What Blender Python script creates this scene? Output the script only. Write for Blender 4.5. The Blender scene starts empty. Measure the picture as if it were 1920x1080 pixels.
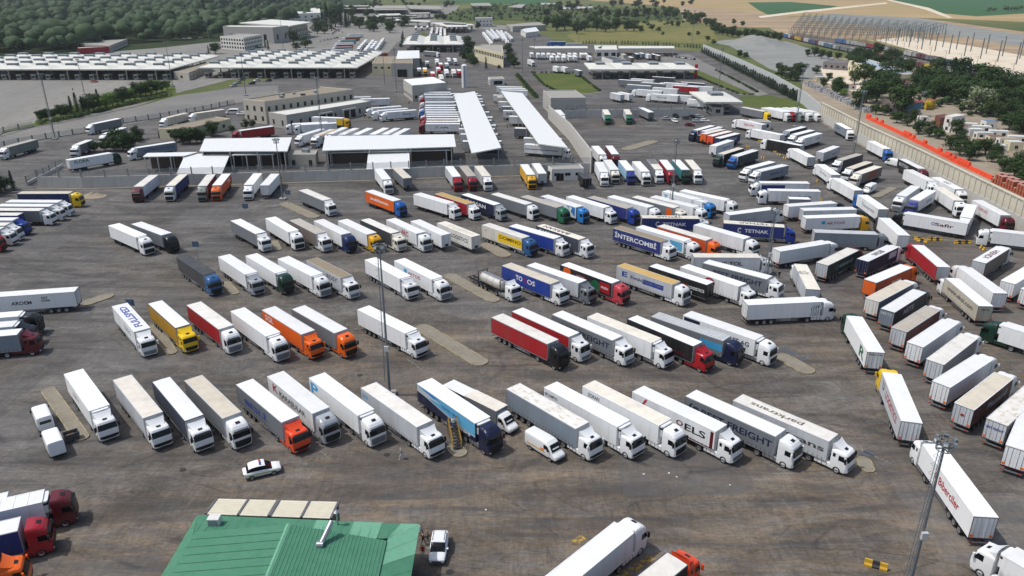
# Lorry park at a border crossing, seen from a drone.  Metres, Z up, camera over the origin looking along +Y.
import bpy, bmesh, math, random
from math import radians, sin, cos, pi, hypot, atan2
from mathutils import Vector, Matrix, noise

SC = bpy.context.scene
COL = SC.collection
random.seed(7)

# ------------------------------------------------------------------ camera, world, sun, exposure
cam_d = bpy.data.cameras.new('camera')
cam = bpy.data.objects.new('camera', cam_d)
COL.objects.link(cam)
cam.location = (0, 0, 57.47)
cam.rotation_euler = (radians(90 - 22.216), 0, radians(0.04))
cam_d.sensor_width = 36.0
cam_d.lens = 36.0 * 1425.9 / 1920.0
cam_d.clip_start = 1.0
cam_d.clip_end = 20000.0
SC.camera = cam

SUN_EL = 61.0           # sun high on the left: shadows fall to the right
SUN_AZ = 268.0          # compass bearing of the sun, 0 = +Y, clockwise
world = bpy.data.worlds.new('World')
SC.world = world
world.use_nodes = True
wn = world.node_tree
sky = wn.nodes.new('ShaderNodeTexSky')
sky.sky_type = 'NISHITA'
sky.sun_disc = False
sky.sun_elevation = radians(SUN_EL)
sky.sun_rotation = radians(SUN_AZ)
sky.altitude = 100
sky.air_density = 1.2
sky.dust_density = 3.5
bg = wn.nodes['Background']
wn.links.new(sky.outputs[0], bg.inputs[0])
bg.inputs[1].default_value = 0.135
sun_d = bpy.data.lights.new('sun', 'SUN')
sun_d.energy = 3.05
sun_d.angle = radians(0.9)
sun_d.color = (1.0, 0.965, 0.91)
sun = bpy.data.objects.new('sun', sun_d)
COL.objects.link(sun)
_d = Vector((sin(radians(SUN_AZ)) * cos(radians(SUN_EL)), cos(radians(SUN_AZ)) * cos(radians(SUN_EL)), sin(radians(SUN_EL))))
sun.rotation_euler = _d.to_track_quat('Z', 'Y').to_euler()
sun.location = (-200, 100, 400)
SC.view_settings.view_transform = 'Standard'
SC.view_settings.look = 'None'
SC.view_settings.exposure = 0.0
SC.view_settings.gamma = 1.0
SC.cycles.max_bounces = 5
SC.cycles.transparent_max_bounces = 8
SC.cycles.use_denoising = True

# ------------------------------------------------------------------ colours and materials
RGB = dict(white=(226,228,229), offwhite=(222,220,214), cream=(222,217,204), beige=(216,211,200), tan=(204,196,180), darktan=(146,133,112),
 yellowtan=(190,158,96), tangrey=(178,172,162), lightgrey=(186,190,194), silver=(158,164,170), grey=(112,117,123), bluegrey=(122,134,146), slate=(62,68,84),
 darkgrey=(62,64,68), black=(20,21,23), red=(160,22,32), crimson=(150,20,36), rosered=(185,62,70), darkred=(92,18,28), brownred=(84,32,32), rust=(140,72,50),
 orange=(226,98,16), orange2=(196,78,26), orangered=(222,72,34), yellow=(232,192,10), gold=(216,162,16), dirtyyellow=(176,134,30), blue=(28,58,146), blue2=(32,48,116),
 darkblue=(24,44,92), navy=(22,30,62), royalblue=(24,56,142), azure=(26,92,168), azure2=(44,122,192), steelblue=(42,88,136), lightblue=(62,156,206), sky=(96,172,212), sky2=(150,190,214),
 indigo=(48,56,128), green=(26,98,66), darkgreen=(18,52,40), teal=(50,132,142), darkteal=(28,54,64), greygreen=(116,126,122), brownish=(116,106,100), dirtywhite=(184,178,162),
 hivis=(190,210,60), concrete=(168,166,160), asphalt=(96,94,92), kerb=(178,166,138))
def lin(c):
    return tuple((v / 255 / 12.92) if v / 255 <= 0.04045 else ((v / 255 + 0.055) / 1.055) ** 2.4 for v in c) + (1.0,)
MATS = {}
def nodes_of(name):
    m = bpy.data.materials.new(name)
    m.use_nodes = True
    nt = m.node_tree
    return m, nt, nt.nodes['Principled BSDF']
def N(nt, t, **kw):
    n = nt.nodes.new(t)
    for k, v in kw.items():
        setattr(n, k, v)
    return n
def noise_n(nt, vec, scale, detail=4, rough=.55, dist=0.0):
    n = N(nt, 'ShaderNodeTexNoise')
    n.inputs['Scale'].default_value = scale
    n.inputs['Detail'].default_value = detail
    n.inputs['Roughness'].default_value = rough
    n.inputs['Distortion'].default_value = dist
    if vec: nt.links.new(vec, n.inputs['Vector'])
    return n.outputs['Fac']
def ramp(nt, fac, a, b, ca=(0, 0, 0, 1), cb=(1, 1, 1, 1)):
    r = N(nt, 'ShaderNodeValToRGB')
    r.color_ramp.elements[0].position = a
    r.color_ramp.elements[1].position = b
    r.color_ramp.elements[0].color = ca
    r.color_ramp.elements[1].color = cb
    nt.links.new(fac, r.inputs['Fac'])
    return r.outputs['Color']
def mix(nt, fac, a, b, mode='MIX'):
    n = N(nt, 'ShaderNodeMix', data_type='RGBA', blend_type=mode)
    for sock, v in ((n.inputs[0], fac), (n.inputs[6], a), (n.inputs[7], b)):
        if isinstance(v, (int, float)): sock.default_value = v
        elif isinstance(v, tuple): sock.default_value = v
        else: nt.links.new(v, sock)
    return n.outputs[2]
def mapping(nt, scale=(1, 1, 1), rot=(0, 0, 0), kind='Object'):
    tc = N(nt, 'ShaderNodeTexCoord')
    mp = N(nt, 'ShaderNodeMapping')
    mp.inputs['Scale'].default_value = scale
    mp.inputs['Rotation'].default_value = rot
    nt.links.new(tc.outputs[kind], mp.inputs['Vector'])
    return mp.outputs['Vector']
def bump(nt, bs, h, strength=.3, dist=.02):
    b = N(nt, 'ShaderNodeBump')
    b.inputs['Strength'].default_value = strength
    b.inputs['Distance'].default_value = dist
    nt.links.new(h, b.inputs['Height'])
    nt.links.new(b.outputs[0], bs.inputs['Normal'])
def plain(c, rough=.55, metal=0.0, dirt=.12, key='', scale=.8, spec=.4):
    """paint or plastic of one colour with faint uneven dirt and a small tone change from object to object"""
    k = ('plain', c, rough, metal, dirt, scale)
    if k in MATS: return MATS[k]
    col = lin(RGB[c]) if isinstance(c, str) else lin(c)
    m, nt, bs = nodes_of('paint_' + (c if isinstance(c, str) else 'mixed'))
    v = mapping(nt, (scale, scale, scale * .4))
    f = noise_n(nt, v, 1.0, 5, .6)
    dcol = mix(nt, .5, col, (.10, .09, .075, 1))
    base = mix(nt, ramp(nt, f, .45, .8, (0, 0, 0, 1), (dirt * 2.2,) * 3 + (1,)), col, dcol)
    oi = N(nt, 'ShaderNodeObjectInfo')
    mr = N(nt, 'ShaderNodeMapRange')
    mr.inputs['To Min'].default_value = .9
    mr.inputs['To Max'].default_value = 1.03
    nt.links.new(oi.outputs['Random'], mr.inputs['Value'])
    cx = N(nt, 'ShaderNodeCombineColor')
    for i in range(3): nt.links.new(mr.outputs[0], cx.inputs[i])
    nt.links.new(mix(nt, 1.0, base, cx.outputs[0], 'MULTIPLY'), bs.inputs['Base Color'])
    bs.inputs['Roughness'].default_value = rough
    bs.inputs['Metallic'].default_value = metal
    bs.inputs['Specular IOR Level'].default_value = spec
    MATS[k] = m
    return m
def curtain(c):
    """trailer side: fabric or panel with vertical folds, streaky road dirt"""
    k = ('curtain', c)
    if k in MATS: return MATS[k]
    m, nt, bs = nodes_of('trailer_side_' + c)
    col = lin(RGB[c])
    v = mapping(nt, (.5, 1, .12))
    streak = noise_n(nt, mapping(nt, (2.2, 2.2, .18)), 1.0, 5, .65)
    broad = noise_n(nt, v, .7, 3)
    dcol = mix(nt, .62, col, (.115, .10, .085, 1))
    b1 = mix(nt, ramp(nt, streak, .5, .85, (0, 0, 0, 1), (.55, .55, .55, 1)), col, dcol)
    b2 = mix(nt, ramp(nt, broad, .4, .75, (0, 0, 0, 1), (.4, .4, .4, 1)), b1, dcol)
    nt.links.new(b2, bs.inputs['Base Color'])
    w = N(nt, 'ShaderNodeTexWave', wave_type='BANDS', bands_direction='X')
    w.inputs['Scale'].default_value = 1.05
    w.inputs['Distortion'].default_value = .6
    w.inputs['Detail'].default_value = 2
    nt.links.new(mapping(nt), w.inputs['Vector'])
    bump(nt, bs, w.outputs['Fac'], .22, .03)
    bs.inputs['Roughness'].default_value = .55
    bs.inputs['Specular IOR Level'].default_value = .3
    MATS[k] = m
    return m
def panel_side(c):
    k = ('panel', c)
    if k in MATS: return MATS[k]
    m, nt, bs = nodes_of('box_side_' + c)
    col = lin(RGB[c])
    streak = noise_n(nt, mapping(nt, (1.6, 1.6, .15)), 1.0, 5, .62)
    b1 = mix(nt, ramp(nt, streak, .52, .9, (0, 0, 0, 1), (.4, .4, .4, 1)), col, (.22, .20, .17, 1))
    nt.links.new(b1, bs.inputs['Base Color'])
    bs.inputs['Roughness'].default_value = .38
    MATS[k] = m
    return m
def roofmat(c):
    k = ('roof', c)
    if k in MATS: return MATS[k]
    m, nt, bs = nodes_of('trailer_roof_' + c)
    base = {'spotty': 'offwhite', 'ribbed': 'lightgrey', 'ribbedtan': 'tangrey', 'ribbedwhite': 'white', 'twotone': 'cream'}.get(c, c)
    col = lin(RGB[base])
    v = mapping(nt, (.55, .55, .55))
    f = noise_n(nt, v, 1.0, 6, .68, .4)
    dk = {'white': .16, 'ribbedwhite': .16}.get(c, .34)
    cur = mix(nt, ramp(nt, f, .42, .8, (0, 0, 0, 1), (dk,) * 3 + (1,)), col, (.20, .175, .135, 1))
    f2 = noise_n(nt, mapping(nt, (.15, 1.6, 1)), 1.0, 4, .6)
    cur = mix(nt, ramp(nt, f2, .55, .8, (0, 0, 0, 1), (.16, .16, .16, 1)), cur, (.30, .27, .23, 1))
    if c == 'spotty':
        f3 = noise_n(nt, mapping(nt, (.8, 1.5, 1)), 1.3, 1, .3)
        cur = mix(nt, ramp(nt, f3, .6, .66, (0,0,0,1), (.7,.7,.7,1)), cur, (.50, .44, .35, 1))
    if c == 'twotone':
        s = N(nt, 'ShaderNodeSeparateXYZ')
        nt.links.new(mapping(nt), s.inputs[0])
        g = N(nt, 'ShaderNodeMath', operation='LESS_THAN')
        g.inputs[1].default_value = 6.4
        nt.links.new(s.outputs[0], g.inputs[0])
        cur = mix(nt, g.outputs[0], cur, (.17, .17, .17, 1))
    oi = N(nt, 'ShaderNodeObjectInfo')
    r = ramp(nt, oi.outputs['Random'], 0, 1, (.86, .855, .84, 1), (1, 1, 1, 1))
    nt.links.new(mix(nt, 1.0, cur, r, 'MULTIPLY'), bs.inputs['Base Color'])
    bs.inputs['Roughness'].default_value = .6
    bs.inputs['Specular IOR Level'].default_value = .25
    MATS[k] = m
    return m
def simple(name, c, rough=.6, metal=0.0, spec=.4):
    k = ('simple', name)
    if k in MATS: return MATS[k]
    m, nt, bs = nodes_of(name)
    col = lin(c)
    f = noise_n(nt, mapping(nt), 1.7, 4)
    nt.links.new(mix(nt, ramp(nt, f, .35, .75, (0, 0, 0, 1), (.35, .35, .35, 1)), col, tuple(v * .6 for v in col[:3]) + (1,)), bs.inputs['Base Color'])
    bs.inputs['Roughness'].default_value = rough
    bs.inputs['Metallic'].default_value = metal
    bs.inputs['Specular IOR Level'].default_value = spec
    MATS[k] = m
    return m
GLASS = simple('dark_glass', (16, 19, 22), .1, 0, .28)
RUBBER = simple('tyre_rubber', (30, 30, 31), .85)
STEEL = simple('dark_chassis_steel', (44, 44, 46), .6)
ALU = simple('aluminium', (170, 173, 178), .35, .7)
GALV = simple('galvanised_steel', (142, 152, 158), .5, .2)
BLACKP = simple('black_plastic', (24, 25, 27), .5)
LAMPW = simple('lamp_glass', (205, 212, 218), .1)
LAMPR = simple('lamp_red', (170, 24, 18), .3)
AMBER = simple('marker_orange', (226, 110, 22), .5)
MASTM = simple('mast_grey', (116, 123, 128), .55, .15)
CONC = simple('concrete_grey', (150, 148, 142), .85)
WHITEROOF = simple('white_sheet_roof', (222, 224, 224), .5)
YELLOWP = simple('yellow_paint', (196, 154, 44), .6)

# ------------------------------------------------------------------ mesh helpers
class MB:
    """collects faces, each with a material index"""
    def __init__(s): s.v = []; s.f = []; s.m = []
    def add(s, vs, fs, mi=0):
        o = len(s.v)
        s.v += [tuple(p) for p in vs]
        s.f += [tuple(i + o for i in f) for f in fs]
        s.m += [mi] * len(fs)
        return s
    def box(s, x0, x1, y0, y1, z0, z1, mi=0):
        return s.add([(x0,y0,z0),(x1,y0,z0),(x1,y1,z0),(x0,y1,z0),(x0,y0,z1),(x1,y0,z1),(x1,y1,z1),(x0,y1,z1)],
                     [(0,3,2,1),(4,5,6,7),(0,1,5,4),(1,2,6,5),(2,3,7,6),(3,0,4,7)], mi)
    def prism(s, poly, z0, z1, mi=0, cap=True):
        n = len(poly)
        if sum(poly[i][0]*poly[(i+1)%n][1]-poly[(i+1)%n][0]*poly[i][1] for i in range(n)) < 0: poly = poly[::-1]
        vs = [(x, y, z0) for x, y in poly] + [(x, y, z1) for x, y in poly]
        fs = [(i, (i+1) % n, n + (i+1) % n, n + i) for i in range(n)]
        if cap: fs += [tuple(range(n-1, -1, -1)), tuple(range(n, 2*n))]
        return s.add(vs, fs, mi)
    def cyl(s, p, q, r0, r1=None, n=12, mi=0, cap=True):
        r1 = r0 if r1 is None else r1
        p, q = Vector(p), Vector(q)
        d = (q - p).normalized()
        a = d.orthogonal().normalized(); b = d.cross(a)
        vs = [p + (a*cos(2*pi*i/n) + b*sin(2*pi*i/n))*r0 for i in range(n)] + [q + (a*cos(2*pi*i/n) + b*sin(2*pi*i/n))*r1 for i in range(n)]
        fs = [(i, (i+1) % n, n + (i+1) % n, n + i) for i in range(n)]
        if cap: fs += [tuple(range(n-1, -1, -1)), tuple(range(n, 2*n))]
        return s.add(vs, fs, mi)
    def beam(s, p, q, w, mi=0): return s.cyl(p, q, w * .7071, n=4, mi=mi)
    def mesh(s, name, mats, smooth=False):
        me = bpy.data.meshes.new(name)
        me.from_pydata(s.v, [], s.f)
        for m in mats: me.materials.append(m)
        if len(mats) > 1: me.polygons.foreach_set('material_index', s.m)
        if smooth:
            me.polygons.foreach_set('use_smooth', [True] * len(s.f))
            try: me.set_sharp_from_angle(angle=radians(38))
            except Exception: pass
        me.update()
        return me
def obj(name, me, parent=None, loc=(0, 0, 0), rz=0.0, mats=None, scale=None):
    o = bpy.data.objects.new(name, me)
    COL.objects.link(o)
    o.location = loc
    if rz: o.rotation_euler = (0, 0, rz)
    if scale: o.scale = scale
    if parent: o.parent = parent
    if mats:
        for i, m in enumerate(mats):
            if m is not None:
                o.material_slots[i].link = 'OBJECT'
                o.material_slots[i].material = m
    return o
def tag(o, label, cat, group=None):
    o['label'] = label
    o['category'] = cat
    if group: o['group'] = group
    return o
def struct(o, label=None):
    o['kind'] = 'structure'
    if label: o['label'] = label
    return o
def thing(name, label, cat, loc, rz=0.0, group=None):
    return tag(obj(name, None, None, loc, rz), label, cat, group)
def sheet(name, poly, z, m, sub=None, kind='structure'):
    me = bpy.data.meshes.new(name)
    bm = bmesh.new()
    f = bm.faces.new([bm.verts.new((x, y, z)) for x, y in poly])
    bm.normal_update()
    if f.normal.z < 0: f.normal_flip()
    bmesh.ops.triangulate(bm, faces=bm.faces[:])
    bm.to_mesh(me); bm.free()
    me.materials.append(m)
    o = obj(name, me)
    o['kind'] = kind
    return o
def ordinal(k):
    w = ['first','second','third','fourth','fifth','sixth','seventh','eighth','ninth','tenth','eleventh','twelfth','thirteenth','fourteenth','fifteenth','sixteenth','seventeenth','eighteenth','nineteenth','twentieth']
    return w[k] if k < 20 else '%d%s' % (k + 1, {1: 'st', 2: 'nd', 3: 'rd'}.get((k + 1) % 10, 'th'))


# ------------------------------------------------------------------ survey data (metres)
P = {
'back_wall': [(-139.65,218.79),(-126.1,218.13),(-113.29,219.94),(-83.29,223.3),(-69.18,224.99),(-42.49,228.37),(-21.18,231.66),(-5.81,233.19),(6.72,234.33)],
'diag_wall': [(24.86,236.73),(21.66,290.6),(15.79,338.15)],
'gate_wall': [(23.06,338.11),(32.49,341.11),(52.18,341.44),(82.39,344.11)],
'panel_wall': [(133.85,334.91),(129.74,278.28),(128.25,236.4),(126.25,205.27),(124.4,176.11),(122.74,153.21)],
'far_wall': [(158.42,661.3),(154.69,536.72),(149.09,445.85),(141.76,376.97),(133.85,334.91)],
'road_fence': [(-187.37,271.08),(-181.55,287.3),(-176.01,295.55),(-170.18,304.26),(-165.46,325.74),(-155.22,338.9),(-144.01,359.11),(-136.16,380.03)],
'road_fence2': [(-200.33,291.45),(-203.02,304.39),(-201.19,311.25),(-199.27,318.41)],
'lot_fence': [(-144.58,221.28),(-145.49,228.36),(-145.95,235.86),(-147.26,245.32)],
'isl0': [(-70.28,98.69),(-70.62,100.11),(-69.7,100.75),(-68.46,100.27),(-64.91,96.09),(-60.99,91.49),(-57.77,88.0),(-57.38,86.97),(-57.91,86.34),(-58.48,86.34),(-62.26,90.39),(-66.65,95.05)],
'isl1': [(-64.38,123.21),(-63.33,122.76),(-55.95,113.73),(-55.65,112.56),(-56.04,111.79),(-57.1,111.6),(-58.12,112.76)],
'isl2': [(-82.74,133.86),(-79.98,137.56),(-78.38,137.28),(-77.65,136.21),(-77.45,135.15),(-81.6,132.06)],
'isl3': [(-16.96,121.57),(-16.54,122.9),(-15.21,122.9),(-10.02,116.67),(-4.19,110.57),(-3.89,109.45),(-4.45,108.17),(-5.82,108.17),(-10.69,113.66),(-16.45,119.62)],
'isl4': [(-63.37,200.44),(-63.08,202.55),(-61.32,201.48),(-51.94,192.81),(-50.67,190.39),(-50.63,188.5),(-52.01,188.5),(-58.8,194.81)],
'isl5': [(-13.91,146.58),(-13.59,148.11),(-12.47,148.11),(-6.4,140.73),(-2.69,136.06),(-2.47,134.74),(-3.06,133.7),(-4.29,133.96),(-9.56,140.17),(-13.33,144.79)],
'isl6': [(-7.31,167.64),(-6.22,168.4),(-0.6,162.06),(-0.23,160.28),(-0.71,159.23),(-2.13,159.23),(-6.95,164.63)],
'isl7': [(-58.72,143.7),(-57.85,143.7),(-54.45,139.7),(-53.8,138.05),(-54.26,137.24),(-55.3,137.24),(-56.8,139.15)],
'isl8': [(-56.8,169.68),(-56.29,170.07),(-53.45,166.23),(-52.9,164.74),(-53.22,163.27),(-54.31,163.27)],
'isl9': [(42.96,111.06),(43.91,111.82),(45.06,111.06),(47.9,107.37),(47.93,106.3),(47.19,105.43),(46.12,105.25),(44.16,107.37),(42.69,109.38)],
'isl10': [(44.17,82.2),(44.91,82.67),(45.5,82.43),(46.02,80.81),(45.79,80.13),(45.26,79.69),(44.41,79.58),(43.72,80.82)],
'isl11': [(39.23,273.92),(41.62,278.61),(53.91,288.42),(54.76,286.4),(53.84,283.42),(40.33,272.08)],
'isl12': [(102.05,210.38),(111.32,218.66),(112.73,218.65),(111.76,216.22),(102.56,208.11)],
'isl13': [(-8.5,83.69),(-8.29,85.4),(-6.52,85.39),(-5.91,84.53),(-5.93,83.69),(-6.64,82.85),(-7.6,82.74)],
'apron': [(-338.63,256.97),(-247.5,291.63),(-200.33,291.45),(-199.99,319.63),(-193.28,331.03),(-181.12,375.21),(-180.25,417.39),(-171.3,474.64),(-93.64,531.91),(-121.25,912.03),(-218.69,913.14),(-254.5,793.79),(-290.03,760.73),(-310.56,701.67),(-355.27,628.21),(-428.4,599.21),(-473.81,476.48)],
'road': [(-244.11,234.08),(-186.23,269.27),(-170.18,304.26),(-155.22,338.9),(-136.73,381.74),(-122.95,407.18),(-135.11,449.81),(-155.89,438.52),(-176.19,407.46),(-179.63,371.91),(-191.15,327.13),(-197.86,315.98),(-199.02,289.39),(-254.78,265.11)],
'verge_trees': [(-202.91,302.16),(-199.27,318.41),(-194.72,333.67),(-188.82,359.32),(-177.79,411.38),(-194.87,450.16),(-218.32,474.92),(-213.45,398.17),(-213.97,349.03),(-203.64,325.9),(-206.43,307.8)],
'lawn1': [(12.56,509.54),(40.93,509.35),(47.55,422.32),(40.43,414.19),(23.35,424.54),(17.88,448.93)],
'lawn2': [(114.11,511.86),(120.98,524.1),(135.18,524.0),(134.23,477.99),(131.85,417.74),(128.06,409.75),(120.18,411.77),(116.31,460.31)],
'lawn3': [(118.03,403.99),(135.08,409.72),(144.09,387.3),(143.76,370.35),(139.18,357.79),(111.8,372.14)],
'lawn4': [(-87.66,728.09),(-103.01,911.82),(-93.28,876.54),(-73.83,688.81),(-83.54,673.34)],
'hedge_strip': [(0.78,500.85),(5.12,492.33),(13.91,402.63),(10.95,395.18)],
'gate_lane': [(107.96,603.26),(143.79,646.99),(140.33,583.11),(136.31,413.68),(128.3,405.86),(123.82,536.93),(103.84,547.12)],
'scrub': [(-133.47,1264.48),(-74.26,1124.6),(-15.16,1166.59),(151.28,987.96),(262.35,1067.52),(328.2,1554.26),(49.78,1874.03),(-70.72,1804.24),(-105.86,1464.1)],
'far_paving': [(-216.32,877.89),(-275.47,1038.26),(-327.88,1380.86),(-380.69,1811.17),(-118.26,1805.3),(-102.67,1419.21),(-129.97,1230.69),(-64.48,1084.58),(33.84,1011.35),(25.96,770.69),(-127.76,734.41)],
'meadow': [(57.99,866.51),(105.37,988.53),(200.65,1163.45),(265.38,1080.11),(198.27,769.01),(179.48,743.7),(124.81,776.37),(61.01,757.37)],
'field_green_left': [(-513.33,1306.23),(-560.91,1520.35),(-475.44,1569.85),(-399.75,1517.33),(-378.9,1304.05),(-463.61,1252.52)],
'field_green_top': [(-223.95,2137.9),(67.1,2533.76),(123.58,1872.31),(-73.53,1876.89)],
'field_tan': [(205.26,2228.09),(488.66,3107.13),(3884.29,5222.56),(804.89,901.44),(717.53,1127.28),(645.55,1218.81),(526.31,1326.73),(399.09,1256.1),(379.18,1553.27)],
'field_green_a': [(585.51,2024.22),(706.07,2066.25),(704.02,1752.99),(592.59,1549.13),(421.66,1328.47),(470.78,1551.5)],
'field_green_b': [(1020.87,2205.55),(1244.88,2566.17),(1510.32,2301.82),(953.67,1444.83),(739.95,1285.95),(741.95,1404.31),(829.06,1655.84)],
'quarry_bank': [(366.37,1794.47),(422.59,1454.49),(432.14,1255.58),(327.87,985.77),(268.22,1008.38),(246.75,1162.78)],
'dirt_site': [(314.81,985.93),(432.14,1255.58),(526.31,1326.73),(621.54,1219.17),(584.29,903.96),(531.36,694.22),(303.51,386.5),(305.57,466.64),(338.06,627.12),(350.79,794.72),(286.49,824.52)],
'pale_site': [(361.37,794.62),(414.35,838.53),(415.64,729.37),(408.0,644.82),(392.05,562.61),(302.91,429.38),(312.09,498.85),(329.1,609.88)],
'gravel_yard': [(200.84,768.99),(266.8,781.73),(258.08,685.92),(252.12,623.38),(210.62,499.5),(173.99,472.54),(174.65,536.58),(189.89,656.16)],
'gravel_hill': [(204.22,782.35),(242.57,824.98),(259.92,809.96),(258.1,755.49),(224.77,665.69),(203.09,656.05),(196.67,697.18)],
'right_yard': [(173.99,472.54),(243.87,602.22),(304.26,645.67),(267.21,405.13),(228.95,239.66),(121.72,116.44),(124.24,153.21),(125.9,176.11),(127.75,205.27),(129.75,236.4),(131.24,278.28),(135.35,334.91),(150,400)],
'pale_yard': [(209.11,536.35),(243.28,571.01),(240.9,514.04),(208.16,447.83),(185.0,421.57),(185.25,459.9)],
'grey_bank': [(440.99,1221.94),(549.6,1386.46),(621.61,1235.66),(573.3,1027.27),(552.15,852.95),(511.9,753.06),(459.38,728.97),(473.34,887.43),(464.77,1028.67)],
'field_track': [(1055.81,2315.0),(1069.3,2314.61),(850.64,1655.39),(683.3,1251.62),(667.02,1234.96),(799.86,1571.54)],
'field_track_b': [(393.07,1291.56),(534.44,1499.79),(702.4,1720.35),(927.24,2015.59),(891.82,1932.12),(670.22,1629.8),(502.42,1408.54),(381.58,1239.39)],
'track_strip': [(290.65,889.48),(320.18,889.15),(328.95,767.74),(320.6,593.53),(296.58,447.32),(285.16,361.72),(254.41,320.19),(264.84,401.32),(276.12,535.89),(276.44,685.76),(276.1,809.8)],
'platform_path': [(135.45,290.16),(150.7,290.1),(144.99,209.12),(140.05,174.41),(129.34,159.28),(127.33,180.8),(133.18,232.89)],
'canopy1': [(-27.81,369.21),(-18.53,380.41),(-3.67,247.51),(-12.9,238.94)],
'canopy2': [(-5.63,381.2),(4.68,374.27),(18.04,247.8),(8.7,253.91)],
'shedA': [(-105.13,259.51),(-75.94,261.97),(-72.13,241.86),(-100.29,241.97)],
'shedA_left': [(-117.65,243.26),(-102.03,244.85),(-104.57,239.99),(-117.14,238.6)],
'shedA_mid': [(-105.98,244.39),(-91.56,244.78),(-86.59,222.61),(-100.02,222.4)],
'shedA_right': [(-89.16,247.08),(-76.14,248.41),(-76.82,242.38),(-89.86,241.11)],
'shedB': [(-64.87,263.62),(-20.53,267.04),(-18.58,248.88),(-61.12,242.8)],
'shedB_low': [(-60.64,247.51),(-20.87,252.64),(-20.38,249.03),(-60.47,244.44)],
'shedB_mid': [(-47.82,251.23),(-34.57,253.3),(-31.39,228.98),(-44.51,228.14)],
'hut_roof': [(-73.88,253.33),(-65.26,253.3),(-64.22,245.65),(-73.35,245.68)],
'main_roof': [(-114.72,329.51),(-103.8,323.95),(-73.85,361.35),(-91.21,369.97)],
'wing_roof': [(-101.14,319.12),(-91.96,312.52),(-64.12,350.03),(-70.61,356.06)],
'block_roof': [(14.52,371.0),(29.86,371.6),(32.75,345.98),(17.07,345.17)],
'white_hut_roof': [(10.9,231.39),(21.02,234.04),(21.68,228.08),(11.9,226.83)],
'hipL': [(-329.61,469.84),(-206.2,473.28)],
'hipLb': [(-206.2,473.28),(-219.79,556.37)],
'hipM': [(-192.23,478.62),(-95.06,485.77)],
'hipMb': [(-94.45,484.63),(-106.14,584.75)],
'hipF': [(-89.27,652.09),(-39.98,656.67)],
'hipFb': [(-98.4,745.57),(-48.21,741.17)],
'hipR': [(47.92,476.18),(112.59,475.74)],
'hipRb': [(44.9,512.22),(114.03,516.74)],
'gate_can': [(84.64,379.31),(101.67,380.96),(103.61,346.7),(87.52,344.16)],
'fuelA': [(13.61,648.97),(61.07,650.5),(59.9,631.47),(19.17,629.99)],
'fuelB': [(86.65,652.23),(132.07,651.81),(128.75,630.87),(84.11,629.42)],
'fuel_shop': [(67.28,655.37),(85.38,655.21),(80.87,613.31),(64.27,613.45)],
'fuel_shop2': [(65.68,582.9),(73.5,586.69),(81.49,564.24),(70.64,557.23)],
'brown_block': [(-88.56,497.18),(-92.92,542.76),(-68.89,542.57),(-63.32,497.0)],
'brown_block2': [(-75.05,487.25),(-78.04,511.85),(-64.75,511.75),(-61.76,487.15)],
'white_shed': [(-77.47,528.45),(-82.33,581.04),(-68.41,580.92),(-63.22,535.27)],
'white_roofed': [(-57.53,411.36),(-42.63,423.03),(-33.67,398.87),(-49.86,387.3)],
'admin': [(-28.96,598.46),(-23.61,616.7),(-8.05,611.88),(-6.34,541.77)],
'far_white': [(-47.92,1030.84),(-26.29,1035.57),(-25.04,1010.76),(-46.48,999.11)],
'far_sheds': [(-6.84,946.74),(31.32,999.31),(38.7,936.19),(0.22,907.99)],
'white_gable': [(8.83,864.08),(22.64,899.6),(27.68,847.02),(13.56,823.11)],
'tank': [(-26.96,437.77)],
'kiosk': [(-14.34,458.88),(-6.18,461.26),(-4.59,449.35),(-12.85,447.09)],
'terminal': [(-274.62,760.33),(-276.93,782.88),(-216.44,775.54),(-223.67,747.4)],
'terminal_roof': [(-280.71,827.33),(-267.29,893.68),(-209.81,840.01),(-214.38,772.31)],
'office': [(-252.74,690.07),(-248.92,721.09),(-224.33,714.4),(-226.65,672.38)],
'term_far': [(-338.41,1285.88),(-311.54,1306.65),(-266.2,1119.68),(-296.8,1074.16)],
'red_shop': [(-354.48,647.3),(-333.88,656.73),(-331.08,651.86),(-349.11,637.91)],
'long_shed': [(-372.76,681.2),(-362.7,720.07),(-353.36,731.92),(-332.72,655.41)],
'mid_can_a': [(-153.65,1056.99),(-102.8,1017.45),(-102.01,990.14),(-147.43,1023.74)],
'mid_can_b': [(-196.82,1156.56),(-134.04,1143.67),(-128.51,1104.96),(-185.13,1099.29)],
'mid_can_c': [(-266.5,1529.92),(-206.04,1550.08),(-182.72,1392.76),(-233.49,1376.34)],
'mid_can_d': [(-208.86,1594.95),(-136.69,1506.19),(-119.58,1374.09),(-176.02,1392.63)],
'mid_can_e': [(-325.53,1552.74),(-273.34,1596.43),(-237.76,1393.86),(-291.92,1377.5)],
'mid_can_f': [(-98.37,972.68),(-56.47,963.62),(-49.84,893.29),(-70.07,886.35)],
'mid_can_g': [(-86.13,1655.6),(-48.76,1680.42),(-38.21,1515.1),(-76.04,1515.94)],
'mid_can_h': [(-9.14,1513.11),(12.34,1670.27),(26.36,1645.47),(16.55,1472.79)],
'mid_can_i': [(-314.21,1490.58),(-265.49,1506.79),(-250.91,1439.75),(-300.57,1424.99)],
'mid_can_j': [(-240.07,1393.2),(-185.17,1407.2),(-174.8,1348.46),(-227.57,1335.58)],
'mid_can_k': [(-201.02,1206.33),(-171.26,1222.61),(-162.8,1178.67),(-192.47,1168.69)],
'mid_can_l': [(-189.88,1138.29),(-138.65,1157.51),(-128.89,1113.19),(-181.36,1100.01)],
'mid_can_m': [(-84.03,961.16),(-47.69,943.27),(-44.64,919.89),(-77.29,926.87)],
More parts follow.
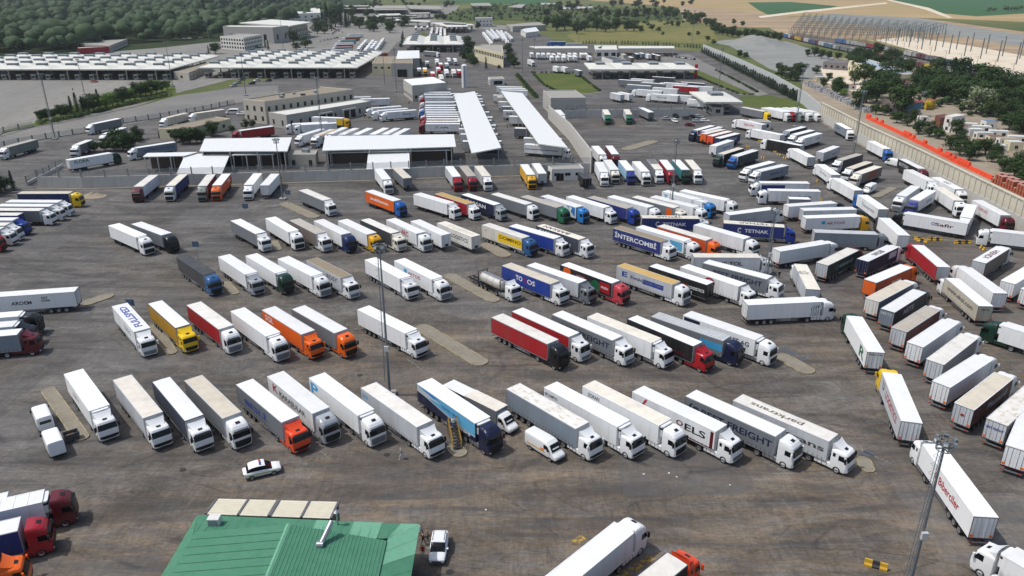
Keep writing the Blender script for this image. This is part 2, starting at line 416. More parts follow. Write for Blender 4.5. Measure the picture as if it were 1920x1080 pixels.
'mid_can_n': [(-158.23,1238.44),(-129.7,1255.99),(-122.44,1208.83),(-149.35,1187.05)],
'depot': [(217.15,509.61),(233.14,515.99),(224.52,432.77),(210.77,435.22)],
'brown_house': [(210.0,433.94),(218.23,440.81),(216.21,422.81),(203.97,406.23)],
'pergola': [(172.79,363.52),(185.77,369.78),(183.48,353.37),(168.14,343.86)],
'red_kiosk': [(186.34,367.65),(196.24,369.73),(193.39,363.42),(183.98,361.41)],
'yellow_kiosk': [(193.8,366.31),(201.65,374.94),(200.39,366.27),(193.25,360.87)],
'cabin_brown': [(175.84,320.0),(181.47,323.33),(180.72,316.69),(174.33,312.86)],
'cabin_white': [(173.19,307.9),(179.79,312.73),(182.32,309.46),(174.43,304.73)],
'cont_row': [(184.76,312.37),(186.74,306.3),(187.47,296.21),(188.35,285.4)],
'ramp_house': [(-205.71,476.59),(-208.51,534.2),(-199.52,522.58),(-194.53,471.31)],
'low_house': [(-135.13,291.52),(-122.86,318.03),(-115.09,313.26),(-125.26,289.45)],
'grey_low': [(210.16,533.95),(220.82,547.48),(229.75,540.52),(222.36,524.07)],
'huts': [(184.05,469.27),(191.94,462.94),(186.02,431.11),(183.92,405.56),(172.27,352.75),(176.23,330.08),(180.94,320.5),(177.23,302.87),(181.49,300.08),(172.58,281.99),(180.32,292.06),(195.25,314.35),(180.68,285.67),(173.56,270.23),(182.24,280.73),(179.7,272.49)],
'hall': [(331.78,960.91),(448.89,1257.43),(496.53,1100.53)],
'hallq': [(286.49,824.52),(429.79,1190.32),(479.22,887.36),(390.3,767.15)],
'railA': [(305.97,755.03),(313.13,685.44),(308.65,570.53),(303.61,501.78),(298.37,435.95)],
'railB': [(281.0,824.58),(276.44,685.76),(280.68,593.83),(275.28,493.42),(272.2,395.67)],
'masts': [(-175.3,291.4,24.2),(-18.2,98.5,23.4),(39.5,58.9,18.4),(112.6,249.1,23.8),(-226.8,411.6,17.9),(-193.1,443.2,24.0),(-139.8,407.3,21.2),(-71.5,285.9,23.6),(-64.1,205.8,16.8),(41.5,191.6,19.6),(113.8,430.4,22.0),(117.9,318.3,23.4),(6.2,498.0,21.9),(-63.1,422.9,22.2),(-73.2,447.1,17.9),(49.8,138.7,16.9),(167.6,743.8,29.0),(64.1,770.3,20.9),(13.7,500.8,22.0),(-4.4,672.7,19.3),(-43.7,710.4,21.6),(173.4,387.2,10.4),(166.4,314.5,14.6),(-194.6,674.3,36.1),(-230.7,605.9,27.0),(-391.7,831.6,26.1),(-364.6,691.3,19.3)],
'green_skirt': [(-33.76,66.18),(-9.73,64.69),(-9.74,56.18),(-34.19,56.2)],
'green_eave_left': [(-32.45,62.52),(-32.91,56.04)],
'green_ridge': [(-22.48,61.79),(-22.94,54.32)],
'green_eave_right': [(-12.63,61.22),(-12.94,56.02)],
'annex': [(-33.48,70.61),(-19.49,70.03),(-19.65,66.94),(-33.66,67.71)],
'chimney': [(-18.37,60.22)],
'ac_unit': [(-31.17,64.43)],
'pipe': [(-18.3,64.41)],
'signs': [(-68.36,124.81),(-69.24,157.31),(-68.08,187.14),(-60.75,199.91)],
'manholes': [(-41.54,80.02),(-16.31,83.34),(-6.54,62.26),(-23.81,104.67),(-106.88,181.82),(19.09,116.62)],
'stairs': [(-7.14,84.17),(-8.27,88.06)],
'dumpster': [(-59.04,86.72)],
'heap': [(-118.77,209.3)],
'boxtruck': [(-3.33,91.53),(-7.41,95.3)],
'tanker': [(-6.42,142.73),(-1.86,136.93)],
'yellow_paint': [(14.35,64.04),(12.99,62.94),(11.33,61.86),(7.34,67.21)],
'blue_paint': [(45.37,113.56),(46.15,112.2),(47.32,110.3),(46.22,83.62)],
'hedge': [(158.2,656.4),(157.7,646.4),(157.2,636.7),(156.7,627.3),(156.2,618.2),(155.8,609.3),(155.3,600.6),(154.9,592.2),(154.5,584.0),(154.0,576.0),(153.6,568.2),(153.3,560.7),(152.9,553.3),(152.5,546.1),(152.1,539.0),(151.8,532.2),(151.4,525.5),(151.1,519.0),(150.8,512.6),(150.5,506.4),(150.2,500.3),(149.8,494.3),(149.5,488.5),(149.3,482.8),(149.0,477.3),(148.7,471.9),(148.4,466.5),(148.2,461.3),(147.9,456.2),(147.6,451.2),(147.4,446.3),(147.1,441.6),(146.9,436.9),(146.7,432.3),(146.4,427.8),(146.2,423.3),(146.0,419.0),(145.8,414.7),(145.5,410.6),(145.3,406.5),(145.1,402.5),(144.9,398.5),(144.7,394.7),(144.5,390.9)],
'hedge2': [(66.0,744.8),(68.8,744.7),(71.6,744.6),(74.3,744.4),(77.1,744.1),(79.9,743.8),(82.6,743.4),(85.3,743.0),(88.1,742.5),(90.8,741.9),(93.5,741.3),(96.2,740.6),(98.8,739.8),(101.5,739.0),(104.1,738.1),(106.8,737.1),(109.4,736.1),(112.0,735.1),(114.6,733.9),(117.1,732.7),(119.7,731.5),(122.2,730.2),(124.7,728.8),(127.2,727.4),(129.7,725.9),(132.1,724.4),(134.5,722.8),(136.9,721.1),(139.3,719.4),(141.7,717.7),(144.0,715.9),(146.3,714.0),(148.6,712.1),(150.9,710.2),(153.1,708.2),(155.4,706.1),(157.6,704.0),(159.7,701.9),(161.9,699.7),(164.0,697.5)],
'forest': [(-469.1,599.5),(-376.6,651.3),(-355.8,748.7),(-304.9,815.7),(-286.3,896.0),(-275.1,1302.4),(-412.3,1963.7),(-933.6,2156.6),(-1655.7,2175.7)],
'scatter_px': [],
'orange': [(155.9,337.5),(153.7,305.2),(150.9,274.4),(148.1,251.3),(147.0,227.5)],
'bricks': [(145.4,224.9),(144.5,203.6)],
'blocks': [(169.5,452.8),(162.0,351.7)],
}
LETTERS = ['(e', '3S', 'AKSİ', 'AKTOĞ', 'APS', 'ARC', 'ARDEM', 'ASAS', 'BARSAN', 'BESLİ', 'BEST FREIGHT', 'BICAMPUS', 'BUTTON', 'Biberciler', 'C', 'COOL LINE', 'Cargo Care', 'DOMINO', 'DSV', 'Dimension', 'E', 'EKOL', 'ELS', 'Evolog', 'Ewals', 'FAST', 'FLORA', 'FRESH', 'FULLSPED', 'GTWIN', 'GÖKDENİZ', 'HENDI', 'K', 'KARADAĞ', 'KARASULAR', 'KENAR', 'KITA', 'LOGISTICS', 'LOGO', 'LOJISTIK', 'MARTER', 'METE', 'METROTIR', 'MOZAIK', 'NATURAL', 'NIF', 'New Mobel', 'O', 'OS', 'Ozel', 'P', 'Plastand', 'R', 'REDLAM', 'ROSY', 'RST AG', 'Rawer', 'S', 'SERTRANS', 'SGL', 'SIENTE', 'Safir', 'TETNAK', 'TO', 'TURKUAZ', 'Thema', 'Transorient', 'U', 'VOLKER', 'XX', 'ZAFER', 'ZORAN', 'ekol', 'mars', 'marti', 'mentor', 'parktrans', 'trabhansa', 'www.ekol.com', 'İNTERCOMBİ', 'ŞME-TOL']
COLOUR_WORDS = {'white': 'white', 'offwhite': 'off-white', 'cream': 'cream', 'beige': 'beige', 'tan': 'tan', 'darktan': 'brown', 'yellowtan': 'ochre', 'tangrey': 'grey-beige', 'lightgrey': 'pale grey', 'silver': 'silver', 'grey': 'grey', 'bluegrey': 'blue-grey', 'slate': 'slate', 'darkgrey': 'dark grey', 'black': 'black', 'red': 'red', 'crimson': 'crimson', 'rosered': 'rose red', 'darkred': 'dark red', 'brownred': 'maroon', 'rust': 'rust', 'orange': 'orange', 'orange2': 'orange', 'orangered': 'orange-red', 'yellow': 'yellow', 'gold': 'golden', 'dirtyyellow': 'dull yellow', 'blue': 'blue', 'blue2': 'dark blue', 'darkblue': 'dark blue', 'navy': 'navy', 'royalblue': 'royal blue', 'azure': 'bright blue', 'azure2': 'bright blue', 'steelblue': 'steel blue', 'sky2': 'pale blue', 'indigo': 'indigo', 'green': 'green', 'darkgreen': 'dark green', 'teal': 'teal', 'darkteal': 'dark teal', 'greygreen': 'grey-green', 'brownish': 'grey-brown', 'dirtywhite': 'grimy white'}
# lorries row by row, in order: rear x, rear y, heading, cab, side, roof, cab shape, level of detail, extras
LORRIES = [
('nearest row',0,[
(-64.4,98.59,-48.8,'white','white','white','C',0,{'box': 1,'tx': [('LOJISTIK',0.3,0.55,0.4,0.62,'darkgrey')]}),
(-56.4,96.81,-48.97,'white','lightgrey','beige','C',0),
(-50.53,96.24,-49.67,'white','slate','white','C',0),
(-46.08,96.69,-48.28,'white','grey','tan','A',0),
(-38.31,95.56,-47.1,'orangered','grey','white','C',0,{'tx': [('BESLİ',0.18,0.66,0.28,0.72,'blue')]}),
(-34.59,97.92,-48.42,'silver','white','white','A',0,{'tx': [('KARASULAR',0.27,0.84,0.42,0.74,'black'),('K',0.12,0.24,0.42,0.9,'red'),('#',0.27,0.6,0.34,0.38,'red')]}),
(-28.43,97.47,-48.73,'white','white','white','A',0,{'box': 1,'tx': [('P',0.03,0.19,0.25,0.92,'lightblue')]}),
(-20.42,94.6,-48.25,'white','lightgrey','offwhite','C',0,{'tx': [('ekol',0.03,0.13,0.6,0.86,'lightblue')]}),
(-12.61,95.81,-50.09,'navy','navy','white','A',0,{'box': 1,'gr': 'wave'}),
(0.11,94.35,-49.05,'white','bluegrey','spotty','C',0),
(5.39,94.75,-48.63,'white','white','white','C',0,{'box': 1,'tx': [('BICAMPUS',0.02,0.2,0.66,0.84,'darkgrey')]}),
(10.84,95.11,-48.73,'white','white','cream','A',0,{'box': 1,'tx': [('ZORAN',0.08,0.24,0.64,0.86,'darkgrey')]}),
(17.65,93.56,-47.99,'white','white','white','B',0,{'gr': 'els','tx': [('ELS',0.66,0.9,0.36,0.74,'black'),('O',0.56,0.64,0.45,0.74,'darkred')]}),
(24.84,92.42,-47.5,'white','grey','white','A',0,{'tx': [('BEST FREIGHT',0.2,0.98,0.34,0.72,'navy'),('(e',0.05,0.17,0.4,0.8,'navy')]}),
(31.04,91.22,-47.05,'white','lightgrey','offwhite','B',0,{'tx': [('parktrans',0.25,0.97,0.3,0.7,'darkgrey'),('parktrans','top',0.3,0.85,'brownish')]}),
]),
('second row',0,[
(-69.41,123.22,-50.25,'white','white','white','B',0,{'tx': [('FULLSPED','top',0.12,0.88,'blue'),('LOGO',0.5,0.8,0.35,0.7,'silver')]}),
(-63.67,124.4,-48.33,'yellow','dirtyyellow','white','B',0),
(-56.52,123.78,-47.32,'white','red','offwhite','A',0),
(-47.9,121.17,-47.69,'white','white','white','A',0,{'box': 1}),
(-42.66,121.72,-46.41,'orange','orange','white','C',0,{'tx': [('SGL',0.08,0.3,0.5,0.88,'white')]}),
(-37.52,122.1,-45.7,'orange','grey','white','A',0),
(-26.15,121.95,-45.2,'white','white','white','C',0,{'box': 1}),
(-2.63,118.6,-48.32,'black','red','offwhite','A',0),
(0.87,121.09,-47.99,'white','red','white','B',0),
(7.72,119.83,-47.92,'white','grey','white','B',0,{'tx': [('BEST FREIGHT',0.16,0.96,0.36,0.74,'navy')]}),
(13.64,118.81,-47.02,'white','white','cream','C',0,{'box': 1}),
(20.39,117.93,-49.37,'red','black','white','C',0,{'tx': [('O',0.44,0.54,0.5,0.85,'darkred'),('mars',0.7,0.9,0.2,0.35,'darkred')]}),
(24.52,119.08,-43.79,'navy','grey','ribbed','A',0,{'tx': [('#',0.7,1.0,0.3,0.75,'lightblue')]}),
(30.09,119.61,-45.85,'white','white','white','A',0,{'box': 1,'tx': [('RST AG',0.66,0.93,0.45,0.75,'navy'),('#',0.02,0.25,0.6,0.98,'navy')]}),
]),
('third row',0,[
(-68.38,148.46,-47.38,'steelblue','darkgrey','darkgrey','A',0),
(-59.97,148.88,-48.95,'silver','white','white','B',0,{'box': 1}),
(-54.48,149.42,-48.07,'darkgreen','white','white','A',0,{'box': 1}),
(-47.32,147.63,-46.58,'white','white','white','A',0,{'box': 1}),
(-41.28,146.77,-47.45,'white','lightgrey','darktan','B',0,{'tx': [('ROSY',0.6,0.9,0.5,0.85,'darkgrey')]}),
(-29.27,146.99,-50.8,'white','white','white','C',0,{'box': 1}),
(-23.18,146.49,-50.3,'white','white','white','A',0,{'box': 1,'tx': [('AKTOĞ',0.38,0.72,0.52,0.84,'red'),('#',0.27,0.35,0.56,0.86,'lightblue')]}),
(-1.2,143.73,-47.21,'white','blue','tan','C',0,{'tx': [('TO',0.3,0.44,0.38,0.76,'white'),('XX',0.45,0.53,0.38,0.76,'red'),('OS',0.54,0.7,0.38,0.76,'white')]}),
(3.73,143.8,-45.27,'grey','lightgrey','white','B',0),
(10.54,144.09,-47.95,'rosered','black','white','A',0,{'gr': 'fruit'}),
(21.8,143.51,-47.67,'white','lightgrey','yellowtan','A',0,{'tx': [('Ewals',0.27,0.48,0.45,0.7,'darkblue'),('#',0.49,0.86,0.36,0.72,'blue'),('Cargo Care',0.5,0.85,0.42,0.68,'grey'),('E',0.11,0.21,0.42,0.82,'blue')]}),
(28.18,143.27,-47.27,None,'black','white','A',0,{'tx': [('KITA',0.58,0.7,0.4,0.62,'orange'),('LOGISTICS',0.7,0.97,0.38,0.6,'white')]}),
(34.45,142.92,-49.97,'white','white','white','B',0,{'tx': [('O',0.44,0.62,0.3,1.0,'red')]}),
(37.58,149.03,-1.12,'white','white','beige','B',0,{'tx': [('ŞME-TOL',0.3,0.74,0.3,0.72,'black')]}),
(39.4,145.42,-42.0,'white','grey','white','B',0,{'tx': [('BEST FREIGHT',0.18,0.94,0.36,0.74,'navy')]}),
]),
('fourth row',0,[
(-93.35,170.34,-39.98,'white','white','white','A',1,{'box': 1}),
(-88.56,171.51,-38.33,'black','grey','white','A',1),
(-66.04,174.01,-48.13,'white','grey','white','B',1),
(-58.31,175.9,-51.76,'white','white','white','A',1,{'box': 1}),
(-52.06,174.29,-49.89,'white','brownish','tangrey','B',0),
(-46.22,173.84,-50.27,'darkblue','white','white','A',0),
(-40.51,173.92,-50.2,'gold','white','white','A',0),
(-35.33,174.53,-49.72,'cream','darkgrey','offwhite','B',0),
(-29.16,174.72,-51.51,'white','white','white','A',0,{'tx': [('ARC',0.5,0.74,0.4,0.85,'red')]}),
(-23.17,173.62,-52.82,None,'white','white','A',0,{'tx': [('AKSİ',0.45,0.68,0.4,0.8,'steelblue')]}),
(-16.82,172.16,-50.58,None,'offwhite','cream','A',0,{'tx': [('LOGISTICS',0.42,0.9,0.34,0.7,'darkgrey'),('LOGISTICS','top',0.1,0.8,'tan')]}),
(-6.3,170.72,-47.16,'steelblue','beige','offwhite','A',0,{'tx': [('#',0.42,1.0,0.12,0.82,'yellow'),('DOMINO',0.46,0.98,0.4,0.7,'black'),('✓',0.08,0.16,0.6,0.9,'red')]}),
(0.04,169.85,-43.13,'white','blue','white','B',0),
(6.48,169.97,-48.5,'white','slate','cream','B',0,{'tx': [('BARSAN',0.08,0.5,0.5,0.9,'white'),('BARSAN','top',0.3,0.9,'darkgrey')]}),
(24.2,168.43,-48.06,'white','blue2','darktan','C',0,{'tx': [('İNTERCOMBİ',0.04,0.92,0.3,0.85,'white')]}),
(29.47,168.95,-48.24,'white','white','white','A',0,{'box': 1,'tx': [('#',0.72,0.97,0.1,0.85,'sky')]}),
(34.54,169.68,-49.43,'orange','orange2','offwhite','A',0),
(43.24,170.72,-49.96,'white','white','white','A',0),
]),
('fifth row',0,[
(-57.08,201.81,-48.88,'white','grey','offwhite','B',1),
(-38.95,201.01,-48.07,'azure','orange','white','A',1,{'tx': [('trabhansa',0.18,0.82,0.4,0.7,'white')]}),
(-25.56,197.89,-44.36,'white','white','white','C',1,{'box': 1}),
(-19.91,198.22,-47.49,'white','crimson','yellowtan','C',1,{'tx': [('NIF',0.6,0.75,0.5,0.8,'lightgrey')]}),
(-12.76,197.48,-48.9,'silver','navy','white','B',1,{'tx': [('BARSAN',0.18,0.76,0.4,0.78,'white')]}),
(-4.85,197.97,-48.12,'white','grey','offwhite','A',1),
(3.03,195.47,-48.96,'green','grey','tangrey','A',1),
(8.48,195.93,-51.76,'azure2','white','white','A',1,{'gr': 'vee'}),
(15.1,195.3,-50.47,'white','white','white','B',1),
(20.62,194.65,-49.68,'royalblue','blue2','tangrey','A',1),
(25.99,195.43,-49.42,'white','white','white','A',1),
(32.23,194.94,-48.22,'cream','grey','offwhite','B',1,{'tx': [('#',0.84,0.96,0.2,0.9,'orange')]}),
(31.21,176.6,-2.47,'white','blue2','cream','B',0,{'tx': [('TETNAK',0.36,0.78,0.35,0.66,'white'),('C',0.24,0.3,0.28,0.74,'white'),('TETNAK','top',0.3,0.75,'darkgrey')]}),
(37.08,195.15,-47.23,'white','white','white','A',1,{'box': 1}),
(41.34,200.73,-51.41,'azure2','white','white','A',1,{'box': 1,'tx': [('Dimension',0.25,0.72,0.35,0.66,'blue'),('▼',0.05,0.16,0.5,0.85,'sky'),('◆',0.85,0.96,0.2,0.7,'sky')]}),
(46.12,201.34,-44.73,'white','white','white','A',1,{'box': 1}),
(52.41,178.94,21.56,'white','lightgrey','white','A',1,{'tx': [('MARTER',0.3,0.6,0.25,0.45,'silver')]}),
(49.99,172.55,-14.43,'royalblue','blue2','cream','B',0,{'tx': [('TETNAK',0.36,0.75,0.35,0.66,'white'),('C',0.24,0.3,0.28,0.74,'white'),('TETNAK','top',0.25,0.75,'darkgrey')]}),
]),
('row along the concrete wall',0,[
(-104.99,218.55,-83.39,'darkred','white','offwhite','A',1),
(-96.69,219.42,-82.54,'white','blue2','cream','A',1),
(-88.43,219.16,-79.67,'greygreen','brownred','offwhite','B',1),
(-84.24,219.88,-81.43,'orange','orange2','white','A',1,{'tx': [('SGL',0.6,0.85,0.5,0.85,'white')]}),
(-75.17,220.49,-83.25,'white','white','white','C',1),
(-68.96,206.31,93.8,'yellow','white','white','B',1,{'box': 1}),
(-40.45,225.99,-70.8,'white','white','white','A',1),
(-35.18,227.4,-68.74,None,'grey','tan','A',1),
(-19.45,229.59,-76.03,'crimson','lightgrey','white','C',1),
(-15.12,230.26,-76.25,'crimson','brownish','tangrey','A',1),
(-10.48,230.2,-77.37,'white','lightgrey','cream','B',1),
(3.54,232.19,-82.12,'gold','gold','white','A',1),
(7.21,233.64,-83.21,None,'lightgrey','white','A',1),
(20.87,223.91,-82.24,None,'black','darkgrey','A',1,{'L': 7.0,'low': 1}),
(27.03,235.58,-89.44,'white','white','white','B',1),
(30.02,238.58,-87.18,'cream','white','white','A',1),
(34.66,237.67,-87.1,'indigo','sky2','white','C',1),
(38.83,236.27,-86.89,'white','white','white','A',1),
(43.84,238.92,-89.24,'white','grey','twotone','B',1),
(47.68,238.42,-90.11,'crimson','red','white','A',1),
(51.81,238.64,-89.18,'darkgreen','teal','white','C',1),
(55.83,238.6,-91.29,'white','brownish','cream','B',1),
]),
('cluster behind the wall row',0,[
(19.65,336.65,-85.01,'white','white','white','A',2),
(28.3,259.92,-85.46,'white','white','white','A',1),
(40.44,337.49,-91.47,'green','lightgrey','cream','B',2),
(33.11,260.33,-87.94,'darkred','darkred','white','A',1),
(49.88,338.31,-92.86,'green','lightgrey','cream','B',2),
(57.1,343.6,-80.0,None,'grey','white','A',2),
]),
('cluster near the gate canopy',0,[
(78.21,298.88,-132.28,'navy','navy','white','B',1),
(80.73,296.14,-133.33,'navy','navy','white','B',1),
(80.28,291.18,-135.79,None,'orange','offwhite','A',1),
(81.73,287.28,-135.12,None,'orangered','offwhite','A',1),
(77.63,270.21,-130.72,None,'white','white','A',1,{'tx': [('METROTIR',0.4,0.8,0.3,0.6,'steelblue')]}),
(83.51,283.15,-135.28,None,'darkblue','white','A',1,{'tx': [('BARSAN',0.2,0.8,0.3,0.8,'lightgrey')]}),
(77.4,256.79,-133.32,'darkgreen','black','cream','C',1),
(81.39,253.58,-134.33,'azure','darkteal','white','C',1),
]),
('group facing left at middle right',0,[
(81.58,236.13,-138.8,'white','lightgrey','white','C',1),
(84.13,231.67,-143.0,'white','bluegrey','white','B',1,{'tx': [('BESLİ',0.35,0.8,0.35,0.7,'darkblue')]}),
(83.39,209.61,178.13,'white','white','white','C',1,{'tx': [('#',0.02,0.5,0.0,0.85,'blue2'),('mentor',0.65,0.92,0.3,0.6,'silver')]}),
(83.25,200.97,176.82,'white','white','white','A',1,{'tx': [('New Mobel',0.58,0.82,0.35,0.6,'steelblue')]}),
(73.23,195.99,-5.64,None,'bluegrey','white','A',1,{'L': 5.5,'low': 1}),
]),
('crowded right group',0,[
(41.45,124.23,6.44,'white','white','white','A',0,{'box': 1,'gr': 'flame'}),
(56.03,152.48,23.05,'white','white','white','A',0,{'box': 1}),
(55.72,130.31,80.34,'white','lightgrey','cream','C',0),
(69.47,186.42,13.18,'black','white','white','A',1,{'box': 1}),
(72.1,182.81,4.59,'darkgrey','white','white','A',1,{'tx': [('ZAFER',0.15,0.4,0.2,0.5,'darkgrey')]}),
(70.38,176.33,6.49,'gold','white','white','A',1,{'box': 1,'tx': [('AKTOĞ',0.38,0.74,0.4,0.72,'red'),('#',0.29,0.36,0.44,0.74,'lightblue')]}),
(62.47,143.86,42.53,'darkred','darkgreen','offwhite','A',0,{'door': 'lightgrey','tx': [('KARADAĞ',0.4,0.85,0.35,0.7,'lightgrey'),('O',0.27,0.36,0.3,0.7,'teal')]}),
(68.76,165.51,-6.99,'grey','bluegrey','lightgrey','A',0),
(56.06,104.83,80.51,'darkgreen','white','white','A',0,{'box': 1,'tx': [('R',0.72,0.92,0.15,0.85,'green'),('REDLAM','back',0.12,0.88,0.84,0.94,'darkgrey')]}),
(71.5,146.04,40.71,'white','navy','white','A',0,{'door': 'navy','tx': [('#',0.7,0.95,0.4,0.9,'lightgrey'),('SERTRANS','top',0.35,0.65,'black')]}),
(68.11,134.61,37.09,'orange','orange2','white','A',0,{'door': 'orange','tx': [('SGL',0.45,0.75,0.3,0.6,'white')]}),
(64.5,125.4,40.2,'white','bluegrey','tan','A',0,{'box': 1,'door': 'offwhite'}),
(51.9,84.92,75.26,'yellow','lightgrey','white','A',0,{'box': 1,'tx': [('LOGISTICS',0.3,0.85,0.35,0.75,'red'),('U',0.12,0.2,0.4,0.9,'navy')]}),
(65.03,120.65,41.97,'darkgrey','darkgrey','white','A',0,{'door': 'bluegrey','tx': [('METE',0.3,0.62,0.42,0.8,'lightgrey'),('METE','back',0.15,0.85,0.72,0.9,'lightgrey')]}),
(111.79,205.89,-130.88,'white','lightgrey','white','A',1),
(63.41,112.95,41.34,'white','brownred','ribbedtan','A',0,{'door': 'lightgrey'}),
(119.01,225.29,-90.03,'white','white','white','C',1,{'box': 1}),
(113.81,201.5,-133.2,'indigo','white','white','C',1,{'tx': [('KENAR',0.45,0.8,0.3,0.6,'steelblue')]}),
(86.09,142.07,83.95,'crimson','red','white','A',0,{'door': 'lightgrey'}),
(63.35,107.45,40.86,'white','white','white','A',0,{'box': 1}),
(107.55,171.74,142.33,'black','white','white','A',1,{'box': 1,'tx': [('Safir',0.5,0.8,0.4,0.7,'darkred'),('O',0.44,0.5,0.4,0.7,'indigo')]}),
(122.42,215.91,-91.88,'white','white','white','A',1,{'tx': [('DSV','top',0.4,0.65,'slate')]}),
(117.44,204.55,-97.52,'white','white','cream','A',1),
(63.53,101.69,41.54,'white','grey','offwhite','A',0,{'box': 1,'door': 'lightgrey'}),
(50.75,66.16,84.78,'white','white','white','B',0,{'box': 1,'tx': [('Biberciler',0.4,0.78,0.35,0.75,'red'),('O',0.32,0.38,0.4,0.75,'red')]}),
(60.9,94.88,37.56,'white','white','white','A',0,{'box': 1}),
(83.24,122.54,84.68,'white','dirtywhite','white','C',0,{'door': 'dirtywhite','tx': [('www.ekol.com',0.12,0.88,0.4,0.75,'darkgrey'),('EKOL','back',0.25,0.8,0.74,0.86,'darkgrey')]}),
(116.82,187.34,-124.02,'white','white','white','B',1),
(89.3,128.45,86.4,'white','white','white','A',0,{'box': 1}),
(60.87,88.85,39.52,'white','brownred','tan','A',0,{'box': 1,'door': 'lightgrey','tx': [('Plastand',0.38,0.88,0.3,0.68,'lightgrey'),('#','back',0.42,0.6,0.5,0.62,'red')]}),
(120.58,191.45,-92.77,'darkred','white','white','A',1,{'tx': [('TURKUAZ',0.25,0.6,0.5,0.8,'rosered')]}),
(94.84,145.13,41.46,'white','brownish','white','A',0,{'door': 'lightgrey','tx': [('HENDI','top',0.25,0.75,'darkred')]}),
(62.98,84.96,39.92,'white','grey','spotty','A',0,{'door': 'lightgrey','tx': [('BEST FREIGHT','back',0.1,0.9,0.6,0.72,'blue')]}),
(93.92,133.93,39.18,'white','white','white','A',0,{'box': 1}),
(61.96,78.96,50.0,'white','white','white','A',0,{'box': 1}),
(122.34,160.67,155.0,'white','white','white','A',1,{'box': 1,'tx': [('Rawer',0.62,0.9,0.35,0.75,'indigo')]}),
(95.1,129.75,35.0,'darkred','white','white','A',0,{'box': 1}),
(90.52,104.61,128.0,'darkgreen','white','white','A',0,{'box': 1}),
(57.13,49.21,121.0,'white','white','white','C',0,{'box': 1}),
]),
('lot beside the panelled wall',0,[
(102.61,344.52,-62.0,'yellow','grey','cream','A',2),
(111.37,343.16,-65.0,'white','white','white','A',2),
(113.89,343.85,-65.0,'red','red','white','B',2),
(117.01,342.43,-65.0,'greygreen','grey','white','C',2),
(120.64,343.47,-65.0,'white','white','white','A',2),
(112.97,296.59,-136.21,'bluegrey','darkgrey','white','C',1),
(113.46,289.33,-137.37,'white','grey','white','C',1),
(124.36,343.45,-65.0,'white','white','white','B',2),
(114.14,283.6,-136.34,'white','white','white','B',1,{'tx': [('ASAS',0.6,0.85,0.4,0.7,'grey')]}),
(110.98,259.68,-132.91,None,'lightgrey','white','A',1,{'tx': [('ekol',0.55,0.8,0.3,0.6,'steelblue')]}),
(129.35,304.59,-94.24,'white','bluegrey','white','A',2,{'tx': [('MOZAIK',0.2,0.5,0.4,0.7,'slate')]}),
(113.63,247.27,-138.39,'white','darkgrey','tangrey','C',1),
(111.9,235.93,-136.95,'white','darkgrey','tan','C',1),
(111.95,229.71,-137.65,'cream','brownish','cream','C',1,{'tx': [('#',0.35,0.75,0.2,0.9,'rust')]}),
(126.78,268.77,-92.07,'azure','white','white','A',1),
(124.16,239.96,-91.94,'darkred','black','white','A',1,{'tx': [('BUTTON',0.1,0.55,0.4,0.8,'lightgrey')]}),
]),
('queue leading up to the gate canopy',1,[
(87.74,162.17,83.33,'darkgrey','white','white','A',0,{'box': 1}),
(92.55,182.98,87.89,'azure','white','white','A',1,{'tx': [('Transorient',0.25,0.85,0.35,0.7,'bluegrey')]}),
(94.06,201.14,93.49,'white','white','white','A',1),
(94.68,218.69,87.21,'white','white','white','A',1,{'tx': [('Evolog',0.3,0.7,0.4,0.7,'grey')]}),
(96.17,242.32,94.14,'white','white','white','A',1),
(99.64,260.61,125.0,'white','black','white','A',1),
(99.14,279.8,122.0,'white','white','white','B',1),
(98.93,300.86,119.0,'white','white','white','A',1,{'tx': [('SIENTE',0.3,0.7,0.4,0.75,'rosered')]}),
]),
('left-hand parking block',1,[
(-131.09,162.69,-1.0,'red','white','white','A',1),
(-131.21,167.24,-1.0,'white','white','white','C',1),
(-131.81,170.68,-1.0,'white','beige','cream','B',1),
(-132.45,174.8,-1.0,'royalblue','white','white','C',1),
(-133.78,178.81,-1.0,None,'blue2','offwhite','A',1),
(-130.78,182.86,-1.0,'white','grey','offwhite','C',1),
(-130.46,186.57,-1.0,'white','lightgrey','white','B',1),
(-130.45,190.36,-1.0,'white','white','white','B',1),
(-132.34,198.67,0.72,'yellow','darkblue','tan','A',1),
]),
('left-hand group pointing right',1,[
(-93.68,109.08,13.0,'darkred','bluegrey','white','B',0),
(-96.31,112.23,13.0,'black','white','white','B',0,{'box': 1}),
(-97.83,116.31,13.0,'black','white','white','A',0,{'box': 1}),
(-80.83,130.36,191.5,'white','white','white','A',0,{'box': 1,'tx': [('ARDEM',0.2,0.45,0.35,0.6,'black'),('FAST',0.58,0.66,0.66,0.84,'black'),('GTWIN',0.57,0.68,0.46,0.62,'black')]}),
]),
('bottom left corner group',1,[
(-63.91,54.03,24.0,'orange','grey','white','C',0),
(-64.61,59.49,24.0,'crimson','blue2','white','A',0),
(-68.55,63.72,24.0,None,'white','white','A',0),
(-64.75,64.18,24.0,'darkred','white','ribbedwhite','A',0,{'box': 1}),
]),
('bottom edge pair',0,[
(2.28,54.7,46.0,'white','white','ribbedwhite','A',0,{'box': 1}),
(6.48,50.59,43.0,'orangered','black','offwhite','B',0),
]),
('left approach road',0,[
(-170.64,271.06,-98.86,'white','greygreen','tangrey','B',1),
(-150.54,270.44,-90.17,'white','grey','white','C',1,{'L': 9}),
(-140.91,238.04,52.76,'darkgreen','white','white','A',1,{'box': 1,'tx': [('FLORA',0.1,0.44,0.5,0.9,'green')]}),
(-161.45,314.84,-109.3,'white','grey','white','B',2),
(-149.82,294.77,-92.82,'white','lightgrey','white','A',2),
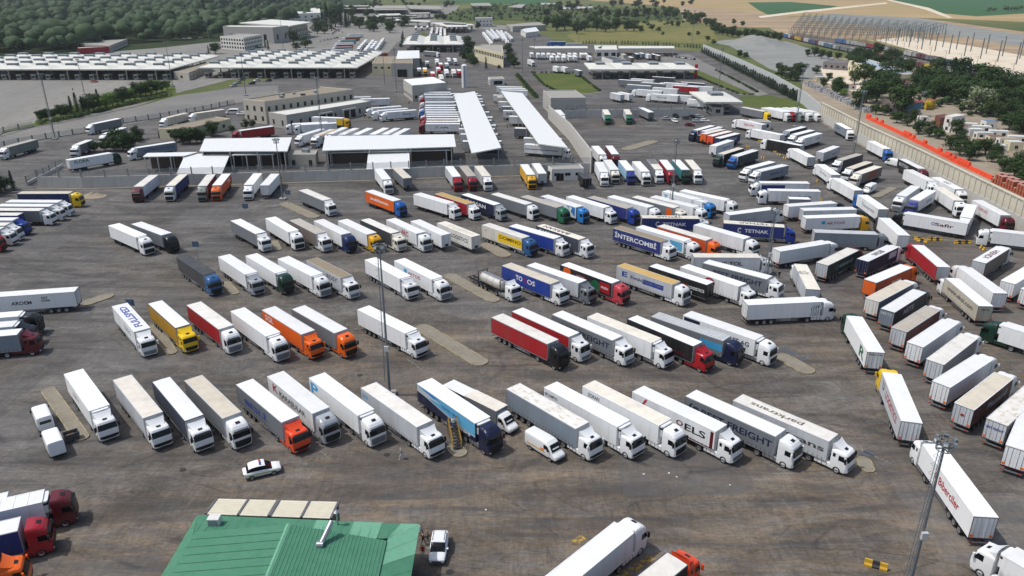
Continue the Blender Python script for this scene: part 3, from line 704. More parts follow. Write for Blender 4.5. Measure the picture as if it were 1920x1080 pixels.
(-118.85,266.87,-132.17,'white','bluegrey','white','B',1,{'tx': [('GÖKDENİZ',0.15,0.95,0.4,0.85,'steelblue')]}),
(-139.31,328.7,-105.24,'white','tan','tan','B',2),
(-126.7,338.12,-129.8,'white','tan','cream','B',2),
(-93.44,297.74,-135.57,'crimson','red','white','A',1),
]),
('group behind the inspection sheds',0,[
(-73.97,306.28,197.0,'white','white','white','A',1),
(-72.54,291.56,-112.0,'white','white','white','B',1),
(-70.07,304.74,197.0,'white','white','white','A',1),
(-68.44,290.64,-103.0,'white','white','white','A',1),
(-67.06,290.92,-108.0,'white','beige','yellowtan','C',1),
(-82.81,318.71,-12.0,'gold','white','white','A',1,{'tx': [('#',0.8,1.0,0.0,1.0,'yellow')]}),
(-64.58,294.74,-103.0,'white','white','white','A',1),
(-59.93,293.26,-103.0,'white','white','white','A',1),
(-68.7,375.95,188.0,'white','white','white','A',2),
(-54.62,293.24,-103.0,'white','white','white','A',1),
(-58.88,371.02,190.0,'white','white','white','A',2,{'tx': [('Ozel',0.3,0.5,0.4,0.7,'rosered')]}),
(-48.62,293.63,-103.0,'white','white','white','A',1),
(-50.18,347.53,207.0,'white','white','white','A',2),
(-44.22,293.41,-103.0,'slate','white','white','A',1),
(-46.45,340.78,207.0,'white','white','white','A',2),
(-42.2,336.84,207.0,'white','white','white','B',2,{'tx': [('Thema',0.5,0.8,0.4,0.7,'steelblue')]}),
(-40.14,292.56,-103.0,'white','white','white','A',1),
]),
('row backed under first canopy',1,[
(-20.74,302.86,180.0,'darkred','white','white','A',1,{'tx': [('APS',0.42,0.66,0.42,0.66,'darkgrey'),('O',0.3,0.36,0.42,0.68,'black')]}),
(-21.08,308.15,180.0,'crimson','white','white','B',1),
(-21.43,313.62,180.0,'rosered','gold','white','C',1),
(-22.21,319.74,180.0,'crimson','white','white','A',1),
(-22.76,325.13,180.0,'white','white','white','B',1),
(-23.72,330.7,180.0,'darkblue','white','white','C',2),
(-24.54,336.7,180.0,'azure','white','white','A',2),
(-25.36,342.65,180.0,'white','white','white','B',2),
(-25.82,349.33,180.0,'darkred','white','white','C',2),
(-26.94,359.12,180.0,'white','white','white','A',2),
(-28.51,374.97,180.0,'crimson','white','white','B',2),
(-30.13,384.54,180.0,'white','white','white','C',2),
(-31.14,391.85,180.0,'white','white','white','A',2),
(-31.98,402.97,180.0,'white','white','white','B',2),
]),
('rears beyond the first canopy',1,[
(-3.96,268.33,180.0,None,'white','white','A',1),
(-5.52,281.38,180.0,None,'white','white','A',1),
(-6.78,291.73,180.0,None,'white','white','A',1),
(-6.59,299.7,180.0,None,'white','white','A',1),
(-8.52,310.7,180.0,None,'white','white','A',1),
(-8.32,318.08,180.0,None,'white','white','A',1),
(-10.05,331.13,180.0,None,'white','white','A',2),
(-12.71,350.09,180.0,None,'white','white','A',2),
(-13.72,360.49,180.0,None,'white','white','A',2),
(-14.24,368.76,180.0,None,'white','white','A',2),
(-15.34,380.26,180.0,None,'white','white','A',2),
(-17.22,386.76,180.0,None,'white','white','A',2),
]),
('row nosed under second canopy',1,[
(4.41,263.39,-20.0,'white','white','white','B',1,{'tx': [('#',0.02,0.9,0.45,0.55,'steelblue')]}),
(4.08,274.24,-8.0,None,'white','white','A',1),
(0.92,293.65,-8.0,None,'grey','white','A',1),
(-1.34,320.34,-8.0,None,'white','white','A',1),
(-4.04,334.83,-8.0,None,'white','white','A',2,{'tx': [('3S',0.1,0.3,0.4,0.8,'darkgrey')]}),
(-4.6,346.53,-8.0,None,'bluegrey','white','A',2),
(-6.3,360.46,-8.0,None,'white','white','A',2),
(-7.45,375.48,-8.0,None,'cream','white','A',2),
(-9.41,381.83,-8.0,None,'offwhite','white','A',2),
(-5.74,400.34,-8.0,None,'white','white','A',2),
(-6.8,406.43,-8.0,None,'white','white','A',2),
(-8.4,413.06,-8.0,None,'white','white','A',2),
]),
('central lorry lot',0,[
(-59.92,503.61,-82.0,'greygreen','white','white','A',2,{'L': 8.5}),
(-56.41,504.82,-82.0,'gold','yellow','white','A',2,{'L': 11}),
(-59.35,546.99,-82.0,'greygreen','white','white','A',2,{'L': 8.5}),
(-69.17,623.41,-40.0,'white','grey','white','A',2),
(-49.38,482.85,-82.0,'red','red','white','A',2,{'L': 11}),
(-54.05,561.95,-82.0,'white','white','white','A',2,{'L': 11}),
(-48.16,507.64,-82.0,'rosered','white','white','A',2,{'L': 11}),
(-49.09,535.04,-82.0,'red','red','white','A',2,{'L': 11}),
(-42.89,467.54,-82.0,'white','cream','cream','A',2,{'L': 11}),
(-42.14,496.28,-82.0,'white','white','white','A',2,{'L': 11}),
(-45.06,535.01,-82.0,'bluegrey','grey','white','A',2,{'L': 11}),
(-46.36,569.02,-82.0,'white','grey','white','A',2,{'L': 11}),
(-37.58,496.25,-82.0,'white','cream','cream','A',2,{'L': 11}),
(-41.62,565.39,-82.0,'white','green','white','A',2,{'L': 11}),
(-34.15,496.23,-82.0,'red','rosered','white','A',2,{'L': 11}),
]),
('far left lorry lanes',0,[
(-126.79,617.89,196.0,'white','white','white','A',2),
(-130.04,639.81,196.0,'white','white','white','A',2),
(-133.94,663.29,196.0,'white','grey','white','A',2),
(-138.27,688.51,196.0,'white','red','white','A',2),
(-142.03,711.92,196.0,'white','white','white','A',2),
(-145.22,738.91,196.0,'white','teal','white','A',2),
(-148.78,776.67,196.0,'white','rust','tan','A',2),
(-153.64,823.3,196.0,'white','white','white','A',2),
(-128.34,669.01,-83.82,'white','white','white','A',2),
(-130.96,693.22,-83.82,'white','white','white','A',2),
(-133.58,717.44,-83.82,'white','cream','cream','A',2),
(-136.2,741.65,-83.82,'white','white','white','A',2),
(-120.25,655.04,-83.92,'white','white','white','A',2),
(-122.49,676.06,-83.92,'white','white','white','A',2),
(-124.73,697.07,-83.92,'white','grey','white','A',2),
(-126.96,718.09,-83.92,'white','white','white','A',2),
(-98.29,586.25,215.0,'crimson','red','white','A',2),
(-119.16,678.92,-84.37,'white','white','white','A',2),
(-129.2,739.1,-83.92,'white','white','white','A',2),
(-121.32,700.82,-84.37,'white','white','white','A',2),
(-111.46,646.8,-85.42,'white','white','white','A',2),
(-123.48,722.72,-84.37,'white','white','white','A',2),
(-113.02,666.36,-85.42,'white','white','white','A',2),
(-116.49,695.79,-84.16,'white','white','white','A',2),
(-95.56,607.21,190.0,'crimson','red','red','A',2),
(-118.79,718.34,-84.16,'white','cream','cream','A',2),
(-121.1,740.88,-84.16,'white','white','white','A',2),
(-123.4,763.42,-84.16,'white','cream','cream','A',2),
]),
('far lanes by the customs sheds',0,[
(-114.81,955.36,-85.0,'white','white','white','A',2),
(-107.27,948.78,-85.0,'white','white','white','A',2),
(-101.84,961.77,-85.0,'white','white','white','A',2),
(-83.6,816.85,-85.27,'white','white','white','A',2),
(-85.44,839.07,-85.27,'crimson','red','white','A',2),
(-87.28,861.28,-85.27,'white','white','white','A',2),
(-89.12,883.5,-85.27,'crimson','red','white','A',2),
(-90.96,905.71,-85.27,'white','white','white','A',2),
(-92.79,927.93,-85.27,'crimson','red','white','A',2),
(-78.32,821.11,-85.52,'white','darkred','white','A',2),
(-80.0,842.54,-85.52,'crimson','red','white','A',2),
(-81.68,863.96,-85.52,'white','darkred','white','A',2),
(-83.36,885.39,-85.52,'crimson','red','white','A',2),
(-85.03,906.82,-85.52,'white','darkred','white','A',2),
(-86.71,928.25,-85.52,'crimson','red','white','A',2),
(-73.33,812.48,-85.29,'white','white','white','A',2),
(-75.22,835.47,-85.29,'white','white','white','A',2),
(-77.11,858.46,-85.29,'white','white','white','A',2),
(-79.01,881.44,-85.29,'white','white','white','A',2),
(-80.9,904.43,-85.29,'white','white','white','A',2),
(-82.8,927.42,-85.29,'white','white','white','A',2),
(-78.57,927.36,-85.14,'white','white','white','A',2),
(-76.61,904.38,-85.14,'white','cream','cream','A',2),
(-74.66,881.39,-85.14,'white','white','white','A',2),
(-72.7,858.4,-85.14,'white','cream','cream','A',2),
(-70.74,835.42,-85.14,'white','white','white','A',2),
(-68.79,812.43,-85.14,'white','cream','cream','A',2),
(-74.58,938.79,-85.0,'white','white','white','A',2),
(-69.98,954.79,-85.0,'white','white','white','A',2),
(-62.88,935.5,-85.0,'white','white','white','A',2),
(-57.91,948.15,-85.0,'white','white','white','A',2),
(-51.1,929.12,-85.0,'white','white','white','A',2),
(-31.05,849.85,-84.89,'white','white','white','A',2),
(-29.23,829.48,-84.89,'white','white','white','A',2),
(-27.41,809.1,-84.89,'white','white','white','A',2),
(-25.59,788.73,-84.89,'white','white','white','A',2),
(-28.23,883.16,-84.58,'white','white','white','A',2),
(-23.77,768.36,-84.89,'white','white','white','A',2),
(-26.34,863.24,-84.58,'white','white','white','A',2),
(-21.95,747.98,-84.89,'white','white','white','A',2),
(-24.45,843.31,-84.58,'white','white','white','A',2),
(-20.13,727.61,-84.89,'white','white','white','A',2),
(-22.56,823.39,-84.58,'white','white','white','A',2),
(-24.09,899.54,-85.41,'white','white','white','A',2),
(-20.67,803.47,-84.58,'white','white','white','A',2),
(-22.32,877.42,-85.41,'white','white','white','A',2),
(-20.54,855.31,-85.41,'white','white','white','A',2),
(-18.78,783.55,-84.58,'white','white','white','A',2),
(-18.77,833.19,-85.41,'white','white','white','A',2),
(-16.99,811.08,-85.41,'white','white','white','A',2),
(-17.29,882.33,-85.54,'white','white','white','A',2),
(-15.21,788.96,-85.41,'white','white','white','A',2),
(-15.63,860.99,-85.54,'white','white','white','A',2),
(-13.96,839.65,-85.54,'white','white','white','A',2),
(-12.3,818.3,-85.54,'white','white','white','A',2),
(-12.78,877.11,-86.93,'white','white','white','A',2),
(-11.69,856.81,-86.93,'white','white','white','A',2),
(-10.64,796.96,-85.54,'white','white','white','A',2),
(-10.6,836.5,-86.93,'white','white','white','A',2),
(-9.51,816.2,-86.93,'white','white','white','A',2),
(-8.97,775.62,-85.54,'white','white','white','A',2),
(-8.43,795.89,-86.93,'white','white','white','A',2),
(-7.34,775.59,-86.93,'white','white','white','A',2),
(-7.49,853.66,-85.35,'white','white','white','A',2),
(-6.25,755.29,-86.93,'white','white','white','A',2),
(-5.16,734.98,-86.93,'white','white','white','A',2),
(-5.63,830.73,-85.35,'white','white','white','A',2),
(-3.76,807.81,-85.35,'white','white','white','A',2),
(-1.9,784.88,-85.35,'white','white','white','A',2),
]),
('trailer park beside the lawn',0,[
(11.54,556.85,-75.0,'white','white','white','A',2,{'L': 9}),
(14.41,612.46,-88.0,None,'offwhite','white','A',2),
(19.25,608.3,-88.0,None,'white','white','A',2),
(23.04,608.27,-88.0,None,'white','white','A',2),
(27.21,608.24,-88.0,None,'white','white','A',2),
(28.36,584.59,-88.0,None,'offwhite','white','A',2),
(30.8,604.14,-88.0,None,'offwhite','white','A',2),
(27.46,514.83,-75.0,None,'white','white','A',2,{'L': 9}),
(32.74,584.55,-88.0,None,'offwhite','white','A',2),
(47.5,718.25,182.0,'azure','azure','white','A',2),
(35.18,608.17,-88.0,None,'white','white','A',2),
(37.12,584.52,-88.0,None,'offwhite','white','A',2),
(38.46,600.06,-88.0,None,'white','white','A',2),
(32.45,511.82,-75.0,None,'white','white','A',2,{'L': 9}),
(43.14,608.11,-88.0,None,'offwhite','white','A',2),
(41.76,588.29,-88.0,None,'offwhite','white','A',2),
(61.08,701.2,182.0,None,'lightgrey','white','A',2),
(45.43,588.26,-88.0,None,'white','white','A',2),
(47.31,608.07,-88.0,None,'white','white','A',2),
(39.78,494.63,-75.0,None,'grey','white','A',2,{'L': 9}),
(52.24,608.03,-88.0,None,'offwhite','white','A',2),
(55.27,608.01,-88.0,None,'offwhite','white','A',2),
(56.07,588.18,-88.0,None,'white','white','A',2),
(83.31,601.89,-85.0,None,'tangrey','tan','A',2,{'L': 10}),
(85.23,578.56,-85.0,None,'brownish','white','A',2,{'L': 10}),
(93.71,605.87,-85.0,None,'navy','white','A',2,{'L': 10}),
(98.14,609.96,-85.0,None,'bluegrey','white','A',2,{'L': 10}),
(101.74,601.74,-85.0,None,'white','white','A',2,{'L': 10}),
(105.88,601.71,-85.0,None,'black','white','A',2,{'L': 10}),
(107.48,593.72,-85.0,None,'brownish','white','A',2,{'L': 10}),
]),
('lanes beyond fuel canopy',0,[
(49.92,390.53,-62.0,None,'lightgrey','white','A',2,{'L': 9}),
(53.9,392.71,-62.0,None,'white','white','A',2,{'L': 10}),
(72.07,436.81,150.0,None,'grey','white','A',2),
(73.82,415.32,150.0,None,'bluegrey','white','A',2),
(79.82,441.31,150.0,None,'white','white','A',2),
(76.18,395.75,150.0,'white','white','white','A',2),
(82.75,423.62,150.0,None,'grey','white','A',2),
(93.45,450.59,150.0,None,'darkgrey','white','A',2),
(81.11,379.54,150.0,'white','white','white','A',2,{'tx': [('VOLKER',0.2,0.6,0.4,0.7,'grey')]}),
(85.79,403.3,150.0,None,'white','white','A',2),
(95.03,423.54,150.0,'white','white','white','A',2),
(89.37,377.78,150.0,'white','white','white','A',2),
(98.14,411.13,150.0,None,'red','white','A',2),
(104.77,425.62,150.0,None,'slate','white','A',2),
(105.83,411.08,150.0,None,'white','white','A',2),
(94.22,360.34,140.0,None,'white','white','A',2),
]),
('far transit lot',0,[
(64.95,1836.43,-62.0,'white','white','white','A',2),
(73.96,1851.46,-77.0,'white','red','white','A',2),
(79.44,1836.53,-71.0,'white','white','white','A',2),
(88.38,1858.27,-71.0,'white','red','white','A',2),
(95.2,1836.14,-71.0,'white','white','white','A',2),
(89.58,1554.01,-68.0,'white','white','white','A',2),
(99.09,1641.77,-71.0,'white','grey','white','A',2),
(98.55,1564.54,-74.0,'white','white','white','A',2),
(103.73,1629.88,-65.0,'white','blue2','white','A',2),
(112.21,1641.78,-80.0,'white','grey','white','A',2),
(106.21,1554.09,-80.0,'white','grey','white','A',2),
(115.92,1618.66,-74.0,'white','blue2','white','A',2),
(116.97,1574.86,-77.0,'white','white','white','A',2),
(122.06,1629.63,-68.0,'white','grey','white','A',2),
(127.26,1606.98,-68.0,'white','blue2','white','A',2),
(127.15,1585.29,-74.0,'white','white','white','A',2),
(136.05,1629.33,-68.0,'white','red','white','A',2),
(135.84,1595.6,-65.0,'white','white','white','A',2),
(143.69,1606.48,-65.0,'white','grey','white','A',2),
(153.29,1617.74,-71.0,'white','white','white','A',2),
]),
]
CARS = [
('van', -65.07, 90.67, 129.2, 'white', 'white panel van with dark rear window beside the long kerbed island'),
('van', -60.25, 84.71, 129.2, 'white', 'white panel van with plain rear doors next to the dumpster'),
('van', 4.21, 83.81, -47.9, 'white', 'white delivery van with yellow side stripe in the nearest row'),
('police', -31.26, 79.23, 23.9, 'white', 'white patrol car with green and yellow stripe crossing the open asphalt'),
('suv', -7.94, 65.33, -91, 'white', 'white sport utility car parked beside the green roofed building'),
('van', 102.74, 213.51, -133.5, 'white', 'white panel van parked near the small kerbed island by the barriers'),
('van', 125.13, 246.89, 110.7, 'white', 'white panel van standing at the nose of the black trailer'),
('car', 67.07, 334.09, -5, 'silver', 'silver car leftmost of the cars by the gate wall'),
('car', 69.52, 328.66, -80, 'white', 'white car in front of the black car by the gate'),
('car', 72.44, 341.21, -80, 'black', 'black car against the gate wall'),
('car', 76.08, 336.06, -10, 'darkgrey', 'dark grey car between white car and black saloon by the gate'),
('car', 79.4, 338.59, -12, 'black', 'black saloon in the gate car cluster'),
('car', 82.16, 339.61, -12, 'silver', 'silver saloon nearest the gate canopy'),
('car', 79.24, 328.62, -10, 'silver', 'silver hatchback in front of the saloon by the gate'),
('car', 82.43, 329.57, -12, 'white', 'white car rightmost of the cars by the gate'),
('car', 73.83, 319.2, -8, 'darkred', 'dark red car alone in front of the gate cars'),
('minibus', -126.91, 349.13, 185, 'white', 'white minibus beside the two storey office'),
('car', -122.17, 346.77, 185, 'white', 'white car at the corner of the two storey office'),
('car', -130.33, 342.83, 190, 'silver', 'silver car by the shrub behind the low wall'),
('car', -158.68, 443.74, -125, 'silver', 'silver car front of the line before the hipped canopy'),
('car', -160.59, 457.08, -125, 'silver', 'silver car second in the line before the hipped canopy'),
('car', -162.9, 471.2, -125, 'darkgrey', 'dark grey car third in the line before the hipped canopy'),
('car', -151.37, 453.84, -125, 'black', 'black car heading the second line before the hipped canopy'),
('car', -152.81, 467.77, -125, 'white', 'white car second in the second line before the hipped canopy'),
('car', -145.49, 466.3, -125, 'black', 'black car beside the canopy column'),
('car', -144.83, 478.46, -125, 'darkgrey', 'dark car half under the hipped canopy'),
('car', -328.02, 797.97, 0, 'white', 'leftmost white car parked along the forest edge'),
('car', -325.66, 804.67, 0, 'white', 'middle white car parked along the forest edge'),
('car', -318.19, 814.19, 0, 'white', 'rightmost white car parked along the forest edge'),
('car', -247.07, 461.77, 0, 'red', 'red car in front of the left hipped canopy'),
]
PEOPLE = [
(-14.31, 82.39, 0.0, 200, 'bluegrey', 'lightgrey', 'person in grey top and white cap walking in front of the nearest row'),
(16.12, 133.67, 0.0, -60, 'hivis', 'hivis', 'person in yellow high visibility clothing beside the red truck'),
(54.95, 146.14, 0.0, -90, 'black', 'black', 'person in black standing between trucks at the middle right'),
(-10.09, 67.74, 0.0, -60, 'lightgrey', 'slate', 'person in pale top at the corner of the green roofed building'),
(-9.31, 67.05, 0.0, 180, 'brownish', 'darkgrey', 'person in brown top near the white sport utility car'),
(-9.76, 66.37, 0.0, 0, 'black', 'darkgrey', 'person in black behind the one in red by the building'),
(-9.56, 64.47, 0.0, -100, 'red', 'lightgrey', 'person in red top beside the green roofed building'),
(-50.49, 377.92, 0.0, -90, 'black', 'black', 'person in dark clothes walking behind the row of white trailers'),
(-240.66, 425.99, 0.0, -90, 'black', 'black', 'person in dark clothes on the pale apron by the mast'),
(-2.15, 315.17, 0.0, -90, 'rust', 'darkgrey', 'person between the two long canopies'),
]
BARRIERS = [(38.2, 63.02, -25), (95.95, 170.49, -35), (95.99, 169.31, -35), (98.93, 170.48, 0), (100.09, 170.28, 0), (104.1, 168.12, 0), (105.65, 168.12, 0), (107.21, 164.05, 80), (99.2, 186.33, 90), (100.25, 194.52, -10), (92.5, 226.04, 70), (85.52, 204.23, 80), (92.84, 292.1, 125), (93.37, 286.56, 125), (93.2, 279.96, 125), (93.06, 273.46, 125), (93.22, 268.39, 125), (93.03, 263.49, 125), (93.27, 257.97, 125), (85.93, 258.62, 125), (86.06, 276.79, 125), (-65.09, 338.38, 10), (-63.12, 337.1, 10), (-56.49, 330.85, 10), (-55.45, 329.63, 10)]
FARCARS = [(-235.9, 1113.2, -196.2, 1140.3, 14, 'left of the far canopies'), (-235.7, 1014.8, -190.6, 894.9, 8, 'beside the pines'), (-246.3, 1466.7, -199.2, 1513.6, 14, 'by the farthest canopies'), (-189.2, 1513.4, -131.3, 1537.3, 14, 'right of the farthest canopies'), (-51.2, 1298.7, 0.4, 1417.4, 10, 'beyond the scrub'), (-195.0, 861.0, -210.8, 992.5, 7, 'by the terminal road'), (118.7, 628.9, 136.6, 594.9, 10, 'at the exit yard'), (78.5, 611.8, 123.0, 628.8, 9, 'behind the exit lanes'), (-228.4, 815.0, -218.1, 861.3, 8, 'in front of the terminal'), (-185.9, 772.8, -178.2, 814.4, 6, 'along the lorry lanes')]
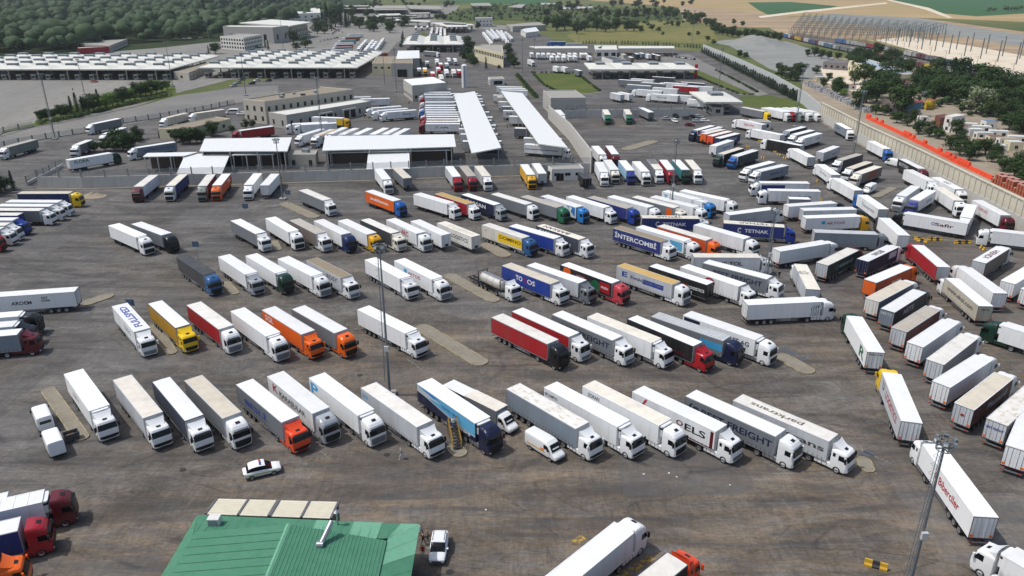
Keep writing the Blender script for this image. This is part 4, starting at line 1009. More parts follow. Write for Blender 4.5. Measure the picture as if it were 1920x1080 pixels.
TREES = [(171.2,410.5,9,'b','trees behind the panelled wall'),(176.2,442.3,5,'b','trees behind the panelled wall'),(172.8,405.6,4,'p','trees behind the panelled wall'),(162.2,362.3,9,'b','trees behind the panelled wall'),(174.8,382.8,10,'b','trees behind the panelled wall'),(187.4,400.8,11,'b','trees behind the panelled wall'),(201.8,420.4,11,'b','trees behind the panelled wall'),(201.5,410.3,9,'b','trees behind the panelled wall'),(164.6,349.1,5,'b','trees behind the panelled wall'),(167.1,345.5,5,'b','trees behind the panelled wall'),(163.8,326.9,8,'b','trees behind the panelled wall'),(165.3,320.6,8,'b','trees behind the panelled wall'),(161.1,302.9,8,'b','trees behind the panelled wall'),(162.6,297.4,9,'b','trees behind the panelled wall'),(163.5,292.1,7,'b','trees behind the panelled wall'),(214.5,405.4,11,'b','trees behind the panelled wall'),(210.6,387.0,12,'b','trees behind the panelled wall'),(218.2,391.4,12,'b','trees behind the panelled wall'),(218.9,382.6,12,'b','trees behind the panelled wall'),(213.7,366.0,11,'b','trees behind the panelled wall'),(210.8,350.7,12,'w','trees behind the panelled wall'),(227.4,369.9,12,'b','trees behind the panelled wall'),(212.1,343.5,11,'b','trees behind the panelled wall'),(227.8,362.0,10,'b','trees behind the panelled wall'),(210.8,333.2,12,'b','trees behind the panelled wall'),(221.6,343.5,13,'b','trees behind the panelled wall'),(216.0,326.7,12,'b','trees behind the panelled wall'),(202.2,311.4,11,'b','trees behind the panelled wall'),(201.3,302.8,11,'b','trees behind the panelled wall'),(157.6,272.6,8,'b','trees behind the panelled wall'),(156.2,263.7,9,'b','trees behind the panelled wall'),(154.8,255.3,8,'b','trees behind the panelled wall'),(161.3,263.6,8,'b','trees behind the panelled wall'),(167.5,261.5,7,'b','trees behind the panelled wall'),(161.3,253.2,6,'b','trees behind the panelled wall'),(157.3,239.9,8,'b','trees behind the panelled wall'),(156.4,232.8,9,'b','trees behind the panelled wall'),(154.8,226.1,8,'b','trees behind the panelled wall'),(253.8,436.2,10,'c','trees behind the panelled wall'),(270.2,453.4,12,'b','trees behind the panelled wall'),(250.9,447.6,14,'c','trees behind the panelled wall'),(265.4,430.7,9,'b','trees behind the panelled wall'),(254.0,400.4,9,'b','trees behind the panelled wall'),(194.7,362.2,4,'y','trees behind the panelled wall'),(170.6,272.5,4,'y','trees behind the panelled wall'),(249.7,378.1,10,'b','trees behind the panelled wall'),(198.4,453.8,8,'b','trees behind the panelled wall'),(221.3,430.9,9,'b','trees behind the panelled wall'),(165.6,482.4,9,'b','trees around the gravel yard'),(167.8,472.5,9,'b','trees around the gravel yard'),(176.0,482.4,11,'b','trees around the gravel yard'),(169.7,467.7,6,'b','trees around the gravel yard'),(176.5,615.8,6,'b','trees around the gravel yard'),(179.0,607.9,5,'b','trees around the gravel yard'),(195.8,505.9,6,'b','trees around the gravel yard'),(191.0,472.4,5,'b','trees around the gravel yard'),(177.1,424.5,8,'b','trees around the gravel yard'),(232.2,623.5,6,'b','trees around the gravel yard'),(237.7,623.5,8,'b','trees around the gravel yard'),(237.2,607.4,7,'b','trees around the gravel yard'),(239.6,599.7,7,'b','trees around the gravel yard'),(246.4,599.6,6,'b','trees around the gravel yard'),(252.4,592.0,7,'b','trees around the gravel yard'),(177.8,526.1,6,'b','trees around the gravel yard'),(189.8,776.5,6,'b','trees around the gravel yard'),(186.8,740.5,5,'b','trees around the gravel yard'),(246.9,1022.8,12,'b','trees along the meadow'),(235.2,943.3,14,'b','trees along the meadow'),(227.0,891.3,13,'b','trees along the meadow'),(225.6,859.5,12,'b','trees along the meadow'),(227.0,844.4,11,'b','trees along the meadow'),(228.4,829.8,12,'b','trees along the meadow'),(230.7,815.7,9,'b','trees along the meadow'),(241.9,829.7,10,'b','trees along the meadow'),(245.0,815.6,10,'b','trees along the meadow'),(248.0,801.9,10,'b','trees along the meadow'),(255.1,801.9,9,'b','trees along the meadow'),(257.9,788.6,9,'b','trees along the meadow'),(259.7,775.9,9,'b','trees along the meadow'),(257.0,1170.0,12,'b','trees along the meadow'),(261.0,1142.6,13,'b','trees along the meadow'),(280.9,1198.4,12,'b','trees along the meadow'),(257.2,1198.7,12,'b','trees along the meadow'),(293.2,1067.1,8,'b','trees along the meadow'),(292.6,1022.2,7,'b','trees along the meadow'),(51.2,927.4,20,'b','trees round the scrubland'),(61.6,945.4,22,'b','trees round the scrubland'),(42.8,1004.2,14,'b','trees round the scrubland'),(70.4,876.8,16,'b','trees round the scrubland'),(83.5,927.1,15,'b','trees round the scrubland'),(110.4,1093.5,17,'b','trees round the scrubland'),(97.4,926.9,15,'b','trees round the scrubland'),(105.8,909.4,14,'b','trees round the scrubland'),(119.4,926.6,15,'b','trees round the scrubland'),(132.1,926.5,13,'b','trees round the scrubland'),(140.2,926.4,14,'b','trees round the scrubland'),(145.5,908.9,8,'b','trees round the scrubland'),(164.0,944.2,8,'b','trees round the scrubland'),(167.4,917.3,6,'b','trees round the scrubland'),(202.9,1023.3,7,'b','trees round the scrubland'),(206.3,1002.2,8,'b','trees round the scrubland'),(236.8,1067.8,14,'b','trees round the scrubland'),(250.1,1091.6,14,'b','trees round the scrubland'),(161.6,860.2,4,'b','trees round the scrubland'),(186.3,844.9,5,'b','trees round the scrubland'),(199.1,859.8,5,'b','trees round the scrubland'),(93.7,1641.5,16,'b','trees round the scrubland'),(112.1,1614.4,16,'b','trees round the scrubland'),(141.6,1295.6,14,'b','trees round the scrubland'),(149.0,1262.2,14,'b','trees round the scrubland'),(160.6,1230.3,15,'b','trees round the scrubland'),(172.8,1230.1,15,'b','trees round the scrubland'),(188.0,1229.9,14,'b','trees round the scrubland'),(208.3,1261.2,14,'b','trees round the scrubland'),(218.4,1229.4,13,'b','trees round the scrubland'),(233.6,1229.2,13,'b','trees round the scrubland'),(247.3,1229.0,14,'b','trees round the scrubland'),(273.1,1754.1,18,'b','trees round the scrubland'),(234.3,1754.9,16,'b','trees round the scrubland'),(-33.4,579.6,12,'b','trees among the customs buildings'),(-34.4,625.6,13,'b','trees among the customs buildings'),(-39.6,699.2,12,'b','trees among the customs buildings'),(-29.0,565.6,9,'b','trees among the customs buildings'),(-27.0,552.3,7,'b','trees among the customs buildings'),(-18.0,533.4,8,'c','trees among the customs buildings'),(-9.1,533.3,3,'b','trees among the customs buildings'),(-2.7,617.2,8,'b','trees among the customs buildings'),(-1.1,565.4,9,'b','trees among the customs buildings'),(-3.7,660.2,8,'b','trees among the customs buildings'),(1.0,539.4,8,'b','trees among the customs buildings'),(-103.1,743.2,9,'c','trees among the customs buildings'),(-108.7,792.3,9,'c','trees among the customs buildings'),(-98.1,699.8,5,'b','trees among the customs buildings'),(-66.0,559.2,5,'b','trees among the customs buildings'),(-170.5,1050.2,14,'b','trees among the customs buildings'),(-174.7,1028.2,10,'b','trees among the customs buildings'),(-186.2,1050.4,10,'b','trees among the customs buildings'),(-205.1,1007.4,16,'c','trees among the customs buildings'),(-204.8,987.0,20,'c','trees among the customs buildings'),(-202.9,1028.6,14,'b','trees among the customs buildings'),(-201.0,1073.7,10,'b','trees among the customs buildings'),(-223.1,1236.2,14,'b','trees among the customs buildings'),(-135.8,986.1,9,'b','trees among the customs buildings'),(-110.1,1175.4,10,'b','trees among the customs buildings'),(-101.4,1175.3,10,'b','trees among the customs buildings'),(-41.5,965.4,9,'b','trees among the customs buildings'),(-192.6,1007.2,12,'b','trees among the customs buildings'),(-401.9,1053.3,32,'c','trees around the terminal'),(-204.8,744.2,14,'b','trees around the terminal'),(-182.6,700.5,11,'b','trees around the terminal'),(-185.3,680.6,7,'b','trees around the terminal'),(-209.3,680.8,8,'c','trees around the terminal'),(-217.9,700.8,8,'c','trees around the terminal'),(-241.5,644.3,10,'b','trees around the terminal'),(-240.5,627.3,8,'c','trees around the terminal'),(-228.6,948.8,16,'b','trees around the terminal'),(-223.4,967.6,30,'c','trees around the terminal'),(-210.3,930.5,22,'c','trees around the terminal'),(-222.3,1007.6,24,'b','trees around the terminal'),(-214.8,1007.5,26,'c','trees around the terminal'),(-204.3,987.0,22,'c','trees around the terminal'),(-206.9,879.9,12,'b','trees around the terminal'),(-214.6,880.0,14,'b','trees around the terminal'),(-215.8,671.3,5,'b','trees around the terminal'),(-204.0,331.7,5,'b','trees on the verge of the left road'),(-203.6,335.0,5,'b','trees on the verge of the left road'),(-202.0,338.4,5,'b','trees on the verge of the left road'),(-201.0,341.9,6,'b','trees on the verge of the left road'),(-198.0,341.9,6,'b','trees on the verge of the left road'),(-196.6,343.6,9,'c','trees on the verge of the left road'),(-196.0,347.1,10,'c','trees on the verge of the left road'),(-195.5,350.8,8,'c','trees on the verge of the left road'),(-195.0,354.4,8,'b','trees on the verge of the left road'),(-194.5,358.2,9,'b','trees on the verge of the left road'),(-195.9,366.0,9,'c','trees on the verge of the left road'),(-192.7,366.0,7,'p','trees on the verge of the left road'),(-192.5,372.0,8,'p','trees on the verge of the left road'),(-191.9,376.1,7,'b','trees on the verge of the left road'),(-193.3,384.6,8,'b','trees on the verge of the left road'),(-192.1,389.0,7,'p','trees on the verge of the left road'),(-191.5,393.5,9,'c','trees on the verge of the left road'),(-192.9,402.8,9,'b','trees on the verge of the left road'),(-192.3,407.5,8,'p','trees on the verge of the left road'),(-191.7,412.4,9,'b','trees on the verge of the left road'),(-191.0,417.5,7,'p','trees on the verge of the left road'),(-190.3,422.6,7,'b','trees on the verge of the left road'),(-190.8,430.5,6,'p','trees on the verge of the left road'),(-197.2,407.6,7,'b','trees on the verge of the left road'),(-144.3,277.1,8,'b','trees beside the left approach road'),(-139.3,270.3,7,'b','trees beside the left approach road'),(-137.5,270.3,7,'b','trees beside the left approach road'),(-143.1,289.9,6,'b','trees beside the left approach road'),(-142.4,270.3,6,'b','trees beside the left approach road'),(-148.2,267.8,4.5,'b','trees beside the left approach road'),(-145.6,270.3,5,'b','trees beside the left approach road'),(-152.0,266.2,4,'b','trees beside the left approach road'),(-140.1,286.1,3,'b','trees beside the left approach road'),(-138.9,277.1,6,'b','trees beside the left approach road'),(-146.9,212.6,9,'c','trees beside the left approach road'),(-146.3,209.4,9,'c','trees beside the left approach road'),(-147.9,215.9,5,'b','trees beside the left approach road'),(-145.4,215.9,6,'c','trees beside the left approach road'),(-126.8,286.0,6,'b','trees behind the left sheds'),(-122.7,282.4,6.5,'b','trees behind the left sheds'),(-120.1,282.4,6.5,'b','trees behind the left sheds'),(-118.2,284.2,6,'b','trees behind the left sheds'),(-117.1,286.0,5,'b','trees behind the left sheds'),(-117.2,297.5,6.5,'b','trees behind the left sheds'),(-112.3,305.7,3,'b','trees behind the left sheds'),(-109.5,314.3,4,'b','trees behind the left sheds'),(-107.4,316.5,3.5,'b','trees behind the left sheds'),(-139.5,340.6,3,'p','trees behind the left sheds'),(-134.8,347.1,2.5,'p','trees behind the left sheds'),(-136.4,293.7,3,'c','trees behind the left sheds'),(154.5,224.3,7.4,'b','trees behind the panelled wall'),(267.0,558.2,12.2,'b','trees behind the panelled wall'),(241.3,403.4,13.4,'b','trees behind the panelled wall'),(237.4,413.3,12.1,'b','trees behind the panelled wall'),(256.4,474.4,12.7,'b','trees behind the panelled wall'),(246.6,389.9,11.1,'b','trees behind the panelled wall'),(188.0,268.7,9.7,'b','trees behind the panelled wall'),(234.1,358.8,10.5,'b','trees behind the panelled wall'),(226.0,432.0,12.0,'b','trees behind the panelled wall'),(225.3,408.2,11.5,'b','trees behind the panelled wall'),(233.5,401.0,11.4,'b','trees behind the panelled wall'),(242.1,443.4,11.0,'b','trees behind the panelled wall'),(165.8,264.9,8.1,'b','trees behind the panelled wall'),(226.9,374.8,12.9,'b','trees behind the panelled wall'),(174.2,333.9,7.2,'b','trees behind the panelled wall'),(239.4,539.4,11.0,'b','trees behind the panelled wall'),(240.6,516.4,10.6,'b','trees behind the panelled wall'),(258.9,454.1,14.8,'b','trees behind the panelled wall'),(251.5,410.8,14.6,'b','trees behind the panelled wall'),(216.9,451.7,13.6,'b','trees behind the panelled wall'),(169.1,244.0,8.5,'b','trees behind the panelled wall'),(238.3,436.0,10.9,'b','trees behind the panelled wall'),(245.4,552.6,10.4,'b','trees behind the panelled wall'),(208.9,303.1,9.5,'b','trees behind the panelled wall'),(259.5,397.2,13.7,'b','trees behind the panelled wall'),(181.6,386.7,12.1,'b','trees behind the panelled wall'),(164.6,241.8,9.9,'b','trees behind the panelled wall'),(232.5,443.8,11.2,'b','trees behind the panelled wall'),(251.0,386.0,11.4,'b','trees behind the panelled wall'),(234.0,373.4,14.7,'b','trees behind the panelled wall'),(242.8,554.5,13.7,'b','trees behind the panelled wall'),(205.3,457.0,12.2,'b','trees behind the panelled wall'),(203.7,433.2,11.2,'b','trees behind the panelled wall'),(217.3,353.8,10.2,'b','trees behind the panelled wall'),(174.9,346.5,14.7,'b','trees behind the panelled wall'),(240.5,482.5,13.5,'b','trees behind the panelled wall'),(167.5,283.7,7.1,'b','trees behind the panelled wall'),(152.4,212.3,8.4,'b','trees behind the panelled wall'),(159.8,230.1,8.5,'b','trees behind the panelled wall'),(173.7,298.4,9.6,'b','trees behind the panelled wall'),(279.3,607.9,11.0,'b','trees behind the panelled wall'),(154.7,216.2,7.4,'b','trees behind the panelled wall'),(219.7,500.5,11.0,'b','trees behind the panelled wall'),(169.6,237.7,8.7,'b','trees behind the panelled wall'),(-312.1,1268.5,11.4,'b','trees of the far belt'),(-393.2,1608.0,10.8,'b','trees of the far belt'),(-366.1,1398.8,9.4,'b','trees of the far belt'),(-284.5,1377.1,10.3,'b','trees of the far belt'),(-302.8,1564.0,9.2,'b','trees of the far belt'),(-337.8,1284.4,10.3,'b','trees of the far belt'),(-265.0,1530.9,13.7,'b','trees of the far belt'),(-245.0,1365.1,11.8,'c','trees of the far belt'),(-344.4,1497.8,10.3,'b','trees of the far belt'),(-365.2,1495.9,12.2,'b','trees of the far belt'),(-265.2,1360.0,11.4,'b','trees of the far belt'),(-288.9,1581.3,13.9,'b','trees of the far belt'),(-260.3,1460.4,10.4,'b','trees of the far belt'),(-295.5,1474.5,10.7,'b','trees of the far belt'),(-418.1,1635.4,9.2,'b','trees of the far belt'),(-303.6,1739.2,8.2,'b','trees of the far belt'),(-343.5,1488.3,8.5,'b','trees of the far belt'),(-284.9,1428.2,14.8,'b','trees of the far belt'),(-327.4,1420.4,11.6,'b','trees of the far belt'),(-283.5,1242.8,13.0,'c','trees of the far belt'),(-249.1,1247.3,15.2,'b','trees of the far belt'),(-347.6,1323.2,15.5,'b','trees of the far belt'),(-351.3,1570.0,14.0,'c','trees of the far belt'),(-285.0,1491.6,8.6,'b','trees of the far belt'),(-404.8,1784.9,9.4,'b','trees of the far belt'),(-330.7,1333.5,14.4,'c','trees of the far belt'),(-211.8,1694.3,11.9,'b','trees of the far belt'),(-229.7,1755.5,9.7,'b','trees of the far belt'),(-146.6,1778.7,10.6,'b','trees of the far belt'),(-213.7,1977.9,12.1,'b','trees of the far belt'),(-254.1,1886.3,14.7,'b','trees of the far belt'),(-285.8,1961.7,8.1,'b','trees of the far belt'),(-135.4,1651.1,11.9,'b','trees of the far belt'),(-142.4,1794.0,12.4,'b','trees of the far belt'),(-272.5,1676.8,8.8,'b','trees of the far belt'),(-130.9,1785.4,10.7,'b','trees of the far belt'),(-133.5,1758.2,8.4,'b','trees of the far belt'),(-293.5,1737.3,15.2,'b','trees of the far belt'),(-198.8,1724.9,9.4,'b','trees of the far belt'),(-321.4,1965.3,8.9,'b','trees of the far belt'),(-142.7,933.7,14.1,'b','trees of the far belt'),(-150.9,1012.7,12.4,'c','trees of the far belt'),(-158.7,914.2,11.8,'b','trees of the far belt'),(-186.1,976.2,15.3,'b','trees of the far belt'),(-137.2,895.8,14.1,'b','trees of the far belt'),(-165.5,930.0,13.7,'b','trees of the far belt'),(-175.9,1014.0,15.7,'b','trees of the far belt'),(-136.4,1015.9,15.8,'b','trees of the far belt'),(360.9,1936.1,11.6,'b','trees of the far belt'),(225.6,1373.6,11.7,'b','trees of the far belt'),(403.2,1836.4,12.5,'b','trees of the far belt'),(253.5,1671.8,15.0,'b','trees of the far belt'),(290.9,1501.4,9.1,'b','trees of the far belt'),(54.8,1299.8,12.8,'b','trees of the far belt'),(288.1,1553.5,9.1,'b','trees of the far belt'),(37.2,1382.8,8.7,'b','trees of the far belt'),(116.6,1553.6,13.5,'b','trees of the far belt'),(231.8,1840.3,10.7,'b','trees of the far belt'),(331.5,1924.4,12.9,'b','trees of the far belt'),(238.9,1895.0,10.0,'b','trees of the far belt'),(133.0,1673.4,15.8,'b','trees of the far belt'),(272.9,1342.5,10.8,'b','trees of the far belt'),(213.3,1745.1,13.8,'b','trees of the far belt'),(251.9,1327.2,10.3,'b','trees of the far belt'),(230.7,1370.5,12.2,'b','trees of the far belt'),(123.3,1356.1,11.7,'b','trees of the far belt'),(257.5,1591.2,8.8,'b','trees of the far belt'),(139.6,1438.1,9.0,'c','trees of the far belt'),(151.7,1371.0,8.9,'b','trees of the far belt'),(267.0,1367.0,14.0,'b','trees of the far belt'),(75.1,1617.0,9.0,'b','trees of the far belt'),(292.7,1654.1,14.8,'b','trees of the far belt'),(81.6,1389.0,11.5,'b','trees of the far belt'),(155.0,1198.6,14.0,'b','trees of the far belt'),(365.4,1743.0,11.3,'b','trees of the far belt'),(428.0,1937.8,13.2,'b','trees of the far belt'),(80.0,1389.4,14.5,'b','trees of the far belt'),(54.7,1299.7,10.8,'b','trees of the far belt')]

# ------------------------------------------------------------------ ground
def ground_mats():
    """worn asphalt: ochre and charcoal strokes along the lanes, oil, relaid patches, slab joints, tyre marks"""
    m, nt, bs = nodes_of('worn_asphalt')
    W = mapping(nt)
    def mr(v, a, b, c, d):
        n = N(nt, 'ShaderNodeMapRange'); nt.links.new(v, n.inputs[0])
        for i, q in enumerate((a, b, c, d)): n.inputs[1+i].default_value = q
        return n.outputs[0]
    def mul(a, b, op='MULTIPLY'):
        n = N(nt, 'ShaderNodeMath', operation=op)
        for i, q in enumerate((a, b)):
            if isinstance(q, (int, float)): n.inputs[i].default_value = q
            else: nt.links.new(q, n.inputs[i])
        return n.outputs[0]
    big = noise_n(nt, W, .018, 5, .6, .6)
    mid = noise_n(nt, mapping(nt, (.55, 1.25, 1), (0, 0, -.12)), .10, 6, .66, 1.2)
    band = noise_n(nt, mapping(nt, (.03, .30, 1), (0, 0, .03)), 1.0, 6, .62, .7)
    strk = noise_n(nt, mapping(nt, (.42, 1.55, 1), (0, 0, .06)), 1.0, 6, .7, 2.0)
    diag = noise_n(nt, mapping(nt, (.9, .22, 1), (0, 0, .70)), 1.0, 5, .66, 2.2)
    hue = noise_n(nt, mapping(nt, (.16, .7, 1), (0, 0, .02)), 1.0, 6, .7, .6)
    fine = noise_n(nt, W, 2.4, 4, .75)
    sep = N(nt, 'ShaderNodeSeparateXYZ'); nt.links.new(W, sep.inputs[0])
    warm = mul(big, mr(sep.outputs[1], 60, 200, .13, -.16), 'ADD')       # the near lanes are browner
    warm = mul(warm, mr(sep.outputs[0], -80, 30, -.06, .04), 'ADD')
    wmask = mul(mr(warm, .40, .60, 0, 1), mr(hue, .36, .62, .05, 1.0))
    c = mix(nt, wmask, (.102, .097, .091, 1), (.136, .106, .076, 1))
    lum = mul(mr(strk, .34, .66, .74, 1.32), mr(band, .36, .64, 1.16, .82))
    lum = mul(lum, mr(mid, .34, .66, 1.32, .62))
    lum = mul(lum, mr(diag, .34, .66, 1.16, .82))
    lum = mul(lum, mr(big, .3, .7, 1.1, .88))
    lum = mul(lum, mr(fine, .25, .75, .82, 1.18))
    cc = N(nt, 'ShaderNodeCombineColor')
    for i in range(3): nt.links.new(lum, cc.inputs[i])
    c = mix(nt, 1.0, c, cc.outputs[0], 'MULTIPLY')
    # damp, oily charcoal runs
    oil = mul(mr(band, .55, .65, 0, .6), mr(strk, .42, .58, .25, 1))
    c = mix(nt, oil, c, (.042, .042, .046, 1))
    # relaid patches
    vo = N(nt, 'ShaderNodeTexVoronoi', distance='CHEBYCHEV'); vo.inputs['Scale'].default_value = .06
    vo.inputs['Randomness'].default_value = .35
    nt.links.new(mapping(nt, (1, 1.5, 1), (0, 0, .0)), vo.inputs['Vector'])
    vs = N(nt, 'ShaderNodeSeparateColor'); nt.links.new(vo.outputs['Color'], vs.inputs[0])
    c = mix(nt, ramp(nt, vs.outputs[0], .88, .89, (0,0,0,1), (.3,.3,.3,1)), c, (.118, .118, .122, 1))
    c = mix(nt, ramp(nt, vs.outputs[1], .90, .905, (0,0,0,1), (.28,.28,.28,1)), c, (.052, .052, .055, 1))
    # slab joints
    br = N(nt, 'ShaderNodeTexBrick'); br.offset = 0.0
    br.inputs['Scale'].default_value = 1.0; br.inputs['Mortar Size'].default_value = .055; br.inputs['Mortar Smooth'].default_value = .5
    br.inputs['Brick Width'].default_value = 6.5; br.inputs['Row Height'].default_value = 7.5
    br.inputs['Color1'].default_value = br.inputs['Color2'].default_value = (0,0,0,1); br.inputs['Mortar'].default_value = (1,1,1,1)
    nt.links.new(mapping(nt, (1, 1, 1), (0, 0, -.03)), br.inputs['Vector'])
    jm = mix(nt, 1.0, br.outputs['Color'], ramp(nt, noise_n(nt, W, .09, 4), .40, .62), 'MULTIPLY')
    c = mix(nt, mix(nt, 1.0, jm, (.38,.38,.38,1), 'MULTIPLY'), c, (.15, .14, .125, 1))
    # curved tyre marks and cracks
    for sc, wd, dk, amt in ((.026, .006, (.034,.034,.037,1), .6), (.06, .007, (.036,.036,.04,1), .55), (.043, .004, (.15,.14,.125,1), .35), (.1, .006, (.03,.03,.032,1), .5)):
        q = noise_n(nt, mapping(nt, (.7, 1.5, 1), (0, 0, sc*20)), sc, 1.5, .4, .6)
        s2 = mul(mul(q, .5, 'SUBTRACT'), 0, 'ABSOLUTE')
        msk = mul(mr(s2, 0, wd, amt, 0), mr(mid, .42, .56, 0, 1))
        c = mix(nt, msk, c, dk)
    nt.links.new(c, bs.inputs['Base Color'])
    bs.inputs['Roughness'].default_value = .82
    bs.inputs['Specular IOR Level'].default_value = .26
    bump(nt, bs, fine, .2, .02)
    return m
def earth(name, a, b, c, s1=.02, s2=.3, rough=.95, st=(1, 1, 1)):
    m, nt, bs = nodes_of(name)
    W = mapping(nt, st)
    f = noise_n(nt, W, s1, 6, .6, .5); g = noise_n(nt, W, s2, 6, .7)
    col = mix(nt, ramp(nt, f, .35, .65), lin(a), lin(b))
    col = mix(nt, ramp(nt, g, .45, .75, (0,0,0,1), (.7,.7,.7,1)), col, lin(c))
    nt.links.new(col, bs.inputs['Base Color'])
    bs.inputs['Roughness'].default_value = rough
    bs.inputs['Specular IOR Level'].default_value = .1
    bump(nt, bs, g, .4, .2)
    return m
ASPH = ground_mats()
APRON = earth('pale_apron_asphalt', (120,119,116), (136,134,128), (104,102,100), .02, .25, .9, (1, .35, 1))
ROADM = earth('road_asphalt', (112,112,111), (128,126,121), (98,97,96), .03, .4, .9)
GRASS = earth('mown_grass', (74,88,44), (92,98,52), (58,72,36), .06, .9)
SCRUB = earth('scrub_ground', (56,74,38), (82,88,50), (40,56,30), .02, .15)
MEADOW = earth('dry_meadow', (116,112,68), (92,98,56), (132,120,82), .012, .12)
WHEAT = earth('dry_field', (164,142,106), (138,124,84), (178,154,118), .004, .03, .95, (.6, 3, 1))
CROP = earth('green_field', (52,88,56), (60,96,60), (46,80,50), .004, .05, .95, (1, 4, 1))
EARTH = earth('bare_earth', (162,140,114), (126,112,92), (184,166,140), .012, .06, .95, (.5, 2, 1))
PALE = earth('pale_fill', (206,196,178), (192,178,154), (216,208,196), .015, .1)
GRAVEL = earth('grey_gravel', (134,136,132), (120,122,120), (150,150,146), .03, .4)
DIRT = earth('yard_dirt', (150,138,120), (126,118,104), (168,158,142), .03, .3)
RAILB = earth('rail_ballast', (104,98,92), (90,86,82), (120,112,104), .05, .5)
KERBM = earth('island_paving', (134,128,116), (120,115,104), (144,138,125), .3, 2.0)
sheet('ground', [(-6000,-400),(7000,-400),(7000,14000),(-6000,14000)], -.06, earth('distant_ground', (74,88,50), (112,110,72), (56,72,40), .004, .03))
sheet('asphalt_yard', [(-260,-60),(-260,262),(-205,300),(-150,470),(-110,620),(-110,960),(20,960),(45,760),(130,690),(158,661),(155,537),(149,446),(142,377),(134,335),(130,278),(128,236),(126,205),(124,176),(122,150),(120,-60)], 0, ASPH)
Z_ = [0.0]
sheet('forest_floor', [(-700,560),(-330,640),(-240,800),(-200,930),(-170,1400),(-500,2600),(-1700,2600),(-1500,900)], -.045, earth('forest_floor', (40,54,32), (52,64,38), (32,46,28), .02, .2))
for k, nm, mm in ((0,'apron',APRON),(1,'road',ROADM),(2,'verge_trees',GRASS),(2,'lawn1',GRASS),(2,'lawn2',GRASS),(2,'lawn3',GRASS),(2,'lawn4',GRASS),(2,'hedge_strip',SCRUB),(1,'gate_lane',ROADM),(-1,'far_paving',APRON),(-2,'scrub',SCRUB),(-2,'meadow',MEADOW),
                  (-2,'field_green_left',CROP),(-2,'field_green_top',CROP),(-3,'field_tan',WHEAT),(-2,'field_green_a',CROP),(-2,'field_green_b',CROP),(-2,'quarry_bank',EARTH),(-2,'dirt_site',EARTH),(-1,'pale_site',PALE),(-1,'gravel_yard',GRAVEL),(-2,'right_yard',DIRT),(-1,'grey_bank',GRAVEL),(-1,'field_track',PALE),(-1,'field_track_b',PALE),(-1,'pale_yard',PALE),(-1,'track_strip',RAILB),(0,'platform_path',DIRT)):
    nice = {'apron':'pale_apron','road':'access_road','verge_trees':'grass_verge','lawn1':'lawn','lawn2':'lawn','lawn3':'lawn','lawn4':'lawn','hedge_strip':'planted_strip','gate_lane':'service_road','far_paving':'far_paving','scrub':'scrub_ground','meadow':'dry_meadow',
            'field_green_left':'green_field','field_green_top':'green_field','field_tan':'dry_field','field_green_a':'green_field','field_green_b':'green_field','quarry_bank':'bare_bank','dirt_site':'building_site_ground','pale_site':'pale_fill_ground','gravel_yard':'gravel_ground','right_yard':'dirt_ground','grey_bank':'grey_embankment','field_track':'field_track','field_track_b':'field_track','pale_yard':'pale_yard_ground','track_strip':'railway_ballast','platform_path':'dirt_path'}[nm]
    Z_[0] += .0012
    sheet(nice, P[nm], (.008 + Z_[0]) if k >= 0 else (-.055 + Z_[0] + .006*(k+3)), mm)
for nm, a, b in (('lawn1', 1, 0), ('lawn2', 0, 0)):                    # kerbs round the lawns
    b_ = MB(); q = P[nm]; cx = sum(p[0] for p in q)/len(q); cy = sum(p[1] for p in q)/len(q)
    for (x0, y0), (x1, y1) in zip(q, q[1:] + q[:1]):
        b_.prism([(x0, y0), (x1, y1), (x1+(x1-cx)*.03, y1+(y1-cy)*.02), (x0+(x0-cx)*.03, y0+(y0-cy)*.02)], -.02, .13)
    struct(obj('lawn_kerb', b_.mesh('lawn_kerb', [CONC])))
# kerbed islands with painted kerb stones
def capsule(pts):
    """straight island with rounded ends that follows the surveyed outline"""
    cx = sum(p[0] for p in pts)/len(pts); cy = sum(p[1] for p in pts)/len(pts)
    far2 = max(((a, b) for a in pts for b in pts), key=lambda ab: hypot(ab[0][0]-ab[1][0], ab[0][1]-ab[1][1]))
    (ax, ay), (bx, by) = far2
    L = hypot(bx-ax, by-ay); dx, dy = (bx-ax)/L, (by-ay)/L
    lat = [(p[0]-ax)*-dy + (p[1]-ay)*dx for p in pts]
    w = min((max(lat)-min(lat))/2*.7, L*.34); off = (max(lat)+min(lat))/2
    ox_, oy_ = ax-dy*off, ay+dx*off
    out = []
    for s, e0 in ((L-w, -90), (w, 90)):
        for i in range(9):
            a = radians(e0 + 180*i/8)
            u, v = s + cos(a)*w, sin(a)*w
            out.append((ox_+dx*u-dy*v, oy_+dy*u+dx*v))
    return out
